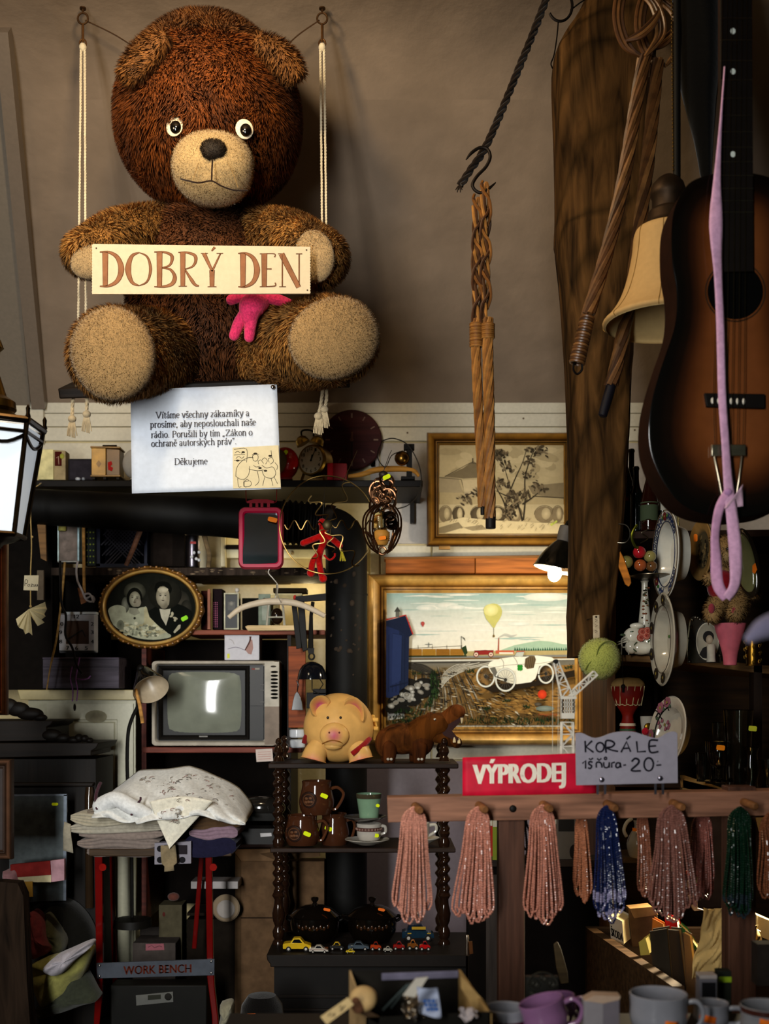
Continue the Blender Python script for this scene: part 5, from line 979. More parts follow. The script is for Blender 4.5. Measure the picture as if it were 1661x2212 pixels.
# middle row of the bookcase
t = T('bookcase', 'tall dark bookcase with brown shelf edges holding the television', 'bookcase', 470, 1640, 4.32)
m = MB(4.32, '6a3a2c'); m.box(306,1398,316,1990,-200,0,'5a2c22'); m.build('side_panel', 'wood', t); m = MB(4.32, '2a1d18'); m.box(620,1372,628,1990,-200,-6,'241812'); m.build('side_panel', 'wood', t)
m = MB(4.32, '8a4f3a'); m.box(400,1361,702,1371,-190,0); m.build('shelf', 'wood', t, bevel=1); m = MB(4.32, '7d4436'); m.box(308,1614,652,1626,-200,2); m.build('shelf', 'wood', t, bevel=1); m = MB(4.32, '3a241c'); m.box(316,1824,622,1832,-200,-4); m.build('shelf', 'wood', t)
m = MB(4.32, '1a1512'); m.box(120,1372,620,1990,-208,-202,'191411'); m.build('back_panel', 'matte', t)
m = MB(4.36, '7a3f34'); m.lathe([(3,1274),(3.6,1278),(3.6,1352),(4,1360)], 453, 10, 12, '9a6a58'); m.build('candle', 'satin', tag_=('slim reddish candle on the shelf beside the oval portrait', 'candle'))
Yb = 4.4
for nm, u0, v0, u1, v1, c, lab, cat in (('hardback_book',434,1276,448,1360,'3a1a18','dark red book spine behind the edge of the oval portrait','book'),('small_speaker',459,1272,480,1360,'241a1e','dark speaker with a pink dotted grille beside the slim candle','speaker'),('black_case',523,1292,558,1360,'15130f','black case on the shelf below the white hanger','case'),('box_file',558,1283,584,1360,'8d988a','pale grey green box file with a finger hole behind the hanger','box file'),('card_box',584,1282,652,1302,'d9c998','cream cardboard box lying behind the white hanger','box'),('dark_ledger',590,1270,662,1280,'3a3020','dark flat ledger lying on the cream cardboard box','book'),('shade_board',430,1240,624,1258,'6a5c38','olive brown strip added as the shade under the rail, high above the radio','board')):  # the olive strip is the shade under the rail, built as a board
    m = MB(Yb if 'board' not in nm else 4.6); m.box(u0,v0,u1,v1,-50,0,c)
    if nm == 'small_speaker':
        for i in range(3):
            for j in range(14): m.blob(462+i*3.6, 1302+j*4, .5, 1.1, 1.3, 'b06a86', n=6)
    if nm == 'box_file': m.blob(571,1296,.5,4,4.5,'23231e'); m.rect(566,1306,577,1340,.4,'a9b0a4')
    if nm == 'card_box': m.rect(584,1282,652,1285,.4,'efe3b8'); m.box(584,1302,600,1360,-50,-30,'b8a878')
    m.build(nm, 'matte', tag_=(lab, cat), bevel=1)
t = T('radio', 'upright black pocket radio with worn silver edges behind the white hanger', 'radio', 500, 1360, 4.38)
m = MB(4.38); m.box(486,1284,514,1358,-30,0,'1d1c1b'); m.rect(492,1300,508,1318,.6,'4c4a44'); m.blob(500,1304,.9,5,5,'8a8578','5d594f'); m.build('case', 'plastic', t, bevel=1)
m = MB(4.38, '8d8a78'); m.frame(484,1281,516,1360,[(0,-30),(0,2),(3,2),(3,-30)]); m.build('silver_edge', 'dullmetal', t); m = MB(4.38, 'cfc8bc'); m.ell(511,1274,-8,5,5,5,12,8); m.tube([(511,1274,-8),(511,1284,-8)], 1.6, 6); m.build('knob', 'gloss', t)
m = MB(4.1, 'd4c4ac'); q = spline([(494,1334),(520,1314),(556,1303),(590,1299),(632,1302),(665,1312),(702,1331)], 5); m.tube([(u,v,0) for u,v in q], [5+2.5*sin(pi*i/(len(q)-1)) for i in range(len(q))], 10); m.tube([(593,1297,0),(596,1285,0),ph(m,598,1263,3.932)], 1.4, 6, 'b9b4aa'); m.build('coat_hanger', 'plastic', tag_=('white wooden coat hanger hung on string below the red mirror', 'hanger'))
t = T('wire_stand', 'little white wire stand on the shelf under the hanger', 'stand', 595, 1356, 4.34)
m = MB(4.34, 'c4bfae'); m.tube([(576,1356,0),(580,1308,0),(583,1304,0),(608,1304,0),(611,1308,0),(615,1356,0)], 2.6, 6); m.tube([(578,1333,0),(613,1333,0)], 2, 6); m.build('wire', 'paint', t)
m = MB(4.34); m.ell(597,1330,-14,14,18,10,14,10,'2a1c14'); m.build('dark_pot', 'gloss', tag_=('small dark pot inside the white wire stand', 'pot'))
m = MB(4.30, 'd6bd90'); m.prism([(530,1354),(536,1351),(640,1351),(640,1362),(536,1363)], -20, 6); m.build('cutting_board', 'wood', tag_=('thin pale wooden board lying on the brown shelf edge', 'board'), bevel=1)
# black kitchen tools
Yt = 4.2
m = MB(Yt, '14110e'); m.prism([(636,1289),(704,1282),(704,1296),(640,1300)], -14, 4); m.ell(637,1291,0,4,6,5,8,6,'c9403a'); m.build('tool_rail', 'satin', tag_=('black rail for kitchen tools with a red end beside the pipe', 'rail'))
for i, (q, lab) in enumerate((([(629,1299),(640,1298),(652,1400),(640,1402)], 'flat black kitchen spatula hanging farthest from the pipe'), ([(642,1300),(657,1298),(664,1404),(654,1408),(648,1380)], 'second flat black spatula hanging next to the first'))):
    m = MB(Yt, '181511'); m.prism(q, -3-i*4, 2-i*4); m.build('spatula', 'satin', tag_=(lab, 'spatula'), bevel=1)
t = T('ladle', 'big black ladle hanging bowl down beside the stovepipe', 'ladle', 673, 1468, Yt)
m = MB(Yt, '15130f'); m.tube([(676,1300,0),(672,1330,0),(671,1400,0)], [4,4,6], 8); m.prism([(664,1400),(679,1400),(678,1412),(666,1412)], -2, 2); m.tube([(673+6*cos(g*pi/6), 1418+7*sin(g*pi/6), 0) for g in range(12)], 2, 6, closed=True); m.build('handle', 'satin', t)
m = MB(Yt, '12141a'); m.lathe([(2,1429),(12,1431),(22,1438),(28,1448),(31,1460),(32,1468),(30,1468)], 674, 0, 28); m.build('bowl', 'gloss', t)
m = MB(Yt, '15120f'); 
for q in ([(674,1468,0),(674,1490,0),(690,1500,0)], [(690,1466,0),(698,1478,0),(690,1490,0)], [(645,1462,0),(642,1495,0)]): m.tube(q, 1.4, 5)
m.box(662,1496,704,1530,-20,0); m.box(676,1488,704,1500,-20,0); m.build('black_grater', 'satin', tag_=('black box grater under the ladle, partly behind the pig bank', 'grater'), bevel=1)
m = MB(Yt-.02, '1c1714'); m.prism([(642,1493),(647,1500),(652,1515),(655,1534),(630,1534),(633,1515),(637,1500)], -8, 6); m.tube([(642,1493,0),(645,1478,0),(640,1470,0)], 1.4, 5); m.build('flat_iron', 'gloss', tag_=('small black flat iron hanging in front of the red brown board', 'iron'), bevel=1)
m = MB(4.28, '8e4a24'); m.box(623,1396,660,1572,-10,0); m.build('chopping_board', 'wood', tag_=('red brown wooden board standing between the television and the pipe', 'board'), bevel=1)
for v0, lab in ((1575, 'upper of two white jars stacked beside the television'), (1597, 'lower of two white jars stacked beside the television')):
    m = MB(4.22, 'c9ccd0'); m.lathe([(14,v0),(17,v0+2),(17,v0+16),(15,v0+18)], 642, 0, 20); m.build('jar', 'gloss', tag_=(lab, 'jar'))
# television
Yv = 4.30; t = T('television', 'old silver framed tube television standing in the bookcase', 'television', 468, 1614, Yv)
m = MB(Yv, '8d877e'); n0 = m.mark(); rframe(m, rr(328,1426,606,1613,8), rr(340,1436,573,1600,7), -30, 14, 'b0a798', 8)
m.prism([(573,1430),(604,1430),(604,1526),(573,1526)], -20, 14.5, 'bdb6a8'); m.prism([(573,1526),(604,1526),(604,1608),(573,1608)], -20, 14.3, '8f8072'); m.box(334,1432,600,1608,-150,-6,'1b1917'); m.build('cabinet', 'satin', t)
m = MB(Yv); m.box(339,1434,574,1602,-10,4,'1c1b19'); m.frame(343,1438,540,1598,[(0,4,'24211e'),(2,10,'2a2724'),(8,6,'181614'),(15,0,'0e0d0c')]); m.box(541,1440,570,1524,4,9,'33302d'); m.box(541,1526,570,1596,4,8,'262321'); m.build('bezel', 'plastic', t, ang=20)
m = MB(Yv, '85887a'); m.grid(lambda s, q: (357+s*170, 1449+q*136, 3+9*(1-(2*s-1)**2)*(1-(2*q-1)**2)**.5), 16, 12); m.build('screen', 'gloss', t)
m = MB(Yv, '1a1816')
for i in range(8): m.blob(594,1452+i*7.9,15,8,2.6,'15130f',n=14)
m.blob(592,1440,15,6,2,'4a453e'); m.build('vent_slot', 'matte', t)
m = MB(Yv); m.rect(545,1444,562,1447,9.6,'8a4038'); m.rect(552,1443,562,1447,9.8,'9c968a'); m.rect(432,1589,450,1592,10.6,'8d8a84')
m.build('badge', 'satin', t)
for v in (1478,1490,1515):
    m = MB(Yv, '4a4642'); m.box(563,v,572,v+2.4,8,12); m.build('control_button', 'plastic', t)
t = T('white_carton', 'white carton printed with a curved brown strap, standing on the television', 'carton', 522, 1426, 4.34)
m = MB(4.34, 'cfcdd2'); m.box(485,1371,560,1426,-60,0); m.build('carton', 'paper', t, bevel=1)
m = MB(4.34); m.poly([(540,1382),(545,1382),(547,1400),(543,1414),(536,1412),(530,1404)], .5, 'b08f88'); m.stroke(spline([(541,1375),(540,1384),(534,1396),(529,1405)],4), .8, [5,4,3.6,3.4,3.2,3,3,2.8,2.6,2.6,2.4,2.2,2], '5a3a32'); m.stroke(spline([(492,1402),(510,1398),(528,1404)],4), .8, 1.2, '8f8a96'); m.stroke(spline([(494,1380),(502,1384),(506,1392)],4),.8,1,'a49f9a'); m.rect(491,1412,496,1422,.9,'d8dc5a'); m.build('print', 'paper', t)
m = MB(4.27); m.prism([(552,1619),(588,1617),(590,1644),(554,1646)], -2, 0, 'd6c6bc')
for i in range(4): m.stroke([(557,1625+i*5),(585,1623.6+i*5)], .5, 1, 'c08a80')
m.build('price_note', 'paper', tag_=('small pinkish price note stuck to the shelf edge below the television', 'note'))
m = MB(4.4, '4a4642'); m.box(525,1722,585,1770,-40,0,'45423e'); m.box(530,1770,590,1824,-40,-4,'24211e'); m.ell(555,1742,2,20,9,4,14,8,'6a6660'); m.rect(566,1800,584,1808,-3,'b9b4ac'); m.build('cassette_player', 'plastic', tag_=('grey cassette player on the dark shelf beside the pile of linen', 'player'), bevel=2)
# lamp with a tilted shade
Yd = 4.05; t = T('desk_lamp', 'black desk lamp with tilted shade in front of the television', 'desk lamp', 290, 1990, Yd)
m = MB(Yd, '1a1815'); ax = Vector((.42,.66,.62)).normalized(); c0 = Vector((318,1470,0))
pr = [(-38,8),(-34,14),(-22,19),(0,28),(18,36),(30,40)]; e1 = ax.orthogonal().normalized(); e2 = ax.cross(e1)
def cone(pr, c): 
    vs = []
    for h, r in pr:
        for j in range(32): g = 2*pi*j/32; vs.append(tuple(c0+ax*h+(e1*cos(g)+e2*sin(g))*r))
    m.add(vs, [(i*32+j, i*32+(j+1)%32, (i+1)*32+(j+1)%32, (i+1)*32+j) for i in range(len(pr)-1) for j in range(32)]+([tuple(range(32))]), c)
cone(pr, '1a1815'); m.build('lamp_shade', 'gloss', t)
m = MB(Yd, 'c9b79c'); cone([(-14,10),(0,26.5),(18,34.5),(30,38.8)], 'b5a68e'); m.build('shade_lining', 'paint', t)
m = MB(Yd, '14120f'); m.tube(spline([(304,1444,-8),(296,1480,-12),(296,1520,-14),(282,1552,-14),(273,1590,-14),(272,1680,-14),(280,1800,-14),(282,1990,-14)], 5), 4, 8); m.ell(303,1444,-6,9,9,9,14,8); m.build('arm', 'satin', t); m = MB(Yd, '17140f'); m.lathe([(10,1984),(40,1988),(42,2004),(10,2006)], 283, -14, 24); m.build('lamp_foot', 'satin', t)
m = MB(4.02, 'b88a4e'); m.tube([(293,1488,0),(302,1524,0),(308,1562,0)], [3,4,4], 8); m.build('paint_brush', 'wood', tag_=('slim wooden brush handle hanging beside the tilted desk lamp', 'brush'))
# square clock, box, strings
Yz = 4.25; t = T('square_clock', 'square white kitchen clock with brown centre under the stovepipe', 'clock', 166, 1410, Yz)
m = MB(Yz); rframe(m, rr(124,1324,208,1410,3), rr(142,1341,192,1391,1), -14, 2, 'b6b6bc', 0); m.box(144,1322,174,1328,-14,5,'cfd6dc'); m.box(179,1322,209,1327,-14,5,'cfd6dc'); m.build('case', 'plastic', t); m = MB(Yz); m.rect(140,1340,194,1393,-2,'4a3424'); m.build('centre_plate', 'satin', t)
m = MB(Yz)
for s, u, v in (('12',166,1332),('2',200,1348),('3',200,1366),('4',200,1386),('5',187,1400),('6',166,1400),('7',147,1400),('8',132,1386),('9',132,1366),('10',132,1348)): type_on(m, s, u-(3 if len(s) == 1 else 5.5), v-4, u+(3 if len(s) == 1 else 5.5), v+4, 2.6, '26262a', .3)
m.build('numeral', 'matte', t); m = MB(Yz, '17140f'); m.stroke([(146,1381),(178,1361)], .4, 3, '17140f'); m.stroke([(178,1361),(184,1375)],.4,2.4,'17140f'); m.build('clock_hand', 'satin', t)
t = T('violet_crate', 'low violet grey wooden box on top of the cream cupboard', 'box', 178, 1487, 4.2)
m = MB(4.2, '5c5266'); m.box(92,1420,257,1487,-120,0,'504a54'); m.box(92,1420,257,1424,-120,3,'625a68'); m.rect(92,1440,257,1441.5,.8,'2a2632'); m.build('body', 'wood', t, bevel=1.5)
m = MB(4.12, '8a5a98'); 
for q in ([(156,1440,0),(152,1465,0),(158,1492,2),(157,1515,2)], [(172,1420,0),(164,1464,0),(168,1490,2),(166,1514,2)], [(166,1466,0),(178,1468,2),(190,1466,2),(196,1460,2)]): m.tube(spline(q, 5), 1.4, 5)
m.build('purple_thread', 'yarn', tag_=('loose purple thread trailing over the violet grey box', 'thread'))
m = MB(4.1, 'b08e56'); m.tube(spline([(140,1214,0),(136,1262,0),(131,1310,0),(122,1380,0),(109,1440,0),(101,1490,0)], 5), [2.6]*10+[2.2]*10+[1.6]*6, 6); m.build('bamboo_cane', 'wood', tag_=('thin bamboo cane leaning past the square clock', 'cane'))
m = MB(4.1, '1a1614'); m.tube(spline([(131,1212,4),(134,1300,6),(144,1330,6),(143,1372,6),(158,1400,6),(166,1435,4),(178,1456,4)], 5), 2.6, 6); m.build('dark_strap', 'cloth', tag_=('dark strap dangling across the square clock', 'strap'))
# cream cupboard
Yc = 4.3; t = T('cream_cupboard', 'cream painted cupboard with moulded top and panelled door', 'cupboard', 180, 2130, Yc)
m = MB(Yc, 'aba68c'); m.box(60,1512,292,2200,-150,-4,'a9a68e'); m.build('body', 'paint', t); m = MB(Yc); m.prism([(40,1490),(298,1490),(298,1498),(292,1512),(46,1512)], -155, 8, 'a5986c'); m.build('cornice', 'paint', t, bevel=1.5)
m = MB(Yc, 'b3b09a'); m.frame(102,1520,288,2190,[(0,-4),(0,2),(34,2),(36,-1),(39,-1),(42,2),(60,2)], 'b0ad97'); m.rect(160,1578,230,2130,1.6,'aeab95'); m.build('door', 'paint', t, ang=20)
m = MB(Yc); m.blob(208,1548,2.4,24,14,'7d7664','8f8a74',18); m.blob(162,1528,2.6,3,8,'2a241c'); m.build('stain', 'matte', t)
# carved dark sideboard top
Ye = 3.95; t = T('carved_dresser', 'dark carved dresser with stepped cornices beside the cream cupboard', 'dresser', 95, 2180, Ye)
m = MB(Ye, '150f0a'); m.box(-120,1640,205,2220,-160,-6); m.build('body', 'woodv', t); 
m = MB(Ye, '1a120c')
for q in ([(-120,1604),(216,1604),(210,1616),(200,1622),(200,1632),(-120,1640)], [(-120,1556),(118,1556),(112,1566),(104,1570),(104,1600),(-120,1604)], [(-120,1690),(205,1690),(202,1698),(-120,1698)]): m.prism(q, -160, 10)
m.build('cornice', 'wood', t, bevel=2); m = MB(Ye, '120d09')
for u, v, a, b_ in ((112,1588,24,14),(136,1594,18,10),(160,1598,14,8),(172,1594,10,9),(184,1595,9,8),(195,1599,8,6),(66,1542,30,14),(40,1532,26,16),(18,1526,24,18),(88,1550,16,8)): m.ell(u, v, 4, a, b_, 10, 14, 10)
m.build('carving', 'wood', t); m = MB(Ye, '33261a'); m.tube([(194,1700,2),(194,1720,4),(193,1800,4),(194,1960,2)], [8,10,8,9], 12); m.build('column', 'gloss', t)
t = T('cheval_mirror', 'tall mirror with bright edge and a yellow sticker leaning on the dark dresser', 'mirror', 82, 1950, 3.85)
m = MB(3.85, '5d6468'); m.prism([(20,1717),(144,1716),(142,1945),(20,1950)], -6, 0, '70787a'); m.build('mirror_glass', 'metal', t); m = MB(3.85, '8f98a4'); m.prism([(138,1717),(145,1716),(143,1945),(137,1945)], -6, 2); m.prism([(20,1716),(145,1715),(145,1719),(20,1720)], -6, 2); m.build('bright_edge', 'metal', t)
sticker(t, 119, 1737, 3.85, 1, 14, 6, 0)
m = MB(3.7); m.prism([(22,1868),(108,1860),(110,1890),(24,1896)], -10, 0, '7a2a28'); m.prism([(24,1896),(110,1890),(110,1906),(24,1906)], -10, -1, 'b8b092'); m.prism([(108,1860),(138,1856),(138,1902),(110,1906)], -14, -3, 'a5848c'); m.build('reflected_carton', 'matte', tag_=('red and cream carton added before the tall mirror in place of its reflection', 'carton'))  # built as a real carton in place of what the mirror reflects
m = MB(3.68); m.prism([(48,1905),(70,1904),(71,1937),(49,1938)], -2, 0, '9c7a34'); m.build('reflected_note', 'paper', tag_=('ochre paper note added below the red and cream carton, standing for a reflection', 'note'))  # added as well for the ochre spot in the mirror image
m = MB(4.4, '171310'); m.box(-40,1130,110,1490,-60,-10); m.build('black_cupboard', 'matte', tag_=('black cupboard side behind the twine with the paper tag', 'cupboard'))
m = MB(4.62, '14110e'); m.box(105,1244,238,1492,-10,0); m.build('dark_backing', 'matte', tag_=('dark backing added behind the square clock and hanging cables to darken the wall', 'board'))  # added to darken the bright wall behind the clock
m = MB(4.3, '7d5e3a'); m.prism([(80,1130),(98,1132),(100,1212),(88,1206)], -6, 0); m.build('wood_strip', 'wood', tag_=('short brown wooden strip under the pipe beside the switch box', 'strip'))
m = MB(4.3, '5f5548'); m.box(80,1232,94,1296,-6,0); m.build('grey_strip', 'matte', tag_=('short grey strip standing behind the twine above the paper fan', 'strip'))
# ================================================================== the whatnot with its ornaments, linen on the trestle, cartons
Ya = 4.0
t = T('whatnot_stand', 'dark whatnot with barley twist posts standing on the black chest', 'whatnot', 785, 2030, Ya)
m = MB(Ya, '2a1c14'); m.prism([(586,1645),(986,1645),(986,1656),(586,1656)], -110, 65); m.build('shelf', 'wood', t, bevel=2); m = MB(Ya, '2e2018'); m.prism([(590,1823),(980,1823),(980,1833),(590,1833)], -110, 65); m.build('shelf', 'wood', t, bevel=2)
def twist(m, u, w, v0, v1, R, pitch, c):
    n = 16; k = int((v1-v0)/2.2); vs = []
    for i in range(k+1):
        v = v0+(v1-v0)*i/k; e = min(1, i/4, (k-i)/4)
        for j in range(n): g = 2*pi*j/n; r = R*(1+.27*e*cos(g-2*pi*v/pitch)); vs.append((u+r*cos(g), v, w+r*sin(g)))
    m.add(vs, [(i*n+j, i*n+(j+1)%n, (i+1)*n+(j+1)%n, (i+1)*n+j) for i in range(k) for j in range(n)]+[tuple(range(n)), tuple(range(k*n, k*n+n))], c)
for w_ in (45, -92):
    for u in (606, 957):
        m = MB(Ya, '2b1b12'); m.lathe([(2,1592),(6,1596),(7,1602),(4,1607),(9,1614),(11,1622),(7,1630),(10,1635),(12,1641)], u, w_, 18); twist(m, u, w_, 1652, 1790, 10.5, 21, '2b1b12'); m.lathe([(10,1788),(13,1794),(9,1802),(13,1812),(11,1823)], u, w_, 18)
        twist(m, u, w_, 1833, 1920, 10.5, 21, '2b1b12'); m.lathe([(10,1918),(14,1926),(9,1934),(10,1946),(14,1964),(12,1980),(8,1990),(13,2002),(12,2012),(9,2018),(13,2024),(13,2030)], u, w_, 18); m.build('twisted_post', 'gloss', t)
Yx = 3.96
t = T('black_chest', 'black wooden chest under the whatnot with toy cars lined along its top', 'chest', 780, 2520, Yx)
m = MB(Yx, '15110e'); m.box(602,2060,1000,2420,-96,100); m.build('body', 'satin', t); m = MB(Yx, '1d1713'); m.prism([(588,2034.5),(1016,2034.5),(1014,2046),(1006,2054),(1006,2060),(596,2060),(596,2054),(590,2046)], -100, 120); m.build('top_board', 'satin', t, bevel=2)
m = MB(Yx, '1c1612')
for v in (2122, 2150, 2190): m.box(612,v,990,v+6,98,104)
m.build('moulding', 'satin', t, bevel=1)
# pig bank
t = T('pig_bank', 'big yellow ceramic pig bank with pink cheeks and red ribbon on the whatnot', 'pig bank', 733, 1645, 3.96)
YP = 3.96; m = MB(YP, 'd9a552'); m.ell(731,1572,-6,76,75,70,40,28)
for i, (u, v, w_) in enumerate(m.V): m.V[i] = (u, v, w_)
i0 = m.mark()
def tint(m, i0, spots, base):
    for i in range(i0, len(m.V)):
        u, v, w_ = m.V[i]; c = Vector(lin(base))
        for su, sv, sr, sc, fw in spots:
            if fw and w_ < 0: continue
            q = max(0, 1-hypot(u-su, v-sv)/sr); q = q*q*(3-2*q); c = c.lerp(Vector(lin(sc)), q)
        m.C[i] = tuple(c)
for pts, rad in (([(694,1606,26),(683,1626,32),(679,1640,34)], [22,25,27]), ([(766,1608,26),(777,1627,32),(781,1640,34)], [22,25,26]), ([(695,1610,-40),(688,1640,-46)], [26,24]), ([(770,1610,-40),(776,1640,-46)], [26,24])):
    Q = spline([p+(r,) for p, r in zip(pts, rad)], 5); m.tube([q[:3] for q in Q], [q[3]+(2 if i == len(Q)-1 else 0) for i, q in enumerate(Q)], 22)
m.V = [(u, min(v, 1649), w_) for u, v, w_ in m.V]
m.ell(725,1586,62,31,27,16,28,16); m.ell(722,1609,58,19,9,14,22,12)
tint(m, 0, ((725,1586,22,'b8526a',1),(677,1652,34,'c8647a',0),(784,1654,36,'d0667a',0)), 'd2a766'); m.build('body', 'plastic', t)
for k, (pts, tl) in enumerate(((([(676,1542),(672,1522),(682,1507),(700,1503),(714,1514),(712,1524),(700,1536),(686,1548)]), -8), ([(742,1524),(748,1512),(766,1506),(782,1518),(789,1540),(786,1560),(772,1548),(754,1540)], 8))):
    m = MB(YP, 'd2a14e'); q = spline(pts+[pts[0]], 4)[:-1]; cu = sum(p[0] for p in q)/len(q); cv = sum(p[1] for p in q)/len(q); n = len(q); vs = []; cs = []
    for s_, w_, c in ((1,30,'d2a766'),(1.04,40,'d8ae70'),(.9,46,'d0a462'),(.6,38,'c08458'),(.25,35,'a84c5e')):
        for u, v in q: vs.append((cu+(u-cu)*s_, cv+(v-cv)*s_, w_)); cs.append(lin(c))
    m.add(vs, [(i*n+j, i*n+(j+1)%n, (i+1)*n+(j+1)%n, (i+1)*n+j) for i in range(4) for j in range(n)]+[tuple(range(4*n, 5*n))], cs); m.build('ear', 'plastic', t)
for u, v in ((711,1549),(738,1549)):
    m = MB(YP, '241c18'); m.ell(u, v, 60, 2.8, 3, 3, 10, 8); m.build('eye', 'gloss', t)
m = MB(YP, '7a4a24'); m.ell(715,1580,76.5,2,2.2,1.5,8,6,'6a3a28'); m.ell(736,1580,76.5,2,2.2,1.5,8,6,'6a3a28'); m.build('nostril', 'satin', t)
m = MB(YP, '8a5a24'); m.tube(spline([(700,1604,66),(710,1599,76),(722,1596,80),(736,1599,76),(745,1604,66)], 5), 1.3, 5); m.build('mouth_line', 'satin', t)
for pts in ([(762,1626,58),(775,1616,54),(790,1604,40),(800,1592,20)], [(657,1606,4),(660,1596,14),(664,1588,22)]):
    m = MB(YP, '8f1c1c'); ribbon(m, [p+(11,) for p in pts], '8f1c1c', .1); m.build('ribbon', 'cloth', t, solid=1)
m = MB(YP, 'd9ac5c'); 
for v in (1556, 1575): m.tube([(796,v,-10),(808,v-1,-6),(817,v-1,-4)], [4,5,4.6], 10)
m.tube(spline([(800,1556,-14),(806,1548,-24),(812,1575,-24)], 5), 4, 8); m.build('tail', 'gloss', t)
# carved hippo
t = T('hippo_carving', 'dark carved wooden hippopotamus with gaping mouth beside the pig bank', 'hippo figure', 880, 1645, 3.96)
YH = 3.96; m = MB(YH, '46260f'); m.ell(868,1596,-4,52,34,40,28,18,'553113'); m.ell(836,1606,-6,26,34,36,20,14,'5a3416'); m.ell(904,1600,-2,34,36,36,22,14)
limb(m, [(900,1590,0),(922,1574,2),(948,1564,4)], [34,31,25], 22, '54300f'); limb(m, [(935,1572,4),(962,1556,4),(982,1542,4)], [22,19,20], 20, '6a3c18'); m.ell(986,1538,4,19,17,24,20,14,'663a18'); limb(m, [(935,1584,4),(962,1594,4),(986,1604,4)], [19,15,12], 18, '54300f')
for u, w_ in ((842,20),(906,22),(838,-26),(900,-26)): limb(m, [(u,1612,w_),(u-1,1628,w_),(u-2,1638,w_)], [17,15,14], 16, '4a2810')
m.build('body', 'oldwood', t)
for u, w_ in ((925,16),(932,-16)): m = MB(YH, '5a3416'); m.ell(u,1546,w_,5,8,4,12,8); m.build('ear', 'oldwood', t)
m = MB(YH, 'c9bfae'); m.ell(938,1555,24,4,4,3,12,8); m.ell(939,1555,26.4,2,2,1.4,8,6,'1a1410'); m.build('eye', 'gloss', t)
m = MB(YH, '2a0f0a'); m.prism([(950,1576),(978,1556),(1000,1546),(996,1556),(975,1578),(990,1596),(985,1600),(958,1588)], -12, 20, '36140c'); m.build('mouth_lining', 'satin', t)
m = MB(YH, 'd8c49a')
for u, v, w_, d in ((996,1552,18,1),(990,1594,16,-1),(980,1592,20,-1),(996,1552,-8,1),(988,1594,-8,-1)): m.lathe([(1,v),(3,v+5),(3.6,v+11)] if d < 0 else [(3.6,v-2),(3,v+5),(1,v+10)], u, w_, 10)
m.build('tooth', 'gloss', t); m = MB(YH, 'b9b2a4')
for u in (838, 845, 903, 910): m.ell(u, 1638, 35, 3.4, 3, 3, 8, 6)
m.build('toe', 'satin', t)
# crockery
def cup(lab, cat, name, u, Y, prof, c, m_='gloss', handle=None, hc=None, wall=2.4, group=None, extra=None):
    t = T(name, lab, cat, u, prof[-1][1], Y, group); m = MB(Y, c); pr = spline(prof, 4); inner = [(max(r-wall, .5), v) for r, v in pr]
    inn = [(r, min(v, prof[-1][1]-4)) for r, v in inner]; m.lathe([(r, v) for r, v in reversed(pr)]+[(pr[0][0]-wall*.5, pr[0][1]-1)]+inn, u, 0, 32, c); m.build('body', m_, t)
    if handle:
        m = MB(Y, hc or c); m.tube(spline(handle, 5), [3.0+.8*abs(i/12-1) for i in range(len(spline(handle, 5)))], 8); m.build('handle', m_, t)
    return t
BR = '4a2c1c'
def brown(lab, u, v0, v1, r, Y, med, st, hu, group='brown glazed mugs on the whatnot'):
    h = v1-v0; t = cup(lab, 'mug', 'stoneware_mug', u, Y, [(r*.85,v0),(r*.82,v0+h*.12),(r*.88,v0+h*.3),(r,v0+h*.6),(r*.95,v0+h*.82),(r*.82,v1)], BR, 'gloss', [(u+r*.8,v0+h*.24,0),(u+r*1.2,v0+h*.2,0),(u+hu,v0+h*.42,0),(u+r*1.15,v0+h*.82,0),(u+r*.9,v0+h*.86,0)], '5a3824')
    if med: m = MB(Y, '2e1c14'); i0 = m.mark(); m.tube([(med[0],med[1],0),(med[0],med[1],3),(med[0],med[1],4)], [18,17,14], 24); m.tube([(med[0]+12*cos(g*pi/8),med[1]+12*sin(g*pi/8),4) for g in range(16)], 1.5, 5, '5a3c28', closed=True); [m.ell(med[0]+a, med[1]+b_, 4, 4, 3, 2, 8, 6, '6a4a34') for a, b_ in ((-5,-3),(4,-4),(0,4),(-6,5),(6,4))]; i1 = len(m.V); m.rot(i0, (u, med[1], -r*.96), 'v', 0); m.V = [(a, b_, c_+sqrt(max(r*r*.9-(a-u)**2, 0))*.98) for a, b_, c_ in m.V]; m.build('medallion', 'satin', t)
    q = sqrt(max(r*r-(st[0]-u)**2, 4)); sticker(t, st[0], st[1], Y, q+1.5, 16, 9, 22); return t
brown('brown glazed mug with round medallion stacked on top of the other two', 684, 1687, 1758, 38, 3.93, (669,1725), (702,1716), 58)
brown('brown glazed mug with round medallion at the bottom, near the twisted post', 653, 1761, 1824, 38, 3.92, (638,1797), (666,1797), 54)
brown('plain brown glazed mug standing behind the lower medallion mug', 722, 1757, 1824, 32, 3.99, None, (711,1786), 44)
def saucer(lab, u, v0, v1, r, Y, c='a9a49a'):
    m = MB(Y, c); m.lathe([(r*.42,v1),(r*.48,v1-2),(r*.8,v0+5),(r,v0),(r*1.0,v0-1.4),(r*.78,v0+3),(r*.4,v1-4)], u, 0, 40); return m.build('saucer', 'gloss', tag_=(lab, 'saucer'))
t = cup('tapering pale green tumbler with brown rim on the upper saucer', 'tumbler', 'green_tumbler', 797, 3.93, [(28,1715),(25,1735),(22.5,1752),(21,1766)], '7d9a80')
m = MB(3.93, '4a4434'); m.lathe([(28.3,1714),(28.4,1718),(27.2,1724)], 797, 0, 32, cap=False); m.build('rim_band', 'gloss', t); sticker(t, 816, 1738, 3.93, 22, 8, 7, 10)
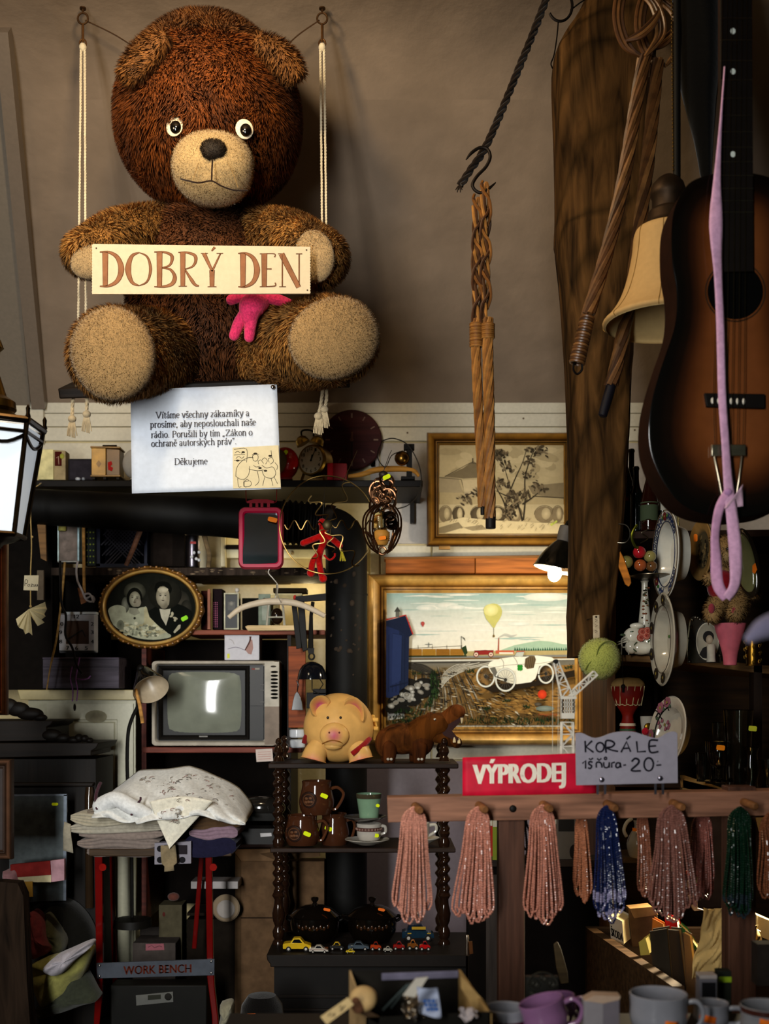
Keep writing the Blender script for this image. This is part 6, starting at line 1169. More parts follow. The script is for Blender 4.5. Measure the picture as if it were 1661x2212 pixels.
saucer('dark rimmed saucer under the green tumbler, on top of the banded cup', 789, 1764, 1775, 47, 3.93, '4d4a46')
t = cup('white cup with patterned brown band between the two saucers', 'cup', 'coffee_cup', 797, 3.93, [(27,1779),(26.5,1790),(26,1804),(22,1814)], 'b4aea4', 'gloss', [(823,1784,0),(832,1786,0),(832,1798,0),(822,1802,0)]); m = MB(3.93, '5a3c34'); m.lathe([(27.1,1786),(27.0,1794)], 797, 0, 32, cap=False); 
for g in range(24): m.ell(797+27.2*cos(g*pi/12), 1790, 27.2*sin(g*pi/12), 2, 2.6, 1, 6, 4, '8f7468')
m.build('band', 'satin', t); sticker(t, 813, 1802, 3.93, 22, 11, 8, 4)
saucer('wide pale saucer carrying the banded cup', 793, 1813, 1824, 48, 3.93)
t = cup('small white cup half hidden behind the first hank of pink beads', 'cup', 'coffee_cup', 905, 3.95, [(23,1778),(22.5,1792),(21,1804),(17,1812)], 'b9b4a8', 'gloss', [(926,1783,0),(940,1782,0),(942,1794,0),(930,1803,0),(922,1806,0)]); sticker(t, 911, 1797, 3.95, 21, 9, 9, 8)
m = MB(3.95, '3a3638')
for a, b_ in ((910,1786),(914,1784),(918,1787)): m.ell(a, b_, 20, 2.4, 2, 1.4, 6, 5)
m.build('crest', 'satin', t); saucer('white saucer under the half hidden small cup', 909, 1810, 1824, 40, 3.95, 'b0aba0')
for k, (u, lab) in enumerate(((680,'black lidded casserole beside the twisted post, orange sticker on its lid'), (804,'black lidded casserole nearer the first hank of beads'))):
    t = T('casserole', lab, 'casserole', u, 2032, 3.98); m = MB(3.98, '0f0c0a'); m.lathe([(46,1974),(52,1978),(53,1992),(51,2010),(42,2026),(38,2030)], u, 0, 36, '120d09'); m.build('pot', 'gloss', t)
    m = MB(3.98, '0f0c0a'); m.lathe([(3,1937),(8,1939),(8,1944),(4,1949),(6,1953),(22,1956),(38,1963),(48,1972),(54,1976),(50,1980)], u, 0, 36, '15100c'); m.build('lid', 'gloss', t)
    for sd in (-1, 1): m = MB(3.98, '0f0c0a'); m.tube(spline([(u+sd*48,1980,0),(u+sd*58,1978,0),(u+sd*60,1984,0),(u+sd*50,1990,0)], 4), 3.4, 8); m.build('handle', 'gloss', t)
    m = MB(3.98, '3c2412')
    for i in range(9): m.ell(u-30+i*7.5, 1993+(i % 2)*3, sqrt(52**2-(i*7.5-30)**2), 3.4, 5, 1.6, 8, 6)
    m.build('glaze_drips', 'gloss', t); sticker(t, u+(28 if k == 0 else 20), 1958, 3.98, 36, 15, 6, 12, 'e0742a')
# toy cars
def toycar(lab, u0, v1, L, h, c, roof=None, Y=3.84, accent=None, wagon=False):
    t = T('toy_car', lab, 'toy car', u0+L/2, 1500+.882*2400/Y, Y); v1 = 1500+.882*2400/Y; x = lambda a: u0+a*L; y = lambda a: v1-a*h; m = MB(Y, c); D = L*.42
    m.prism([(x(0),y(.2)),(x(0),y(.55)),(x(.08),y(.62)),(x(.3),y(.66)),(x(.78),y(.6)),(x(.97),y(.46)),(x(1),y(.2))], -D/2, D/2); m.build('body', 'gloss', t, bevel=1)
    m = MB(Y, roof or c); m.prism([(x(.16 if wagon else .24),y(.6)),(x(.22 if wagon else .36),y(.98)),(x(.6),y(1)),(x(.76),y(.58))], -D*.42, D*.42, roof or c); m.build('cabin', 'gloss', t, bevel=1)
    m = MB(Y, '15181c'); m.prism([(x(.31),y(.66)),(x(.39),y(.92)),(x(.57),y(.93)),(x(.68),y(.64))], -D*.43, D*.43); m.build('window', 'gloss', t)
    for a in (.2, .8):
        for w_ in (-D*.46, D*.46): m = MB(Y, '14120f'); m.tube([(x(a),y(.2),w_-2),(x(a),y(.2),w_+2)], h*.2, 12); m.tube([(x(a),y(.2),w_+2),(x(a),y(.2),w_+2.6)], h*.1, 10, 'b9b4aa'); m.build('wheel', 'satin', t)
    if accent: m = MB(Y, accent); m.box(x(.8),y(.66),x(.97),y(.6),-D*.3,D*.3); m.box(x(.05),y(.5),x(.95),y(.44),-D*.51,D*.51); m.build('stripe', 'gloss', t)
    return t
for a in (('yellow toy car with tall roof at the end of the row by the post',612,2052,62,28,'c9a828','d8b834',3.83,None),('white toy car with brown stripe next to the yellow one',668,2054,42,16,'b9b4aa',None,3.80,'7a4a30'),('black toy car with a yellow roof, third in the row',712,2050,32,17,'1c1a18','c0a02c',3.84,None),('small yellow toy car in front of the black one',747,2055,20,9,'c9b030',None,3.79,None),('grey blue toy saloon car in the middle of the row',752,2050,46,18,'4a5660',None,3.84,None),('orange red toy truck beside the grey blue car',800,2052,24,19,'a8401c','8a2c16',3.83,None),('little silver toy car between the red ones',828,2053,20,12,'9a968c',None,3.81,None),('dark red toy racing car next to the silver one',849,2049,26,18,'8a1a16',None,3.84,None),('brown and orange toy car second from the row end',880,2050,24,22,'7a4a1c','a8682a',3.84,None),('bright red toy car at the end of the row by the beads',906,2051,24,20,'b01c1c','9a1616',3.83,None)): toycar(a[0],a[1],a[2],a[3],a[4],a[5],a[6],a[7],a[8])
t = toycar('larger dark blue toy van with a yellow plate behind the row of cars',868,2028,70,36,'1c3444','16283a',3.99,None,True)
m = MB(3.99, 'b0902c'); m.box(889,1999,919,2005,13,14.5); m.box(880,2012,888,2014,15,16); m.box(922,2012,930,2014,15,16); m.build('yellow_plate', 'plastic', t)
# folding work bench with linen
Yw = 3.85; t = T('work_bench', 'folding work bench with red steel legs and grey lettered crossbar', 'work bench', 340, 2440, Yw)
for nm, q, w_ in (('leg',[(205,1832),(222,1840),(223,2070),(222,2150),(216,2210),(208,2467),(196,2467),(204,2200),(209,2100)],6),('leg',[(444,1840),(458,1832),(461,2070),(464,2130),(472,2200),(480,2467),(468,2467),(458,2190),(448,2110)],6)):
    m = MB(Yw, '6a100e'); m.prism(q, -8, w_); m.build(nm, 'gloss', t, bevel=2)
for q in ([(430,1850),(440,1850),(424,2050),(414,2050)], [(236,1850),(246,1850),(262,2467),(250,2467)]): m = MB(Yw+.2, '6a1210'); m.prism(q, -8, 0); m.build('leg', 'gloss', t, bevel=2)
m = MB(Yw, '4a4f58'); m.prism([(211,2078),(465,2069),(465,2104),(212,2111)], 6, 12); m.build('crossbar', 'satin', t, bevel=1)
m = MB(Yw); type_on(m, 'WORK BENCH', 270, 2084, 415, 2102, 12.6, '5a2e24', .9, -.03); m.build('lettering', 'matte', t)
for u, v in ((218,2083),(218,2106),(458,2074),(458,2099)): m = MB(Yw, 'a9a9a9'); m.ell(u, v, 12, 3, 3, 2.4, 10, 6); m.build('bolt', 'metal', t)
m = MB(Yw, '4a3a2a'); m.box(196,1832,502,1848,-150,14); m.build('bench_top', 'wood', t, bevel=2)
for u in (224, 462): m = MB(Yw, '8a1c16'); m.tube([(u,1872,6),(u,1872,10)], 8, 16); m.build('hinge_disc', 'gloss', t)
# linen: folded pieces, each its own
def folded(lab, u0, u1, v0, v1, w0, w1, c, sag=3, nf=2, seed=1, Y=3.85):
    """a folded cloth: rounded slab with a wavering front edge and fold lines"""
    R_ = random.Random(seed); a1, a2, p1, p2 = R_.random()*2+1, R_.random()*2+1, R_.random()*6, R_.random()*6; N1, N2 = 28, 5*nf; vs = []
    for i in range(N1+1):
        s_ = i/N1; e = (1-abs(2*s_-1)**7); u = u0+(u1-u0)*s_; top = v0+sag*sin(s_*pi*a1+p1)+2*sin(s_*14+p2)*.6; bot = v1+sag*.7*sin(s_*pi*a2+p2); mid = (top+bot)/2; hh = (bot-top)/2*(.35+.65*e)
        ring = []
        for j in range(N2+1): q = j/N2; ring.append((u, mid-hh+2*hh*q, w1+2.2*abs(sin(q*nf*pi))-2+1.5*sin(s_*5+p1+q*2)))
        for j in range(N2+1): q = 1-j/N2; ring.append((u, mid-hh+2*hh*q, w0))
        vs += ring
    K = 2*(N2+1); m = MB(Y, c); m.add(vs, [(i*K+j, i*K+(j+1)%K, (i+1)*K+(j+1)%K, (i+1)*K+j) for i in range(N1) for j in range(K)]+[tuple(range(K)), tuple(range(N1*K, N1*K+K))]); return m.build('folded_cloth', 'cloth', tag_=(lab, 'cloth', None), ang=60)
for a in (('pinkish grey folded cloth at the very bottom of the linen pile',190,345,1826,1850,-120,10,'7a6e68',2,2,1),('second lowest linen piece, grey mauve with a white fold',172,348,1806,1830,-120,18,'877b74',3,3,2),('mauve beige folded cloth, third from the bottom of the pile',176,356,1790,1810,-120,20,'8d8078',2,2,3),('off white cloth with a drooping corner in the middle of the pile',152,360,1774,1796,-120,26,'a8a294',4,3,4),('cream folded linen with wavy layers above the drooping cloth',160,362,1754,1780,-120,28,'aaa391',5,4,5),('brownish beige folded cloth just under the white embroidered one',195,368,1738,1762,-120,26,'83776a',4,4,6),('dark navy cloth with folded edge at the bench end by the carton',400,512,1804,1848,-120,16,'26253c',4,2,7),('pink and lilac folded cloth on top of the navy one',412,516,1786,1810,-120,20,'8f7884',4,3,8),('brown patterned cloth squeezed below the white tablecloth',398,524,1766,1790,-120,14,'5a4632',4,3,9)): folded(*a)
m = MB(3.85, '9a9484'); m.grid(lambda s, q: (146+s*14+q*4-8*q*(1-s), 1772+q*62+s*6, 24+4*sin(q*5)), 6, 10); m.build('drooping_corner', 'cloth', tag_=('pale cloth corner hanging down at the mirror side of the linen pile', 'cloth'), solid=2)
t = T('embroidered_tablecloth', 'crumpled white tablecloth with embroidered flowers heaped on the linen pile', 'tablecloth', 375, 1790, 3.83)
Yt_ = 3.83
def clothtop(s, q):
    u = 214+s*322; env = sin(pi*min(1, max(0, s*.94+.06)))**.55; top = 1664+16*(1-env)*4+38*max(0, s-.62)**1.5*3.4+22*max(0, .2-s)*4
    bot = 1768+8*sin(s*7)+(-6 if s < .3 else 0)+28*max(0, s-.7)
    v = top+(bot-top)*q; w_ = -100+150*sin(pi/2*q)+9*abs(sin(s*8+q*5))*q+7*abs(sin(s*17-q*9+1))*(.4+q)+9*sin(s*6+2.6*q*2)*q+3*sin(s*41+q*13)*q; return (u, v+4*sin(s*20+q*3)*(.3+.7*q)*.8+5*abs(sin(s*9+1.3))*(1-q)-3, w_)
m = MB(Yt_, 'c9c6bc'); m.grid(clothtop, 70, 26, 'dcdcd8'); m.build('cloth', 'cloth', t, solid=2.2)
m = MB(Yt_, 'ddd8c8')   # hanging pointed corner
A_, B_, C_ = (336,1726), (470,1724), (376,1826)
def corner(s, q): a = (A_[0]+(B_[0]-A_[0])*s, A_[1]+(B_[1]-A_[1])*s-10*sin(pi*s)); u = a[0]+(C_[0]-a[0])*q; v = a[1]+(C_[1]-a[1])*q; return (u, v, 62+5*sin(s*9+q*3)*(1-q)-10*q)
m.grid(corner, 22, 18); m.build('hanging_corner', 'cloth', t, solid=2)
m = MB(Yt_, '9a9888'); m.grid(lambda s, q: (356+s*30-q*4*(1-s)+6*q, 1820+q*56-s*q*2, 44+3*sin(q*6+s*3)-s*4), 6, 10, '8a7c62'); m.V = [(u if v < 1860 else u*.6+372*.4, v, w_) for u, v, w_ in m.V]; m.build('underside_tip', 'cloth', t, solid=1.6)
m = MB(Yt_, 'c2c4c6'); limb(m, [(228,1738,30),(262,1722,48),(300,1738,58),(330,1752,54)], [20,17,17,13], 18, 'dcdddc'); m.build('rolled_edge', 'cloth', t)
m = MB(Yt_); R_ = random.Random(9)
for cu, cv, ru, rv, n in ((408,1700,60,24,64),(384,1756,24,14,26),(306,1690,16,6,10),(352,1706,24,10,14),(480,1724,26,14,14)):
    for i in range(n):
        g = R_.random()*6.28; d = .55+.45*R_.random(); u = cu+ru*d*cos(g); v = cv+rv*d*sin(g); l = 3+R_.random()*5; a = R_.random()*6.28; pts = [(u+l*cos(a+b_)*(.2+b_/4), v+l*.6*sin(a+b_)*(.2+b_/4)) for b_ in (0,1,2,3,4)]
        w_ = 0
        if v > 1722 and 340 < u < 440: w_ = 67+6-4
        else:
            s_ = (u-214)/322; q = .5
            for _ in range(12): q = min(1, max(0, q+(v-clothtop(s_, q)[1])/110))
            w_ = clothtop(s_, q)[2]+2.4
        m.tube([(x, y, w_) for x, y in spline(pts, 2)], .7, 4, ('7d7468','8f8478','6f6a66','9a7d78')[i % 4])
m.build('embroidery', 'yarn', t)
m = MB(Yt_, '4a3038')
for i in range(26): q = i/25; m.ell(222-6*sin(q*pi), 1690+52*q, 20+26*q, 4, 3, 4, 8, 6)
for i in range(14): q = i/13; m.ell(300+16*q+3*sin(q*9), 1752-34*q, 70-8*q, 2.6, 2.6, 2, 6, 5)
m.build('lace_border', 'yarn', t)
m = MB(3.8); m.prism([(333,1822),(412,1818),(412,1866),(333,1868)], -30, -4, '8e8a92'); 
for i in range(3):
    for j in range(2): m.blob(345+i*24, 1834+j*24, -3.4, 7, 7, '1c1a1e', n=14)
m.rect(354,1826,404,1846,-3.2,'2a2428'); m.build('chequered_box', 'paper', tag_=('white box with dark squares behind the hanging tablecloth corner', 'box'))
# below and beside the bench
t = T('grey_carton', 'open grey cardboard box with a pink label under the work bench', 'carton', 333, 2120, 4.1); m = MB(4.1, '4d4642'); m.box(286,2037,379,2120,-80,0); m.box(286,2018,376,2037,-80,-74,'3d3835'); m.build('box', 'matte', t, bevel=1.5); m = MB(4.1, '9a6068'); m.prism([(315,2039),(354,2038),(355,2052),(315,2053)], 0, 1); m.stroke([(320,2046),(328,2042),(334,2047),(344,2043),(350,2045)], 1.4, 1, '3a2a30'); m.build('pink_label', 'paper', t)
t = T('tall_carton', 'tall tan cardboard box standing behind the grey carton', 'carton', 368, 2060, 4.2); m = MB(4.2, '56503f'); m.box(343,1955,393,2110,-60,0); m.build('box', 'matte', t, bevel=1); m = MB(4.2, '5a3a34'); m.blob(354,1975,.6,3,5,'5a2c28'); m.build('stain', 'matte', t); m = MB(4.2, '6a4a44'); m.ell(372,1940,-16,13,9,10,14,10,'6a4238'); m.build('pink_bundle', 'cloth', tag_=('dull pink bundle lying on the tall tan box', 'bundle'))
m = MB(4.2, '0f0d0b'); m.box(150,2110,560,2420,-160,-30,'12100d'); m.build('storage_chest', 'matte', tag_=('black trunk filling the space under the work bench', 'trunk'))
t = T('tool_case', 'dark tool case with pale lettered plate under the bench crossbar', 'case', 335, 2240, 3.9); m = MB(3.9, '14130f'); m.box(236,2130,446,2230,-60,-8); m.build('case', 'satin', t, bevel=3); m = MB(3.9, '6a6a66'); m.prism([(292,2152),(372,2144),(373,2166),(293,2174)], -8, -6.6); m.prism([(318,2152),(346,2150),(346,2160),(318,2162)], -6.6, -6.2, '33342c'); m.ell(362,2155,-6.6,8,8,1.4,12,8,'24221f'); m.build('plate', 'paper', t)
m = MB(4.1, 'a39a96'); m.box(412,1904,514,1920,-60,0,'9a9492'); m.build('white_shelf', 'paint', tag_=('short white shelf board between the bench leg and the large carton', 'shelf'), bevel=1)
m = MB(4.15, '8f8274'); m.tube([(488,1962,-6),(488,1962,-2),(488,1962,1)], [24,30,27], 32, '8d7d68'); m.tube([(488,1964,1),(488,1964,3)], [20,18], 28, 'a39c96'); m.build('round_plate', 'gloss', tag_=('pale round plate propped behind the red bench leg', 'plate'))
m = MB(4.2, '221c16'); m.box(400,1990,520,2420,-120,-20); m.box(404,1972,520,1978,-100,0,'241d17'); m.build('low_cupboard', 'matte', tag_=('dark low cupboard under the round plate', 'cupboard'))
t = T('large_carton', 'large brown cardboard carton beside the work bench with open flaps', 'carton', 605, 2440, 4.2)
m = MB(4.2, '6b533c'); m.box(517,1862,700,2440,-60,-10,'66503b'); m.build('box', 'matte', t, bevel=1.5); m = MB(4.2, '7a6148'); m.prism([(505,1838),(690,1834),(690,1852),(520,1868),(508,1858)], -24, -14); m.prism([(560,1846),(640,1836),(648,1840),(600,1862)], -14, -10, '5a4632'); m.build('flap', 'matte', t)
m = MB(4.2, '4a3a2a'); m.prism([(507,1846),(519,1862),(519,2440),(505,2440)], -60, -8, '5a4733'); m.box(519,1983,700,1986,-11,-9,'33281d'); m.build('edge', 'matte', t)
m = MB(4.0, '1a1612'); m.ell(560,1748,-30,54,26,30,24,16,'23211f'); m.box(520,1756,596,1772,-60,10,'1c1a18'); m.build('glass_dome_tray', 'gloss', tag_=('dark tray with a dull dome behind the end of the linen pile', 'tray'))
m = MB(4.0); m.prism([(562,1800),(586,1799),(587,1806),(563,1808)], 0, 1, 'b4b2b4'); m.box(520,1790,600,1824,-60,0,'161412'); m.build('black_recorder', 'plastic', tag_=('black recorder with small white label below the domed tray', 'recorder'))
# bags at the corner
def bag(lab, pts, c, Y, seed, cat='bag'):
    R_ = random.Random(seed); cu = sum(p[0] for p in pts)/len(pts); cv = sum(p[1] for p in pts)/len(pts); q = spline(pts+[pts[0]], 5)[:-1]; n = len(q); vs = [(cu+R_.random()*6, cv, 34)]; 
    for k in range(1, 8):
        f = k/7; 
        for i, (u, v) in enumerate(q): g = i/n*2*pi; wv = 6*sin(3*g+seed+f*4)*f+4*sin(7*g+seed*2)*f; vs.append((cu+(u-cu)*f, cv+(v-cv)*f, 34*sqrt(max(0,1-f*f*.9))+wv))
    b0 = len(vs); vs += [(u, v, -30) for u, v in q]
    m = MB(Y, c); fs = [(0, 1+i, 1+(i+1)%n) for i in range(n)]+[(1+k*n+i, 1+k*n+(i+1)%n, 1+(k+1)*n+(i+1)%n, 1+(k+1)*n+i) for k in range(7) for i in range(n)]+[tuple(range(b0, b0+n))]; m.add(vs, fs); return m.build('cloth_bag', 'cloth', tag_=(lab, cat), ang=70)
bag('yellowish white plastic bag slumped on the floor by the bench leg', [(68,2084),(100,2070),(140,2060),(196,2046),(190,2080),(170,2120),(120,2160),(90,2168),(70,2130)], '8d8a52', 3.7, 3)
bag('white plastic bag mouth curling over the yellowish bag', [(98,2086),(120,2066),(150,2052),(194,2034),(196,2046),(160,2076),(132,2104),(104,2102)], 'a5a0a6', 3.62, 5)
bag('grey green bag beneath the yellowish one, beside the bench leg', [(76,2180),(120,2150),(170,2090),(206,2140),(210,2160),(150,2180),(90,2196)], '3f4236', 3.72, 7)
bag('pink plaid cloth bundle above the plastic bags', [(50,1990),(70,1968),(90,1985),(104,2030),(112,2050),(90,2064),(62,2062)], '7a3a40', 3.75, 9, 'bundle')
bag('olive grey sack standing behind the plaid bundle', [(86,1988),(100,1975),(120,2000),(138,2030),(134,2058),(112,2060),(98,2020)], '575640', 3.8, 12, 'sack')
bag('black sack filling the corner behind the bags', [(70,1960),(140,1945),(190,1990),(205,2060),(150,2080),(100,2050)], '14130f', 3.9, 14, 'sack')
bag('pink and white rags added before the tall mirror, standing for its reflection', [(12,1880),(40,1876),(46,1920),(38,1985),(52,2020),(30,2010),(14,1960)], '8a6a70', 3.72, 17, 'rag')  # added cloth for the pink in the mirror's reflection
m = MB(3.4, '2a2018'); m.prism([(0,1905),(38,1908),(50,1935),(58,2120),(66,2230),(70,2620),(-40,2620),(-40,1905)], -40, 0); m.build('dark_plank', 'oldwood', tag_=('weathered dark plank leaning at the corner below the picture frames', 'plank'))
# ================================================================== bead rack and signs
YR = 2.6; t = T('bead_rack', 'wooden rack with pegs for hanks of glass beads', 'rack', 1250, 2931, YR)
m = MB(YR, '8a6450'); m.prism([(836,1723),(1770,1706),(1770,1760),(838,1777)], -62, 0); m.build('rail', 'wood', t, bevel=2)
for u0, u1 in ((1079,1135),(1576,1636)): m = MB(YR, '54392c'); m.box(u0,1700,u1,2931,-60,-14 if u0 < 1200 else -8); m.build('upright', 'woodv', t, bevel=2)
m = MB(YR, '17130f'); m.ell(1108,1747,0,8,8,4,16,8); m.build('bolt', 'satin', t)
PEG = (896,1034,1172,1310,1452,1606)
for u in PEG:
    m = MB(YR, '7d5636'); v = 1741-(u-896)*.012; m.tube([(u,v,-4),(u+4,v+2,24),(u+9,v+5,48),(u+10,v+5,51)], [9,8.5,8.5,6], 16); m.build('peg', 'wood', t)
def hank(lab, pu, v0, sh, bt, v1, n, cols, w0, seed, group=None, name='bead_hank', vm=None):
    """looped strands of beads over a peg: sh = half width below the peg, bt = (left, right) at the foot"""
    R_ = random.Random(seed); t = T(name, lab, 'bead hank', pu, v1, YR, None)
    for i in range(n):
        f = (i+.5)/n; xb = bt[0]+(bt[1]-bt[0])*f; hw = 3+R_.random()*6.5; dep = w0+22*R_.random()+6*sin(pi*f); vb = v1-22*abs(2*f-1)**2-R_.random()*26; x0 = pu+(2*f-1)*sh*.74
        L = spline([(pu-4+8*f,v0+3*abs(2*f-1),w0+16),(x0-3,v0+26,w0+12+4*R_.random()),(x0*.55+(xb-hw)*.45,v0+(vb-v0)*.45,dep),(xb-hw,vb-26,dep),(xb-hw*.55,vb-6,dep),(xb,vb,dep+1),(xb+hw*.55,vb-6,dep+2),(xb+hw,vb-26,dep+2),(x0*.55+(xb+hw)*.45+1,v0+(vb-v0)*.45,dep+3),(x0+3,v0+26,w0+13),(pu-3+8*f,v0+4*abs(2*f-1),w0+12)], 9)
        Q = []; acc = 0; step = 2.6      # even steps along the loop, so that every other ring is a bead's waist
        for a, b_ in zip(L, L[1:]):
            d = sqrt(sum((p-q)**2 for p, q in zip(a, b_))); 
            while acc < d: s_ = acc/d; Q.append(tuple(p+(q-p)*s_ for p, q in zip(a, b_))); acc += step
            acc -= d
        m = MB(YR); rs = [(2.8 if k % 2 else 1.55)*(.9+.2*R_.random()) for k in range(len(Q))]; k0 = len(m.V); m.tube(Q, rs, 6, cols[0])
        if len(cols) > 1:
            for k in range(len(Q)):
                v = Q[k][1]; c = cols[1] if vm and v > vm+6*sin(i) and (k//8) % 2 else cols[0]
                if not vm and (k//4) % 3 == 0: c = cols[1]
                for j in range(6): m.C[k0+k*6+j] = lin(c)
        m.build('bead_strand', 'bead', t)
    return t
PK = ['b88472']
hank('hank of pink glass beads on the first peg from the rail end', 893, 1738, 30, (850,926), 1990, 17, PK, 16, 1)
hank('hank of pink glass beads on the second peg, before the black bolt', 1030, 1738, 28, (982,1060), 1990, 17, ['b57e6c'], 16, 2)
hank('hank of pink glass beads on the third peg, past the black bolt', 1167, 1734, 29, (1130,1206), 1990, 17, ['b07a68'], 16, 3)
hank('hank of cobalt blue beads with white lower ends below the price sign', 1304, 1736, 22, (1282,1336), 1988, 16, ['18244a','8d88a4'], 16, 4, vm=1905)
hank('hank of dusky pink beads on the peg next to the blue beads', 1442, 1735, 34, (1398,1494), 1986, 17, ['825a50'], 16, 5)  # brown tones darkened from here on, the shade at this end put in
hank('hank of dark green beads in front of the second upright', 1586, 1738, 28, (1556,1612), 1978, 16, ['0f2c1e','263238'], 22, 6, vm=1925)
hank('hank of amber pink beads behind the blue ones', 1268, 1760, 13, (1256,1288), 1965, 9, ['a06a4e'], -84, 7)
hank('hank of brownish beads behind the dusky pink ones', 1404, 1758, 13, (1394,1420), 1955, 8, ['8a5a46'], -84, 8)
hank('hank of rose brown beads behind the green ones', 1536, 1758, 24, (1508,1558), 1965, 14, ['8d5a50'], -84, 9)
hank('hank of amber beads past the second upright', 1656, 1752, 22, (1636,1680), 1955, 12, ['7a4c34'], 4, 10)
hank('short hank of dark blue beads behind the rack beside the third peg', 1139, 1758, 7, (1130,1148), 1875, 5, ['28304e'], -84, 11)
t = T('sale_sign', 'red card sign reading VÝPRODEJ in white capitals', 'sign', 1145, 1717, YR)
m = MB(YR, 'c0163a'); m.grid(lambda s, q: (1000+s*290, (1637-s*11)*(1-q)+(1724-s*9)*q, -14+8*sin(s*3.1)), 24, 6, 'bf1638'); m.build('card', 'satin', t, solid=1.4)
m = MB(YR); type_on(m, 'VÝPRODEJ', 1024, 1641, 1221, 1708, -3.2, 'e6dccb', 2.6, -.024); m.V = [(u, v, -12.2+8*sin((u-1000)/290*3.1)) for u, v, w_ in m.V]; m.build('lettering', 'paper', t)
t = T('price_sign', 'grey white board lettered KORÁLE 1 šňůra 20 standing on the bead rack', 'sign', 1352, 1712, 2.56)
YK = 2.56; m = MB(YK, '97929c'); top = spline([(1242,1584),(1256,1583),(1286,1594),(1325,1582),(1364,1580),(1394,1589),(1419,1594),(1439,1583),(1455,1580),(1462,1584)], 4); m.prism(top+[(1463,1691),(1244,1696)], 0, 5); m.build('board', 'paint', t, bevel=.6)
m = MB(YK); D_ = '211f28'
for w_, L in ((5.2,(((1263,1600),(1264,1625)),((1278,1600),(1265,1613),(1281,1625)))),(5.0,(arc(1295,1614,8.5,10,0,360,16),)),(5.0,(((1308,1626),(1307,1602),(1318,1600),(1326,1606),(1320,1613),(1309,1615),(1320,1620),(1334,1623)),)),(5.0,(((1340,1625),(1352,1602),(1361,1624)),((1344,1617),(1358,1616)),((1352,1597),(1361,1590)))),(5.0,(((1374,1601),(1376,1624),(1394,1623)),)),(5.0,(((1420,1599),(1402,1600),(1403,1624),(1421,1623)),((1402,1612),(1416,1611)))),
  (4.4,(((1257,1649),(1264,1642),(1264,1660)),((1279,1646),(1272,1645),(1271,1650),(1277,1654),(1274,1660),(1269,1658)),((1271,1638),(1275,1641),(1280,1637)),((1287,1658),(1287,1648),(1293,1646),(1298,1650),(1299,1658)),((1289,1638),(1293,1642),(1298,1638)),((1303,1646),(1304,1656),(1310,1658),(1314,1654),(1315,1646),(1315,1658)),((1320,1658),(1320,1648),(1327,1646)),((1338,1648),(1331,1648),(1329,1655),(1333,1658),(1338,1654),(1338,1647),(1340,1658)))),(4.4,(arc(1307,1638,2.6,2.6,0,360,8),((1345,1653),(1351,1652)),((1416,1653),(1427,1652)),((1419,1644),(1420,1645)))),
  (5.2,(((1363,1645),(1370,1638),(1378,1641),(1377,1649),(1362,1664),(1383,1665)),arc(1400,1651,10,14,0,360,18)))):
    for q in L: m.tube([(u, v, 5.2) for u, v in (spline(q, 4) if len(q) > 3 and len(q) < 12 else q)], w_/2.2, 5, D_)
m.V = [(u, v, min(w_, 5.9)) for u, v, w_ in m.V]; m.build('handwriting', 'matte', t)
for u in (1291,1307,1416,1432): m = MB(YK, '8f8c9a'); m.box(u-2.4,1690,u+2.4,1716,-2,0); m.build('leg', 'metal', t)
for u, v in ((1299,1684),(1425,1681)): m = MB(YK, 'aaa6b4'); m.ell(u, v, 5, 6, 6, 3, 14, 8); m.box(u-5,v-.8,u+5,v+.8,7,8.2,'5a5662'); m.build('screw', 'metal', t)
# crane
YN = 2.66; t = T('toy_crane', 'white plastic toy crane with two lattice jibs behind the red sign', 'toy crane', 1226, 1716, YN)
def lattice(m, a, b_, wa, wb, n, r=1.5, d=7):
    """four sided lattice beam from a to b (u, v)"""
    A, B_ = Vector((a[0],a[1],0)), Vector((b_[0],b_[1],0)); ax = (B_-A).normalized(); s_ = Vector((-ax.y, ax.x, 0)); z = Vector((0,0,1))
    P_ = lambda q, i, j: tuple(A.lerp(B_, q)+s_*(i*(wa+(wb-wa)*q))+z*(j*d*(1-.4*q*(wb < wa*.5))))
    for i in (-1, 1):
        for j in (-1, 1): m.tube([P_(0,i,j), P_(1,i,j)], r, 5)
    for k in range(n):
        q0, q1 = k/n, (k+1)/n; e = 1 if k % 2 else -1
        for j in (-1, 1): m.tube([P_(q0,e,j), P_(q1,-e,j)], r*.8, 4); m.tube([P_(q1,-1,j), P_(q1,1,j)], r*.8, 4)
        for i in (-1, 1): m.tube([P_(q0,i,e), P_(q1,i,-e)], r*.8, 4)
C_ = 'cfc9bc'; m = MB(YN, C_); lattice(m, (1225,1716), (1225,1560), 15, 12, 6, 1.8, 10); m.build('tower', 'plastic', t)
m = MB(YN, C_); m.box(1211,1540,1239,1552,-12,12); m.box(1209,1504,1243,1510,-13,13)
for i in range(6): m.box(1212+i*5,1510,1214+i*5,1540,-12,-10); m.box(1212+i*5,1510,1214+i*5,1540,10,12)
for i in range(3): m.box(1211,1516+i*9,1240,1518+i*9,10,12)
m.box(1211,1510,1214,1540,-12,12); m.box(1237,1510,1240,1540,-12,12); m.build('cab', 'plastic', t)
m = MB(YN, C_); lattice(m, (1224,1503), (1201,1430), 12, 5, 5, 1.5, 7); m.build('jib', 'plastic', t); m = MB(YN, C_); lattice(m, (1235,1500), (1286,1454), 6, 6, 5, 1.5, 6); m.prism([(1226,1503),(1240,1490),(1246,1497),(1236,1504)], -7, 7); m.build('jib', 'plastic', t)
m = MB(YN, '1a1815'); m.tube([(1200,1429,-7),(1200,1429,7)], 5, 14); m.build('pulley', 'satin', t)
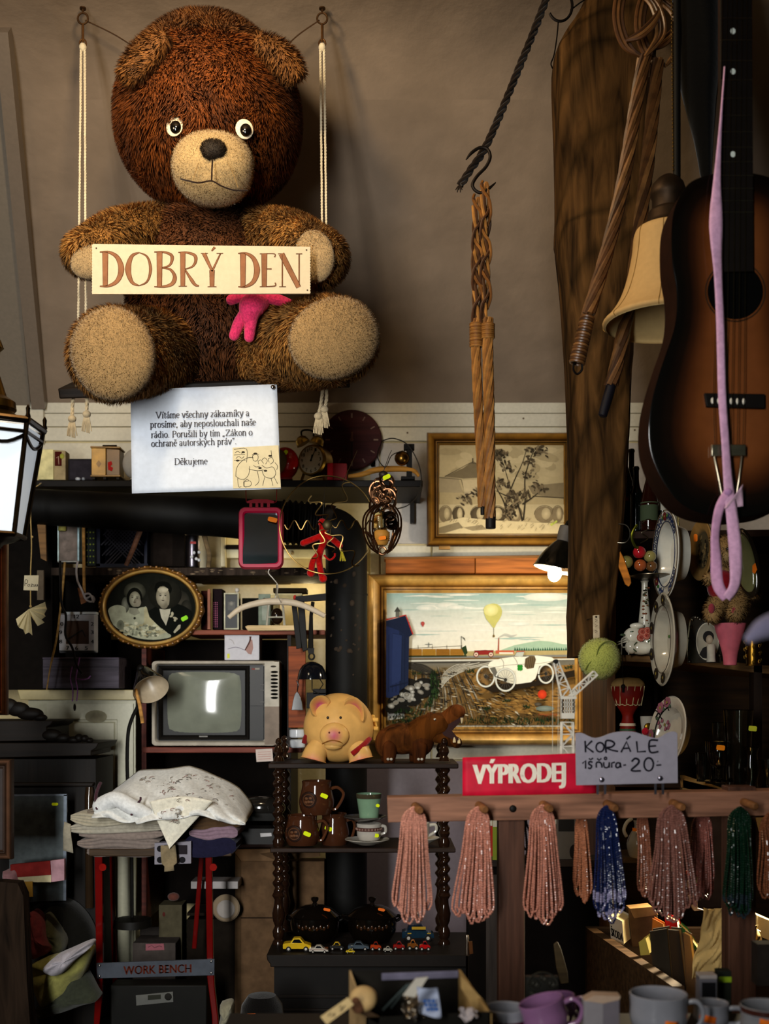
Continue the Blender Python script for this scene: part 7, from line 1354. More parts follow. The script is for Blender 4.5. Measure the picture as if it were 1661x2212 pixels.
for u in (1194, 1206): m = MB(YN, 'c9c2b0'); m.tube([(u,1433,0),(u-1,1712,0)], .6, 4); m.build('string', 'cloth', t)
# ball on a strap nailed to the post
t = T('tennis_ball', 'yellow green tennis ball hung by a pale strap on the timber post', 'ball', 1291, 1468, 3.2); YT = 3.2
m = MB(YT, 'c0c46a'); m.ell(1291,1424,20,44.5,44.5,44.5,36,24,'c0c46a'); o = m.build('ball', 'felt', t); fur(o, .004, 90000, .0008, (0,0,-1), .7, 1.2, 41, cvar=.12)
m = MB(YT, 'c9cbae'); q = []
for i in range(60): g = i/60*2*pi; a = .95; v3 = Vector((cos(g)*a+.35*cos(3*g)*.6, sin(2*g)*.85, sin(g)*a-.35*sin(3*g)*.6)).normalized(); q.append((1291+45*v3.x, 1424+45*v3.y, 20+45*v3.z))
m = MB(YT, '6d7434'); m.tube(spline([(1256,1448,45),(1262,1436,52),(1276,1420,60),(1282,1402,60),(1296,1390,52),(1312,1388,45),(1322,1394,42)], 6), 1.6, 6); m.build('seam', 'cloth', t)
m = MB(YT, 'b9a98e'); m.prism([(1279,1330),(1293,1329),(1294,1384),(1280,1385)], 6, 9)
for v in (1338,1350,1362): m.stroke([(1283,v),(1289,v+2),(1284,v+5)], 9.4, 1.2, '6a5a48')
m.build('strap', 'cloth', t, bevel=.6); m = MB(YT, '3a3026'); m.ell(1286,1333,9,2.4,2.4,2,8,6); m.tube([(1286,1333,9),(1286,1332,-116)], 1, 5); m.build('nail', 'dullmetal', t)
# clamp lamp
YL = 4.02; t = T('clamp_lamp', 'black clamp lamp with lit bulb over the race car painting, by the post', 'lamp', 1205, 1260, YL)
m = MB(YL, '14130f'); i0 = m.mark(); pr = spline([(13,1168),(20,1176),(34,1196),(42,1212),(47,1226),(50,1232)], 4); m.lathe(pr, 1208, 0, 32, '15140f', cap=False); m.rot(i0, (1208,1200,0), 'w', 14); m.build('shade', 'gloss', t)
m = MB(YL, 'c9bfa0'); i0 = m.mark(); m.lathe([(r-1.6, v+.6) for r, v in pr], 1208, 0, 32, 'd8cdb0', cap=False); m.rot(i0, (1208,1200,0), 'w', 14); m.build('lining', 'paint', t)
m = MB(YL, '8a857c'); i0 = m.mark(); m.lathe([(10,1134),(14,1136),(15,1150),(14,1168),(12,1170)], 1208, 0, 20, '6f6a66'); m.rot(i0, (1208,1200,0), 'w', 14); m.build('socket', 'satin', t)
m = MB(YL); i0 = m.mark(); m.ell(1208,1240,0,15,18,15,20,14,'fff0d0'); m.rot(i0, (1208,1200,0), 'w', 14); m.build('bulb', 'bulbglow', t)
m = MB(YL, 'c9a070'); m.prism([(1205,1232),(1225,1234),(1225,1241),(1205,1239)], 47, 48); m.build('price_sticker', 'paper', t)
m = MB(YL, '14120f'); m.tube(spline([(1222,1136,0),(1240,1120,-20),ph(m,1262,1150,4.25),ph(m,1290,1150,4.6),ph(m,1290,1160,4.79)], 5), 4, 8); m.build('clamp', 'satin', t)
# left: lantern, twine with tag, frames
YJ = 3.0; t = T('street_lantern', 'brass and glass lantern with lit white panes at the picture edge', 'lantern', -10, 1172, YJ)
m = MB(YJ, '4a3a1e'); m.lathe([(4,720),(14,736),(20,752),(12,760),(8,800),(26,856),(44,868),(46,884),(40,890),(62,908),(86,918),(98,926)], -12, 0, 6 if 0 else 28, '6b5528'); m.build('cap', 'metal', t)
m = MB(YJ, '2c2114')
c6 = lambda r, v, k: (-12+r*cos(k*pi/3+.55), v, r*sin(k*pi/3+.55))
for k in range(6):
    m.tube([c6(104,912,k), c6(62,1160,k)], 5.5, 8); m.tube([c6(104,920,k), c6(104,920,k+1)], 8, 8); m.tube([c6(100,944,k), c6(100,944,k+1)], 4, 6); m.tube([c6(63,1158,k), c6(63,1158,k+1)], 6, 8)
    a, b_ = Vector(c6(98,950,k)), Vector(c6(98,950,k+1)); m.tube([tuple(a.lerp(b_, q)+Vector((0,20*sin(pi*q),0))) for q in [i/8 for i in range(9)]], 4, 6); m.lathe([(1,888),(5,896),(4,906),(6,914)], c6(106,0,k)[0], c6(106,0,k)[2], 10)
m.lathe([(60,1158),(40,1170),(20,1176),(8,1190)], -12, 0, 20); m.build('frame', 'metal', t)
m = MB(YJ, 'f4f1ea')
for k in range(6): a = [c6(97,930,k), c6(97,930,k+1), c6(58,1156,k+1), c6(58,1156,k)]; m.add(a, [(0,1,2,3)], 'c9d0d6')
m.build('pane', 'glow', t)
m = MB(YJ, '2c2114'); m.tube([(-12,722,0),(-12,200,0),(-12,-320,0)], 3, 6); m.build('hanging_chain', 'metal', t)
YG = 4.0; t = T('twine_pendant', 'knotted twine with a Pozor tag and folded paper fan beside the lantern', 'pendant', 68, 1372, YG)
m = MB(YG, 'a08a5c'); q = spline([ph(m,86,1045,4.39),(83,1040,-20),(80,1050,0),(68,1060,2),(66,1110,0),(68,1180,0),(66,1240,0),(66,1312,0)], 6); m.tube(q, 1.3, 5)
for u, v in ((67,1062),(69,1160),(66,1310)): m.ell(u, v, 0, 3, 3, 3, 8, 6)
m.build('twine', 'cloth', t); m = MB(YG, 'b9b199'); m.prism([(53,1243),(84,1243),(82,1276),(51,1275)], 0, 1.2); m.build('tag', 'paper', t)
m = MB(YG)
for q in ([(54,1266),(55,1253),(60,1254),(59,1260),(55,1261)], [(62,1262),(60,1265),(63,1267),(65,1263),(62,1262)], [(67,1262),(71,1262),(67,1267),(71,1267)], [(74,1262),(72,1265),(75,1267),(76,1263)], [(78,1262),(77,1266),(80,1266),(81,1262),(82,1267)]): m.stroke(spline(q, 4), 1.6, 1.1, '26242a')
m.build('handwriting', 'matte', t)
m = MB(YG, 'c0b592'); fan = [(33,1337),(40,1352),(40,1356),(52,1360),(53,1370),(64,1366),(68,1372),(68,1330),(80,1352),(98,1345),(88,1338),(100,1332),(94,1326),(103,1316),(98,1310),(99,1301)]
vs = [(62,1316,0)]+[(u, v, 10*(i % 2)-5) for i, (u, v) in enumerate(fan)]; m.add(vs, [(0,1+i,2+i) for i in range(len(fan)-1)]); m.build('paper_fan', 'paper', t, solid=.8, flat=True)
for nm, lab, u0, v0, u1, v1, Y, c in (('picture_moulding','tall copper toned picture frame at the picture edge under the lantern',-120,1172,14,1545,3.1,'52301f'),('picture_moulding','dark brown picture frame at the picture edge above the weathered plank',-140,1640,26,1856,3.3,'3a281c')):
    t = T(nm, lab, 'picture frame', u0, v1, Y); m = MB(Y, c); gilt(m, u0, v0, u1, v1, 20, 12, (c, c, 'b07a54' if Y < 3.2 else '5a4030', '4a2a1a', c, '241610', c)); m.build('moulding', 'metal' if Y < 3.2 else 'satin', t, ang=25); m = MB(Y, '5a2a1c' if Y < 3.2 else '3a3230'); m.rect(u0+16,v0+16,u1-16,v1-16,0); m.box(u0+8,v0+8,u1-8,v1-8,-12,-6); m.build('picture', 'satin', t)
# ================================================================== the cupboard with plates and glass at the far side of the post
YQ = 3.5; t = T('display_cupboard', 'dark open cupboard full of bottles, plates and glass behind the price sign', 'cupboard', 1510, 2570, YQ)
m = MB(3.95, '2a1d13'); m.box(1305,1176,1800,2300,-10,0,'33220f'); m.build('back_panel', 'wood', t)
m = MB(YQ, '4a3220'); m.box(1311,1160,1330,2380,-300,0,'5a3d24'); m.build('side_panel', 'woodv', t, bevel=2)
m = MB(YQ, '3d2a1b')
for nm, pts in (('shelf',[(1325,1148),(1800,1142),(1800,1158),(1325,1164)]), ('shelf',[(1325,1414),(1480,1418),(1640,1436),(1800,1446),(1800,1464),(1640,1454),(1480,1434),(1325,1428)]), ('shelf',[(1470,1682),(1560,1704),(1800,1724),(1800,1742),(1560,1722),(1470,1702),(1325,1700),(1325,1684)])):
    m = MB(YQ, '6d5232' if pts[0][1] == 1414 else '33231a'); m.prism(pts, -290, 0); m.build(nm, 'wood', t, bevel=1.5)
m = MB(YQ, '241810'); m.box(1628,1436,1646,1720,-30,0); m.build('upright', 'woodv', t); m = MB(YQ, '241810'); m.box(1474,1430,1482,1690,-280,-250); m.build('upright', 'woodv', t)
m = MB(3.95, '7a4a24'); m.box(1284,1440,1314,1640,-10,0); m.tube([(1298,1440,2),(1300,1500,3),(1296,1640,2)], 1.5, 5, '1c140f'); m.build('narrow_board', 'wood', tag_=('narrow brown board with a dark cable between gilt frame and cupboard', 'board'))
def bottle(lab, u, v0, v1, r, nr, nv, Y, c, label=None, m_='glass', cap=None):
    t = T('bottle', lab, 'bottle', u, v1, Y); m = MB(Y, c); h = v1-v0; m.lathe(spline([(nr*.9,v0),(nr*1.15,v0+3),(nr*1.15,v0+7),(nr,v0+9),(nr*1.05,v0+nv*.7),(r*.62,v0+nv*1.02),(r,v0+nv*1.35),(r,v0+nv*1.5),(r,v1-4),(r*.93,v1)], 4), u, 0, 24, c); m.build('body', m_, t)
    if label: m = MB(Y, label[2]); m.lathe([(r*1.02,label[0]),(r*1.02,label[1])], u, 0, 24, cap=False); m.build('label', 'paper', t)
    if cap: m = MB(Y, cap); m.lathe([(nr*1.2,v0-2),(nr*1.2,v0+12),(nr*1.1,v0+26)], u, 0, 16); m.build('cap', 'gloss', t)
    return t
bottle('dark green wine bottle closest to the post, with a red label', 1350, 957, 1147, 16, 5, 62, 3.58, '0a120c', (1076,1085,'b01c1c'), 'gloss')
bottle('black bottle with long neck between the red labelled and brown ones', 1364, 970, 1147, 15, 6, 70, 3.66, '0a0d0b', None, 'gloss')
bottle('short dark bottle in front of the long necked black one', 1374, 1008, 1147, 14, 6, 44, 3.54, '0c110e', None, 'gloss')
bottle('tall brown bottle with a small red tag and green lower half', 1402, 953, 1147, 19, 5, 98, 3.52, '2a120a', (1086,1126,'46503a'), 'gloss')
bottle('bottle with white and red crested label, next to the guitar edge', 1432, 1012, 1147, 13, 5, 30, 3.56, '23241f', (1046,1104,'a9a496'), 'gloss', 'a8202a')
bottle('clear glass bottle with glinting ribs under the guitar', 1456, 1040, 1147, 12, 5, 26, 3.6, 'b0b4a8', None, 'glass')
def plate(lab, u, v, R, Y, deg, dep, c, name='painted_plate', deco=None, roll=0, ctr=None, m_='gloss'):
    t = T(name, lab, 'plate', u, v+R, Y); m = MB(Y, c); pr = [(0,-dep),(.50,-dep),(.58,-dep*.9),(.68,-dep*.22),(.72,-dep*.08),(.97,2),(1,0),(.97,-3),(.74,-dep*.3),(.66,-dep*.6),(.58,-dep*1.25),(.52,-dep*1.3),(.5,-dep*1.15),(0,-dep*1.15)]
    vs = []; n = 56
    for r, w_ in pr:
        for j in range(n): g = 2*pi*j/n; vs.append((u+R*r*cos(g), v+R*r*sin(g), w_))
    m.add(vs, [(i*n+j, i*n+(j+1)%n, (i+1)*n+(j+1)%n, (i+1)*n+j) for i in range(len(pr)-1) for j in range(n)], [lin(ctr if (ctr and i < 3) else c) for i in range(len(pr)) for j in range(n)])
    m.rot(0, (u,v,0), 'v', deg); m.rot(0, (u,v,0), 'w', roll); m.build('dish', m_, t)
    if deco:
        m = MB(Y); pol = lambda r, g: (u+R*r*cos(g), v+R*r*sin(g), 1.2+(r-.72)/.25*2 if r > .7 else -dep+1.0 if r < .58 else -dep*(1-(r-.56)/.16)+1.6); deco(m, pol); m.rot(0, (u,v,0), 'v', deg); m.rot(0, (u,v,0), 'w', roll); m.build('painted_pattern', 'satin', t)
    return t
def key(m, pol):
    for a0, a1 in ((150,262),(282,340),(28,80),(100,130)):
        n = int((a1-a0)/11)
        for k in range(n):
            g = radians(a0+11*k); d = radians(11); P_ = [(.77,0),(.93,0),(.93,.72),(.82,.72),(.82,.34),(.87,.34)]
            m.tube([pol(r, g+d*q) for r, q in P_]+[], .85, 4, '26304e')
    m.tube([pol(.735, k*pi/30) for k in range(60)], 1.0, 4, '26304e', closed=True); m.tube([pol(.985, k*pi/30) for k in range(60)], .9, 4, '6a5a48', closed=True)
    flower(m, pol, .85, radians(140), '5a1f24'); flower(m, pol, .85, radians(270), '5a1f24'); flower(m, pol, .4, radians(10), '6a4a3a', 1.3)
    for a, r in ((128,.86),(152,.86),(258,.86),(282,.86),(40,.45),(-30,.5)): leaf(m, pol, r, radians(a), '3d6a34')
def flower(m, pol, r, g, c, s=1.0, k=8):
    for i in range(k): a = 2*pi*i/k; p = pol(r+.062*s*cos(a), g+.075*s*sin(a)/r); m.ell(p[0], p[1], p[2]+.4, 5*s, 3.8*s, 1, 7, 5, c)
    p = pol(r, g); m.ell(p[0], p[1], p[2]+.8, 3*s, 3*s, 1, 6, 4, '8a7a3a')
def leaf(m, pol, r, g, c):
    p = pol(r, g); m.ell(p[0], p[1], p[2]+.4, 7, 4, 1, 8, 5, c)
def daisies(m, pol):
    for a in (160, 200, 120, 240, 80, 280): flower(m, pol, .84, radians(a), '2e261e', 1.25, 9)
    m.tube([pol(.72, k*pi/30) for k in range(60)], .8, 4, '4a4038', closed=True)
    for a in (190, 100, 262): leaf(m, pol, .5, radians(a), '4a6a34')
def roses(m, pol):
    for a in (150, 170, 200, 230, 255): flower(m, pol, .84 if a % 20 else .6, radians(a), '8a5a66', 1.4, 7); leaf(m, pol, .72, radians(a+8), '4a5a48')
    for a in (160, 215, 250): m.tube([pol(.95, radians(a)), pol(.8, radians(a+6)), pol(.66, radians(a-4))], 1.6, 5, '201a1c'); m.tube([pol(.8, radians(a-8)), pol(.8, radians(a+10))], 1.6, 5, '201a1c')
    m.tube([pol(.7, radians(150+k*6)) for k in range(20)], 1.6, 5, '1c1618')
plate('white plate with blue key border and flowers, topmost of three standing on edge', 1438, 1197, 96, 3.35, -88, 30, 'c2bfb4', deco=key)
plate('grey white plate with dark daisies, middle one of three on edge', 1430, 1381, 101, 3.33, -89, 30, 'a59f90', deco=daisies)
plate('plate with roses and dark crossed stems behind the price sign', 1440, 1582, 80, 3.32, -76, 24, 'b3ab9c', deco=roses, roll=10)
t = plate('small tan oval plaque with a worn picture hanging beside the ribbon', 1512, 1188, 66, 3.4, -84, 8, '8d6f42', 'wall_plaque', None, 0, '4a4230', 'satin'); m = MB(3.4)
R_ = random.Random(8)
for i in range(40): a = R_.random()*6.28; r = R_.random()**.6*32; m.box(1512+r*cos(a)-3, 1188+r*sin(a)-3, 1512+r*cos(a)+3, 1188+r*sin(a)+4, -7.4, -6.9, ('332c22','6a5c40','24201a','7d6a48')[i % 4])
m.rot(0, (1512,1188,0), 'v', -84); m.build('worn_picture', 'matte', t); sticker(t, 1500, 1163, 3.39, 8, 8, 16, 0, 'e07a1e')
m = MB(3.34, '5a5346'); m.tube(spline([(1412,1126,0),(1400,1122,0),(1386,1130,6),(1400,1142,8),(1384,1152,8),(1398,1164,8),(1382,1174,6)], 5), 1.2, 5); m.tube(spline([(1376,1134,0),(1366,1150,4),(1364,1166,6),(1372,1182,4),(1378,1182,2)], 6), 3, 6, '7d8a3a'); m.tube(spline([(1334,1172,0),(1350,1172,4),(1359,1160,4),(1358,1144,4),(1350,1134,2),(1336,1132,0)], 5), 1.3, 5, '6a6458'); m.build('wire_hoops', 'metal', tag_=('tangle of thin wire hoops with a green one under the dark bottles', 'wire'))
m = MB(3.36, 'b5742c'); m.prism([(1332,1166),(1339,1190),(1348,1208),(1362,1250),(1363,1260),(1358,1268),(1350,1262),(1342,1240),(1332,1216),(1328,1190)], -4, 4); m.build('wooden_spoon', 'wood', tag_=('orange brown wooden spoon hanging along the post edge', 'spoon'), bevel=2)
for u, v, r, c, lab in ((1353,1214,14.5,'7a7444','olive green wooden apple nearest the wooden spoon'),(1381,1193,14,'a0202a','bright red wooden apple at the top of the cluster'),(1383,1221,13.5,'96502c','red and yellow wooden apple at the bottom of the cluster'),(1404,1202,13,'8d8452','greenish wooden apple touching the topmost plate'),(1407,1223,12,'6a4a2c','brownish wooden apple low behind the topmost plate')):
    m = MB(3.38, c); m.ell(u, v, 0, r, r*.96, r, 24, 16, c); m.ell(u-5, v-2, r*.9, 1.6, 1.6, 1, 6, 4, '2a2418'); m.build('wooden_apple', 'gloss', tag_=(lab, 'wooden apple'))
m = MB(3.42, '6a6050'); m.lathe([(40,1243),(44,1240),(44,1242),(30,1248)], 1410, -20, 32); m.build('metal_tray', 'metal', tag_=('thin metal tray edge under the wooden apples', 'tray'))
t = T('porcelain_vase', 'slender white vase with dark leafy pattern standing behind the plates', 'vase', 1394, 1414, 3.5); m = MB(3.5, 'bcb6a6'); m.lathe(spline([(9,1254),(7,1262),(8,1290),(12,1330),(15,1370),(12,1405),(14,1414)], 4), 1394, -6, 24); m.build('body', 'gloss', t); m = MB(3.5)
for i in range(26): m.ell(1392+R_.random()*14-5, 1268+R_.random()*80, 2+R_.random()*6, 3.2, 2, 2, 6, 4, ('2a2620','7a4a32','5a5a40')[i % 3])
m.build('leaf_pattern', 'satin', t)
t = T('porcelain_figurine', 'white porcelain figurine of slippers with pink roses on the wooden ledge', 'figurine', 1372, 1416, 3.48); m = MB(3.48, 'd8d2c0')
for cu, cv, cw, a, b_, c_ in ((1368,1375,0,22,20,16),(1384,1400,4,26,15,16),(1362,1398,8,14,15,12),(1400,1388,-2,16,22,14),(1376,1352,0,16,7,12)): m.ell(cu, cv, cw, a, b_, c_, 20, 12)
m.tube([(1330,1394,8),(1344,1388,10),(1354,1386,10)], 1.6, 5); m.tube([(1332,1388,4),(1346,1383,8),(1358,1380,10)], 1.4, 5); m.build('body', 'gloss', t)
for u, v in ((1383,1366),(1392,1374),(1380,1378),(1394,1364)):
    m = MB(3.48, 'b56a5a')
    for k in range(3): m.tube([(u+(7-2.2*k)*cos(g*pi/5+k), v+(7-2.2*k)*sin(g*pi/5+k), 17+2*k) for g in range(10)], 2, 6, ('a85a4c','c07a68','a04c40')[k], closed=True)
    m.build('rose', 'gloss', t)
m = MB(3.48, '44543a'); m.tube(spline([(1372,1388,16),(1366,1394,18),(1364,1402,18),(1370,1408,18)], 4), 1.6, 5); m.tube(spline([(1396,1388,14),(1400,1382,14),(1398,1376,14)], 4), 1.6, 5)
for u, v in ((1342,1372),(1406,1378),(1364,1366)): m.ell(u, v, 12, 6, 3, 2, 8, 5)
m.build('leaf', 'gloss', t)
m = MB(3.46); 
for q in ([(1343,1380,0),(1343,1414,0)], [(1358,1384,0),(1358,1414,0)], [(1343,1380,0),(1350,1376,0),(1358,1384,0)], [(1343,1398,0),(1358,1398,0)]): m.tube(q, 1.6, 5, 'b9b4a4')
m.build('little_chair', 'paint', tag_=('tiny white openwork stand in front of the porcelain figurine', 'stand'))
# drum and small things below
t = T('goblet_drum', 'small red goblet drum with laced skin under the wooden ledge', 'drum', 1356, 1690, 3.5); m = MB(3.5, '8a2418'); m.lathe(spline([(33,1476),(35,1486),(33,1504),(24,1524),(14,1540),(12,1552),(18,1580),(22,1640),(22,1690)], 4), 1356, 0, 32, '741a10'); m.build('body', 'satin', t)
m = MB(3.5, 'a5895a'); m.lathe([(2,1463),(24,1465),(33,1472),(36,1478),(34,1486)], 1356, 0, 32); m.build('skin', 'matte', t); m = MB(3.5, 'b0a078')
for k in range(14): g = 2*pi*k/14; m.tube([(1356+36*cos(g),1482,36*sin(g)),(1356+(28+2*(k%2))*cos(g+.1),1520+4*(k%2),(28)*sin(g+.1))], 1.1, 4)
m.tube([(1356+27*cos(g*pi/14), 1521+3*(g%2), 27*sin(g*pi/14)) for g in range(28)], 1.2, 4, closed=True); m.build('lacing', 'cloth', t); m = MB(3.5, 'b8a890')
for v, c in ((1562,'c9b8a0'),(1572,'2c5a3a')): m.lathe([(16.6,v),(18,v+6)], 1356, 0, 24, c, cap=False)
m.build('painted_band', 'satin', t); m = MB(3.45, '1c1712'); m.ell(1346,1483,0,5,5,4,10,8); m.tube([(1343,1396,0),(1345,1440,0),(1346,1483,0)], .8, 4); m.tube([(1346,1486,0),(1346,1496,0)], 3, 6); m.build('bead_pendant', 'satin', tag_=('dark bead hanging on a thread in front of the red drum', 'pendant'))
t = cup('small white cup with gold leaf beside the red drum', 'cup', 'egg_cup', 1397, 3.46, [(14,1548),(13,1562),(11,1580),(9,1600)], 'b5b0a4'); m = MB(3.46, '9a7a2c'); m.ell(1398,1570,13,10,9,3,12,8); m.build('gold_leaf', 'metal', t)
m = MB(3.42, 'b01c34')
for k in range(3): m.tube([(1394+(6-2*k)*cos(g*pi/5+k), 1580+(6-2*k)*sin(g*pi/5+k), 3*k) for g in range(10)], 2.2, 6, closed=True)
m.build('fabric_rose', 'cloth', tag_=('little crimson rose in front of the small white cup', 'flower'))
# teddy, silver frame, vase on the ledge under the ribbon
t = T('teddy_bear', 'small cream teddy in a red waistcoat sitting on the cupboard ledge', 'teddy bear', 1570, 1425, 3.3); YB_ = 3.3
m = MB(YB_, '9a7c50'); m.ell(1575,1268,0,42,52,32,24,16); limb(m, [(1552,1300,10),(1534,1322,24),(1530,1332,30)], [22,20,17], 16); limb(m, [(1590,1300,10),(1584,1318,24),(1578,1328,32)], [24,22,19], 16); limb(m, [(1545,1250,10),(1530,1254,20),(1524,1252,24)], [16,13,12], 14); limb(m, [(1606,1250,8),(1620,1268,12),(1624,1282,14)], [17,14,13], 14); o = m.build('body', 'fur', t); fur(o, .010, 90000, .0012, (0,-.2,-1), .5, 1.4, 61)
m = MB(YB_, '9a7c50'); m.ell(1572,1194,6,36,36,32,24,16); m.ell(1566,1206,32,16,13,12,14,10,'b39a6c'); m.ell(1545,1168,2,13,13,8,12,8); m.ell(1600,1168,2,13,13,8,12,8); o = m.build('head', 'fur', t); fur(o, .010, 90000, .0012, (0,-.2,-1), .5, 1.4, 62)
m = MB(YB_, '7a1420'); m.ell(1560,1268,12,36,36,28,24,14); m.build('waistcoat', 'cloth', t); m = MB(YB_, 'a06a2c')
for q in range(6): m.box(1594+(q%3)*8, 1240+(q//3)*9, 1601+(q%3)*8, 1248+(q//3)*9, 30, 34, ('a0702c','2c2018')[q % 2])
m.build('chequered_scarf', 'cloth', t)
for u, v in ((1524,1318),(1572,1326)): m = MB(YB_, '8a3a44'); m.ell(u, v, 44, 7, 11, 5, 12, 8); m.build('paw_pad', 'felt', t)
for u in (1560, 1580): m = MB(YB_, '120e0c'); m.ell(u, 1190, 36, 3, 3, 3, 8, 6); m.build('eye', 'gloss', t)
t = T('silver_photo_frame', 'ornate silver frame holding an oval black and white portrait', 'photo frame', 1516, 1432, 3.38); YF = 3.38; m = MB(YF, '6f685c'); i0 = m.mark(); o_ = spline([(1486,1432),(1484,1400),(1488,1360),(1492,1336),(1502,1330),(1508,1334),(1520,1338),(1536,1336),(1552,1338),(1556,1360),(1556,1400),(1556,1432)], 4); m.prism(o_, -4, 6)
for k in range(30): u, v = o_[(k*3) % len(o_)]; m.ell(u*.92+1520*.08, v*.94+1385*.06, 6, 4, 4, 3, 8, 6, '8d8676')
m.build('silver_frame', 'metal', t); m = MB(YF); m.blob(1526,1386,6.6,24,40,'9d9684','8a8474',28); m.ring(1526,1386,7,25,41,2.4,'b5ae9c',28); m.ring(1526,1386,6.9,28,44,3,'2a2620',28); m.blob(1528,1376,7.4,12,13,'15120f',None,18); m.blob(1530,1382,7.6,7.5,10,'b5a690','8a7a66',16); m.poly([(1508,1414),(1516,1400),(1528,1395),(1540,1400),(1546,1414),(1538,1422),(1516,1422)], 7.5, '1a1714'); m.build('photograph', 'paint', t, flat=True, keep=True)
m = MB(3.32); m.lathe([(8,1392),(9,1396),(9,1420),(10,1430)], 1536, 0, 16, 'a59f92'); m.build('white_candle', 'satin', tag_=('short white candle in front of the silver photo frame', 'candle'))
t = T('pink_vase', 'flared pink glass vase standing on the ledge below the ribbon', 'vase', 1578, 1442, 3.3); m = MB(3.3, 'b5606a'); pr = spline([(34,1347),(30,1364),(22,1390),(16,1415),(14,1436)], 5); m.lathe([(13,1436)]+list(reversed(pr))+[(r-2, v+1) for r, v in pr], 1577, 0, 32, 'b4606c'); m.build('body', 'satin', t)
t = T('gilt_glass', 'gold ornamented glass beaker next to the pink vase', 'beaker', 1626, 1446, 3.3); m = MB(3.3, '7a5c24'); m.lathe([(18,1364),(17,1380),(15,1400),(17,1415),(14,1432),(16,1438)], 1626, 0, 24); 
for k in range(24): g = k*.9; m.tube([(1626+16.5*cos(g)+2*cos(q), 1376+k*2.4+4*sin(q), 16.5*sin(g)) for q in (0,1,2,3,4,5)], 1.2, 5, 'a8843c', closed=True)
m.build('body', 'metal', t)
m = MB(3.2, '1d1a14'); i0 = m.mark(); m.ell(1612,1216,0,30,78,10,24,16,'221c14'); m.ell(1612,1216,6,24,66,8,24,16,'6a6a48'); m.rot(i0, (1612,1216,0), 'w', -12); m.rot(i0, (1612,1216,0), 'v', -50); o = m.build('oval_tray', 'gloss', tag_=('dark oval tray with pale centre leaning behind the ribbon, orange sticker', 'tray')); 
m = MB(3.16); m.prism([(1625,1222),(1631,1216),(1635,1230),(1630,1240),(1625,1236)], 0, 1, 'e07a1e'); m.build('orange_tag', 'paper', tag_=('small orange price tag beside the dark oval tray', 'price tag'))
m = MB(1.3, '9a93ac'); limb(m, [(1622,1378,-6),(1650,1358,0),(1700,1340,0)], [12,24,28], 18, '8d88a0'); m.build('lilac_scarf', 'cloth', tag_=('blurred lilac scarf end poking in at the picture edge beside the vase', 'scarf'))
t = T('amber_bulb', 'tiny glowing amber bulb at the picture edge below the guitar', 'bulb', 1664, 1096, 3.2); m = MB(3.2, 'c86a14'); m.ell(1664,1083,0,7,11,7,12,8); m.build('bulb', 'glow', t); m = MB(3.2, '2a2018'); m.lathe([(5,1094),(5,1108)], 1664, 0, 10); m.tube([(1664,1108,0),(1690,1140,-40)], 2, 5); m.build('socket', 'satin', t)
# glassware
def glass(lab, u, v1, prof, Y, c='dfe4dc', cat='glass', name='drinking_glass', wall=1.8, st=None):
    t = T(name, lab, cat, u, v1, Y); m = MB(Y, c); pr = spline(prof, 4); m.lathe([(r, v) for r, v in reversed(pr)]+[(max(r-wall, .3), min(v+1, v1-5)) for r, v in pr], u, 0, 32, c); m.build('bowl', 'glass', t)
    if st: sticker(t, st[0], st[1], Y, st[2], 18, 11, 6, st[3])
    return t
glass('tallest clear glass vase among the glasses, yellow sticker at its top', 1594, 1706, [(33,1533),(31,1560),(28,1620),(26,1680),(26,1706)], 3.36, st=(1617,1573,26,'b5b838'))
glass('footed glass with orange sticker in front of the tall glass vase', 1552, 1690, [(24,1602),(24,1630),(18,1650),(4,1662),(4,1678),(18,1688),(19,1690)], 3.34, st=(1549,1614,25,'e8901e'))
glass('low tumbler at the end of the glasses by the price sign', 1520, 1688, [(18,1626),(17,1650),(15,1676),(15,1688)], 3.4)
glass('straight tumbler standing behind the footed glass', 1551, 1700, [(13,1560),(13,1580),(12,1620),(12,1696)], 3.5)
glass('swirled glass vase beyond the tall one', 1622, 1714, [(18,1614),(14,1630),(18,1660),(14,1690),(19,1714)], 3.3, 'c9cdbc')
glass('small crystal glass half cut off by the picture edge', 1658, 1716, [(14,1640),(12,1660),(4,1680),(4,1700),(14,1716)], 3.3)
glass('thin stemmed glass between the low tumbler and the footed glass', 1536, 1692, [(13,1600),(13,1618),(9,1636),(2,1644),(2,1682),(12,1692)], 3.44)
m = MB(3.5, 'a88c5c'); m.prism([(1474,1676),(1482,1676),(1572,1706),(1572,1714),(1474,1706)], -20, 0, 'a48a5a'); m.tube([(1472,1700,4),(1470,1686,8),(1474,1678,4)], 3, 6, '8a7048'); m.build('wicker_edge', 'wood', tag_=('pale wooden basket edge slanting behind the bead rack', 'basket'))
t = T('white_pitcher', 'white ceramic pitcher with dark pattern behind the dusky pink beads', 'pitcher', 1372, 1852, 3.3); m = MB(3.3, '8a857a'); m.lathe(spline([(10,1772),(8,1786),(16,1800),(24,1822),(20,1846),(16,1852)], 4), 1378, 0, 28); m.build('body', 'gloss', t); m = MB(3.3, 'a59f90'); m.tube(spline([(1364,1768,4),(1352,1776,8),(1346,1792,8),(1352,1806,6)], 5), 4, 8); m.build('spout', 'gloss', t); m = MB(3.3); m.prism([(1362,1786),(1371,1787),(1371,1794),(1362,1793)], 18, 19, 'd07818'); m.build('price_sticker', 'paper', t)
m = MB(3.3, '3a2c1e'); m.box(1325,1852,1480,1864,-120,0); m.build('lower_ledge', 'wood', tag_=('dark ledge carrying the white pitcher behind the bead rack', 'shelf'))
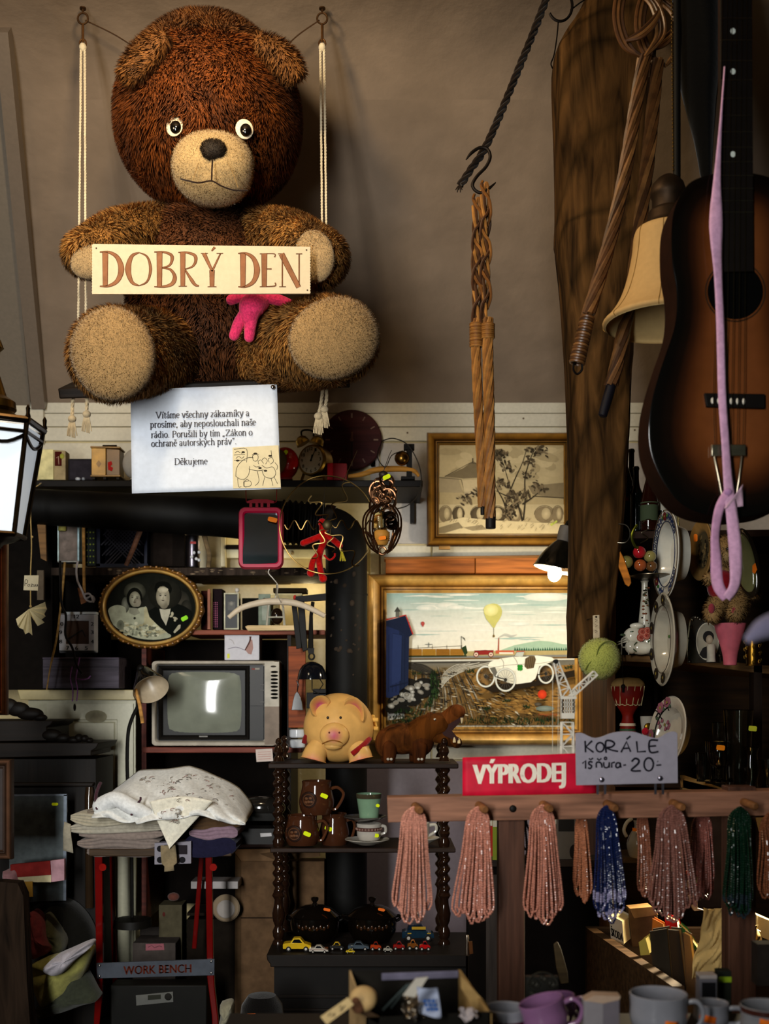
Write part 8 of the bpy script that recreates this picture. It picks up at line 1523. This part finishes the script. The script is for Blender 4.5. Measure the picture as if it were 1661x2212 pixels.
m = MB(3.62); m.box(1200,1762,1246,1857,-30,0,'5c564e'); m.rect(1206,1770,1240,1796,.6,'23201c'); m.blob(1240,1840,.8,10,16,'1c1916'); m.build('grey_carton', 'paper', tag_=('grey printed carton standing behind the third hank of beads', 'carton'), bevel=1)
for u0, u1, v0, v1, c, lab, Y in ((1052,1064,1770,1850,'a53024','red and white book spine standing behind the first upright of the rack',3.6),(1064,1077,1772,1858,'7d8a34','lime green lettered book spine touching the first upright of the rack',3.6),(1192,1202,1766,1857,'8a8478','thin pale spine beside the grey printed carton',3.62)):
    m = MB(Y, c); m.box(u0,v0,u1,v1,-40,0); m.box(u0+.5,v0,u1-.5,v0+14,.0,.6,'b9b4a4'); m.build('book', 'paper', tag_=(lab, 'book'), bevel=.6)
m = MB(3.6, '2a211b'); m.box(1010,1858,1330,1872,-80,0); m.build('rear_shelf', 'wood', tag_=('dark shelf holding the upright books behind the bead rack', 'shelf'))
m = MB(3.62, '120e0b'); m.box(1012,1873,1330,2560,-70,-4,'15100d'); m.build('added_sideboard', 'matte', tag_=('dark sideboard added behind the bead rack uprights to hide the bright wall', 'sideboard'))  # added dark block that covers the brightly lit wall behind the rack
m = MB(3.58, '3d3632'); m.box(1050,1890,1078,2440,-10,0); m.build('grey_strip', 'woodv', tag_=('grey wooden strip standing behind the first upright of the bead rack', 'strip'))
# ================================================================== book trough, papers and the counter in front
def seg_box(name, lab, cat, pts, z0, z1, c, m_='matte', bev=.002, parent=None, **kw):
    b_ = WB(c); n = len(pts); b_.add([(x, y, z0) for x, y in pts]+[(x, y, z1) for x, y in pts], [tuple(range(n)), tuple(range(n, 2*n))]+[(i,(i+1)%n,n+(i+1)%n,n+i) for i in range(n)]); return b_.build(name, m_, parent, tag_=(lab, cat) if lab else None, **kw)
t = T('book_trough', 'dark wooden trough running away along the shop side, packed with books', 'trough', 1360, 2800, 3.1)
far = P(1268, 2008, 3.42); near = P(1452, 2142, 2.74); zt = .83
seg_box('side_board', None, None, [(far.x, far.y),(near.x, near.y),(near.x+.03, near.y),(far.x+.03, far.y)], .45, zt, '4a3826', 'wood', parent=t)
seg_box('end_board', None, None, [(far.x, far.y),(far.x+.95, far.y),(far.x+.95, far.y+.03),(far.x, far.y+.03)], .45, zt, '33261a', 'wood', parent=t)
seg_box('floor_board', None, None, [(far.x, far.y),(near.x, near.y),(near.x+.9, near.y),(far.x+.95, far.y)], .42, .47, '2a1f16', 'wood', parent=t)
seg_box('leg', None, None, [(far.x+.02, far.y-.05),(far.x+.1, far.y-.05),(far.x+.1, far.y-.12),(far.x+.02, far.y-.12)], 0, .45, '2a1f16', 'wood', parent=t)
seg_box('leg', None, None, [(near.x+.02, near.y+.05),(near.x+.1, near.y+.05),(near.x+.1, near.y+.12),(near.x+.02, near.y+.12)], 0, .45, '2a1f16', 'wood', parent=t)
seg_box('leg', None, None, [(near.x+.75, near.y+.05),(near.x+.83, near.y+.05),(near.x+.83, near.y+.12),(near.x+.75, near.y+.12)], 0, .45, '2a1f16', 'wood', parent=t)
def book(lab, q, Y, d, c, page='b9ac8a', turn=0, name='book'):
    """upright book: q = quad of the cover in photo pixels, d = thickness in px to the far side"""
    t = T(name, lab, 'book', q[3][0], q[3][1], Y); m = MB(Y, c); n = 4
    m.prism(q, -3, 0); m.prism([(u+d*.9, v-d*.35) for u, v in q], -3-d, -d); m.build('cover', 'paper', t)
    m = MB(Y, page); a = [(q[0][0]*.98+q[1][0]*.02, q[0][1]+3), (q[1][0], q[1][1]+3), (q[2][0], q[2][1]-2), (q[3][0], q[3][1]-2)]
    m.add([(u, v, -3) for u, v in a]+[(u+d*.88, v-d*.34, -1-d) for u, v in a], [(0,1,2,3),(4,5,6,7),(0,1,5,4),(1,2,6,5),(2,3,7,6),(3,0,4,7)]); m.build('pages', 'paper', t); return t
t = book('white book lettered ŠKODA standing at the far end of the trough', [(1316,1976),(1344,1990),(1348,2042),(1320,2030)], 3.28, 26, 'b5b2a8', 'c2b68f')
m = MB(3.28); V, Fs = type_mesh('ŠKODA'); type_on(m, 'ŠKODA', 0, 0, 1, 1, 0.6, '17171a', .02); m.V = [(1319+25*u+1.5*v, 1999+u*13+(v)*22, .6) for u, v, w_ in m.V]; m.build('title', 'matte', t)
m = MB(3.3, '5f4a32'); m.prism([(1360,1966),(1408,1961),(1420,1978),(1420,2040),(1366,2046),(1360,1990)], -40, 0, '5a4630'); m.prism([(1360,1963),(1408,1958),(1422,1976),(1370,1984)], -41, 1, '8a6f4a'); m.build('card_file', 'matte', tag_=('brown card file box standing behind the white lettered book', 'file box'), bevel=1)
for i, (q, d, c, Y, lab, pg) in enumerate((
 ([(1410,1984),(1432,1996),(1438,2030),(1408,2022)], 6, 'a8682a', 3.2, 'orange brown booklet leaning beside the card file', 'b9a070'),
 ([(1436,1978),(1462,1990),(1470,2040),(1440,2030)], 10, 'a01a1e', 3.22, 'bright red book in the middle of the trough', 'c9b898'),
 ([(1466,1996),(1480,2008),(1508,2052),(1490,2050)], 8, '2a5a34', 3.14, 'dark green book leaning towards the crumpled paper', 'b0a078'),
 ([(1380,2036),(1394,2026),(1404,2062),(1384,2064)], 16, 'b0a050', 3.05, 'small red and yellow book lying open at the trough edge', 'a59a5a'),
 ([(1404,2012),(1440,2006),(1452,2130),(1412,2118)], 10, '3a342a', 2.98, 'dark patterned album nearest the trough side board', '6a5a40'),
 ([(1444,2008),(1466,2010),(1482,2140),(1456,2134)], 10, '2a221a', 2.94, 'dark album second from the trough side board', '7a6848'),
 ([(1476,2014),(1490,2022),(1506,2150),(1484,2146)], 8, '4a3a28', 2.92, 'brown album with pale edge, third from the side board', '8d7a54'))):
    book(lab, q, Y, d, c, pg)
def crumple(name, lab, cat, u0, v0, u1, v1, Y, c, seed, w0=30, m_='paper', sh=None):
    R_ = random.Random(seed); a = [R_.random()*6 for _ in range(8)]; m = MB(Y, c); sh = sh or (lambda s, q: (u0+(u1-u0)*s, v0+(v1-v0)*q))
    def f(s, q): u, v = sh(s, q); e = 12*sin(5*s+a[0]+3*q)+8*abs(sin(9*q+a[1]+4*s))+6*sin(13*s-7*q+a[2])+4*abs(sin(21*s+a[3]+11*q)); return (u+3*sin(q*9+a[4]), v+3*sin(s*11+a[5]), w0*sin(pi*s)*sin(pi*min(1,q*.9+.1))+e)
    m.grid(f, 34, 34); return m.build(name, m_, tag_=(lab, cat), solid=1.2, ang=25)
crumple('crumpled_paper', 'large crumpled sheet of tan packing paper among the books', 'paper', 1498, 1965, 1600, 2110, 2.87, 'c9b078', 3, 40, 'paper', lambda s, q: (1494+22*(1-q)+s*98, 1956+q*(158-50*s)+12*s))
crumple('crumpled_paper', 'smaller wrinkled tan paper by the second upright of the rack', 'paper', 1560, 1985, 1640, 2050, 3.05, 'bda26a', 5, 24, 'paper', lambda s, q: (1556+s*80, 1972+q*74+s*26))
m = MB(3.04, '8d7448'); limb(m, [(1540,2050,0),(1580,2060,6),(1606,2100,4)], [20,22,16], 16, '7a6238'); m.build('brown_bag', 'paper', tag_=('brown paper bag under the crumpled packing paper', 'bag')); m = MB(2.98, 'a01c1c'); m.lathe([(6,2066),(7,2070),(7,2090),(6,2092)], 1553, 0, 12); m.build('red_tube', 'gloss', tag_=('small red tube in front of the crumpled packing paper', 'tube'))
m = MB(3.3); m.prism([(1478,1880),(1507,1880),(1507,1916),(1478,1900)], -2, 0, 'c9c2b4'); m.poly([(1478,1880),(1507,1880),(1507,1892),(1478,1891)], .4, 'd0503c'); m.poly([(1478,1893),(1507,1893.6),(1507,1906),(1490,1902),(1478,1896)], .4, '5f8a3a'); m.poly([(1490,1908),(1507,1908),(1507,1916),(1498,1914)], .4, 'c43a5a'); m.build('striped_packet', 'paper', tag_=('striped packet in red, green and white between the bead hanks', 'packet'))
m = MB(3.28, 'b0a898'); m.prism([(1479,1900),(1507,1922),(1507,1962),(1520,1966),(1500,1968),(1476,1922)], -12, 0, '8d867a'); m.build('white_card', 'paper', tag_=('pale folded card standing below the striped packet', 'card'))
m = MB(3.3, 'bdb49a'); m.prism([(1636,1976),(1720,2012),(1720,2060),(1636,2020)], -50, 0, 'b5ab8c'); m.build('book_block', 'paper', tag_=('cream thick book lying beyond the second upright of the rack', 'book'), bevel=2); m = MB(3.2, 'c2baa4'); m.prism([(1634,2010),(1644,2012),(1648,2050),(1636,2052)], -20, 0); m.prism([(1646,2034),(1654,2038),(1656,2060),(1648,2058)], -20, 0, 'a06a5a'); m.build('paper_sheaf', 'paper', tag_=('small sheaf of pale cards below the cream thick book', 'cards'))
m = MB(3.15, '8a6a3c'); m.prism([(1633,1766),(1660,1766),(1660,1800),(1640,1796)], -4, 0, '7d6238'); m.build('tan_envelope', 'paper', tag_=('tan envelope corner behind the amber beads', 'envelope'))
m = MB(3.9, '3a302a'); m.box(1510,1764,1560,1960,-10,0,'4a3c34'); m.build('brown_screen', 'matte', tag_=('plain brown panel behind the rose brown beads', 'panel'))
m = MB(3.6, 'b5ad98'); m.lathe(spline([(6,1764),(26,1790),(34,1840),(22,1872),(16,1880)], 4), 1452, 0, 28); m.build('white_jar', 'gloss', tag_=('white jar glimpsed behind the dusky pink beads', 'jar'))
# the counter
m = WB('1c1511'); m.box(-1.2, .953, .93, 1.3, 0, 0) if 0 else None
def cbox(m, x0, x1, y0, y1, z0, z1, c=None): m.add([(x0,y0,z0),(x1,y0,z0),(x1,y1,z0),(x0,y1,z0),(x0,y0,z1),(x1,y0,z1),(x1,y1,z1),(x0,y1,z1)], [(0,1,2,3),(4,5,6,7),(0,1,5,4),(1,2,6,5),(2,3,7,6),(3,0,4,7)], c)
t = T('shop_counter', 'dark counter along the lower picture edge carrying cups and an open box', 'counter', 1180, 2600, 1.8)
m = WB('17120e'); cbox(m, -.30, .95, 1.62, 2.16, .905, .93); m.build('counter_top', 'satin', t); m = WB('120e0b'); cbox(m, -.26, .92, 1.66, 2.1, 0, .905); m.build('counter_body', 'matte', t)
ZC = .93; vb = lambda Y: 1500+(EYE-ZC)*F/Y
def mug(lab, name, u, v0, r0, r1, Y, c, hd, st=None, tilt=0, m_='gloss', band=None, hc=None):
    """mug standing on the counter: rim at row v0, radii in px at Y"""
    v1 = vb(Y); t = T(name, lab, 'mug', u, v1, Y); m = MB(Y, c); pr = spline([(r0,v0),(r0*.97,v0+(v1-v0)*.25),(r0*.92+r1*.08,v0+(v1-v0)*.55),(r1*1.05,v0+(v1-v0)*.86),(r1*.9,v1)], 5); i0 = m.mark()
    m.lathe([(r, v) for r, v in reversed(pr)]+[(pr[0][0]-1.5, v0-1.5)]+[(max(r-4, 1), min(v+1, v1-6)) for r, v in pr], u, 0, 40, c); piv = (u-r1, v1, 0); m.rot(i0, piv, 'w', tilt); m.build('body', m_, t)
    h = v1-v0; s_ = hd; m = MB(Y, hc or c); m.tube(spline([(u+s_*r0*.9,v0+h*.18,8),(u+s_*(r0+18),v0+h*.14,16),(u+s_*(r0+30),v0+h*.4,18),(u+s_*(r0+16),v0+h*.72,14),(u+s_*r0*.82,v0+h*.78,8)], 6), [4.6+1.2*abs(i/12-1) for i in range(25)], 10); m.rot(0, piv, 'w', tilt); m.build('handle', m_, t)
    if band: m = MB(Y, band[2]); m.lathe([(r0*1.005,v0+h*band[0]),(r0*.98,v0+h*band[1])], u, 0, 40, cap=False); m.rot(0, piv, 'w', tilt); m.build('band', m_, t)
    if st: m = MB(Y, st[2]); q = r0*.96; m.add([(st[0]+a, st[1]+b_, sqrt(max(q*q-(st[0]+a-u)**2, 0))+2) for b_ in (-7.5, 7.5) for a in (-15,-5,5,15)], [(0,1,5,4),(1,2,6,5),(2,3,7,6)]); m.rot(0, (st[0],st[1],q), 'w', 8); m.build('price_sticker', 'paper', t, solid=.6)
    return t
mug('large white mug with orange sticker standing next to the small white box', 'white_mug', 1422, 2146, 62, 46, 2.0, '86868c', 1, (1436,2197,'d8721c'))
mug('white cup with plum band behind the open box corner', 'white_mug', 1092, 2176, 47, 36, 2.02, '828288', 1, None, 0, 'gloss', (.35,.95,'4a1830'))
mug('violet pink cup lying tilted between the white cup and the small box', 'pink_cup', 1192, 2168, 50, 36, 1.98, '7f5c7c', 1, None, -16)
mug('violet pink cup behind the tilted one, lip leaning inward', 'pink_cup', 1206, 2160, 46, 34, 2.08, '6f5070', 1, None, -10)
mug('white mug half hidden behind the large white one', 'white_mug', 1536, 2166, 38, 30, 2.06, '7a7a80', 1, (1520,2192,'c8661a'))
mug('white mug cut off at the picture corner with orange sticker', 'white_mug', 1656, 2172, 56, 44, 1.96, '808084', 1, (1640,2196,'d8721c'), 0, 'gloss', (.0,.14,'4a2a22'))
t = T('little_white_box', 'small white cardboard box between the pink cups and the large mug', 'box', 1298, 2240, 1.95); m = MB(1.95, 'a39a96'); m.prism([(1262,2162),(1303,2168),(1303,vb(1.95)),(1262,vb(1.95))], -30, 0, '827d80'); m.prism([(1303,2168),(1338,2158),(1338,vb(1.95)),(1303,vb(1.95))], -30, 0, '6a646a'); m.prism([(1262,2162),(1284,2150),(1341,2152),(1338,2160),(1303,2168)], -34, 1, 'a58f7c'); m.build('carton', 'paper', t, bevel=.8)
t = T('white_carton', 'narrow white carton with dark window standing behind the large mug', 'carton', 1530, 2250, 2.2); m = MB(2.2, '8d8a92'); m.box(1511,2112,1548,2230,-30,0,'6d6a70'); m.box(1511,2106,1548,2114,-30,2,'a39a96'); m.rect(1516,2122,1546,2200,.6,'17161a'); m.build('carton', 'paper', t)
m = MB(2.25, '23261f'); m.box(1552,2098,1580,2240,-30,0); m.box(1552,2110,1580,2122,0,1,'8fa828'); m.box(1556,2160,1578,2166,0,1,'3a3d34'); m.build('dark_tin', 'satin', tag_=('dark tin with a lime label standing against the second upright', 'tin'), bevel=3)
m = MB(2.3, '2c2622'); m.box(1636,2040,1720,2130,-40,0); m.build('grey_case', 'matte', tag_=('dark grey case beyond the second upright above the corner mug', 'case'))
# open box with odds and ends
YO = 1.9; t = T('open_box', 'open dark box full of trinkets at the lower picture edge', 'box', 890, 2290, YO)
m = MB(YO, '191612')
m.prism([(790,2198),(1060,2186),(1060,vb(YO)),(790,vb(YO))], -4, 0, '15130f'); m.box(748,2140,1012,vb(YO),-170,-164,'1f1c18')
m.add([(748,2140,-168),(752,2136,-168),(794,2196,0),(790,2200,0),(748,2280,-168),(752,2280,-168),(794,2280,0),(790,2280,0)], [(0,1,2,3),(0,3,7,4),(1,2,6,5),(4,5,6,7),(0,1,5,4),(3,2,6,7)], '8a7352')
m.add([(1000,2136,-168),(1006,2136,-168),(1062,2190,0),(1056,2190,0),(1000,2280,-168),(1006,2280,-168),(1062,2280,0),(1056,2280,0)], [(0,1,2,3),(0,3,7,4),(1,2,6,5),(4,5,6,7),(0,1,5,4),(3,2,6,7)], '8a7048'); m.build('box', 'matte', t)
m = MB(YO, '8d7552'); m.prism([(999,2122),(1005,2128),(1058,2186),(1064,2196),(1030,2196),(1000,2150)], -60, -57, '93794f'); m.prism([(824,2142),(1000,2136),(1000,2152),(824,2158)], -160, -157, '6a6676'); m.build('flap', 'matte', t)
t = T('price_tag', 'tan paper tag with black figures hanging out of the open box', 'price tag', 730, 2210, 1.84); m = MB(1.84); i0 = m.mark(); m.prism([(692,2196),(752,2154),(764,2170),(706,2213)], 0, 1.2, 'b09a70'); m.build('tag', 'paper', t); m = MB(1.84)
for q in ([(708,2194),(716,2186),(714,2196),(724,2188),(722,2196)], [(732,2176),(738,2171),(737,2180),(746,2172)], [(734,2184),(742,2178)]): m.stroke(q, 1.6, 2.6, '2a2624')
m.build('figures', 'matte', t)
t = T('maraca', 'cream and brown round rattle lying in the open box', 'rattle', 786, 2170, 1.9); m = MB(1.9, 'b79a6c'); m.ell(785,2160,-10,31,28,28,28,18,'b09468'); m.build('ball', 'satin', t); m = MB(1.9, '6a4c34'); m.ell(774,2168,8,16,20,12,14,10,'6a4a36'); m.build('worn_patch', 'matte', t)
m = MB(1.9, '4a3a2a'); m.prism([(752,2160),(820,2196),(818,2212),(760,2180)], -6, 0, '3a2c1e'); m.build('dark_cover', 'leather' if 0 else 'matte', tag_=('dark flat case lying under the round rattle', 'case'))
for i, (a, b_, lab) in enumerate((((828,2186),(880,2128),'first dark blade leaning out of the open box, nearest the rattle'),((846,2182),(886,2126),'second dark blade with a green glint, beside the silver wrapping'))):
    m = MB(1.9, '1f2322'); m.tube([(a[0],a[1],-20),((a[0]+b_[0])/2,(a[1]+b_[1])/2,-14),(b_[0],b_[1],-10)], [7,6,3], 8); m.build('knife', 'metal', tag_=(lab, 'knife'))
crumple('silver_foil', 'crumpled silver wrapping paper in the open box', 'foil', 870, 2150, 914, 2200, 1.9, '8d8478', 9, 16, 'metal')
t = T('plastic_packet', 'clear plastic packet with blue squares in the open box', 'packet', 924, 2190, 1.88); m = MB(1.88, '8d93a4'); m.grid(lambda s, q: (900+s*46+8*q, 2130+q*62+6*s, 10*sin(s*4+q*5)), 14, 14); m.build('packet', 'satin', t, solid=.8); m = MB(1.88, '23508a')
for i in range(3):
    for j in range(3): m.box(914+i*9+j*3,2156+j*9,921+i*9+j*3,2162+j*9,11,12.4)
m.build('blue_squares', 'satin', t)
m = MB(1.88, 'a59f94'); m.prism([(870,2150),(898,2113),(925,2110),(896,2154)], -2, 2); m.build('grey_card', 'paper', tag_=('stiff grey card sticking up out of the open box', 'card'))
crumple('tissue', 'white tissue crumpled in the corner of the open box', 'tissue', 994, 2176, 1030, 2200, 1.9, 'a59c9c', 11, 12)
t = T('scroll_ornament', 'dark cast ornament with scrolls standing behind the cups', 'ornament', 1172, 2202, 2.12); m = MB(2.12, '23221d'); m.box(1136,2110,1206,2202,-14,0)
for k, (u, v, r) in enumerate(((1154,2124,12),(1190,2124,12),(1172,2112,9),(1150,2146,8),(1194,2146,8))): m.tube([(u+r*(1-i/22)*cos(i*.6), v+r*(1-i/22)*sin(i*.6), 2) for i in range(20)], 2, 6, '33312a')
m.tube(arc(1172,2128,32,28,180,360,14,2), 2.4, 6, '33312a'); m.box(1132,2160,1212,2168,-14,4); m.build('casting', 'dullmetal', t)
m = MB(2.6, '5a4a30'); m.prism([(1196,2040),(1204,2034),(1212,2050),(1226,2100),(1228,2124),(1212,2126),(1202,2090)], -6, 0, '4a3d28'); m.build('wooden_paddle', 'wood', tag_=('slim wooden paddle standing behind the tilted pink cup', 'paddle'), bevel=2)
m = MB(2.9, 'a59a8a'); m.lathe([(3,2020),(4,2026),(3,2034),(5,2060),(4,2064)], 1009, 0, 12, 'b0a698'); m.prism([(1010,2034),(1020,2034),(1022,2060),(1012,2062)], -3, 0, '9a6a44'); m.tube([(1009,2064,0),(1012,2784,0)], 3, 6, '2a2018'); m.build('tap_handle', 'metal', tag_=('small chrome and copper tap beside the first upright of the bead rack', 'tap'))
t = T('black_hat', 'black felt hat with orange sticker on the floor beside the large carton', 'hat', 560, 2300, 3.4); m = MB(3.4, '0f0d0c'); m.lathe([(4,2146),(30,2150),(44,2170),(48,2200),(70,2212),(74,2222)], 566, 0, 28); m.build('hat', 'felt', t); m = MB(3.4); m.prism([(540,2176),(557,2175),(557,2184),(541,2185)], 46, 47, 'c8661a'); m.build('price_sticker', 'paper', t)
bag('pale papers heaped on the floor between bench leg and carton', [(476,2170),(500,2166),(502,2200),(500,2225),(474,2225),(478,2190)], '8d8a78', 3.7, 31, 'papers')
# the oval blob of lantern light on the boards is left to the lamps
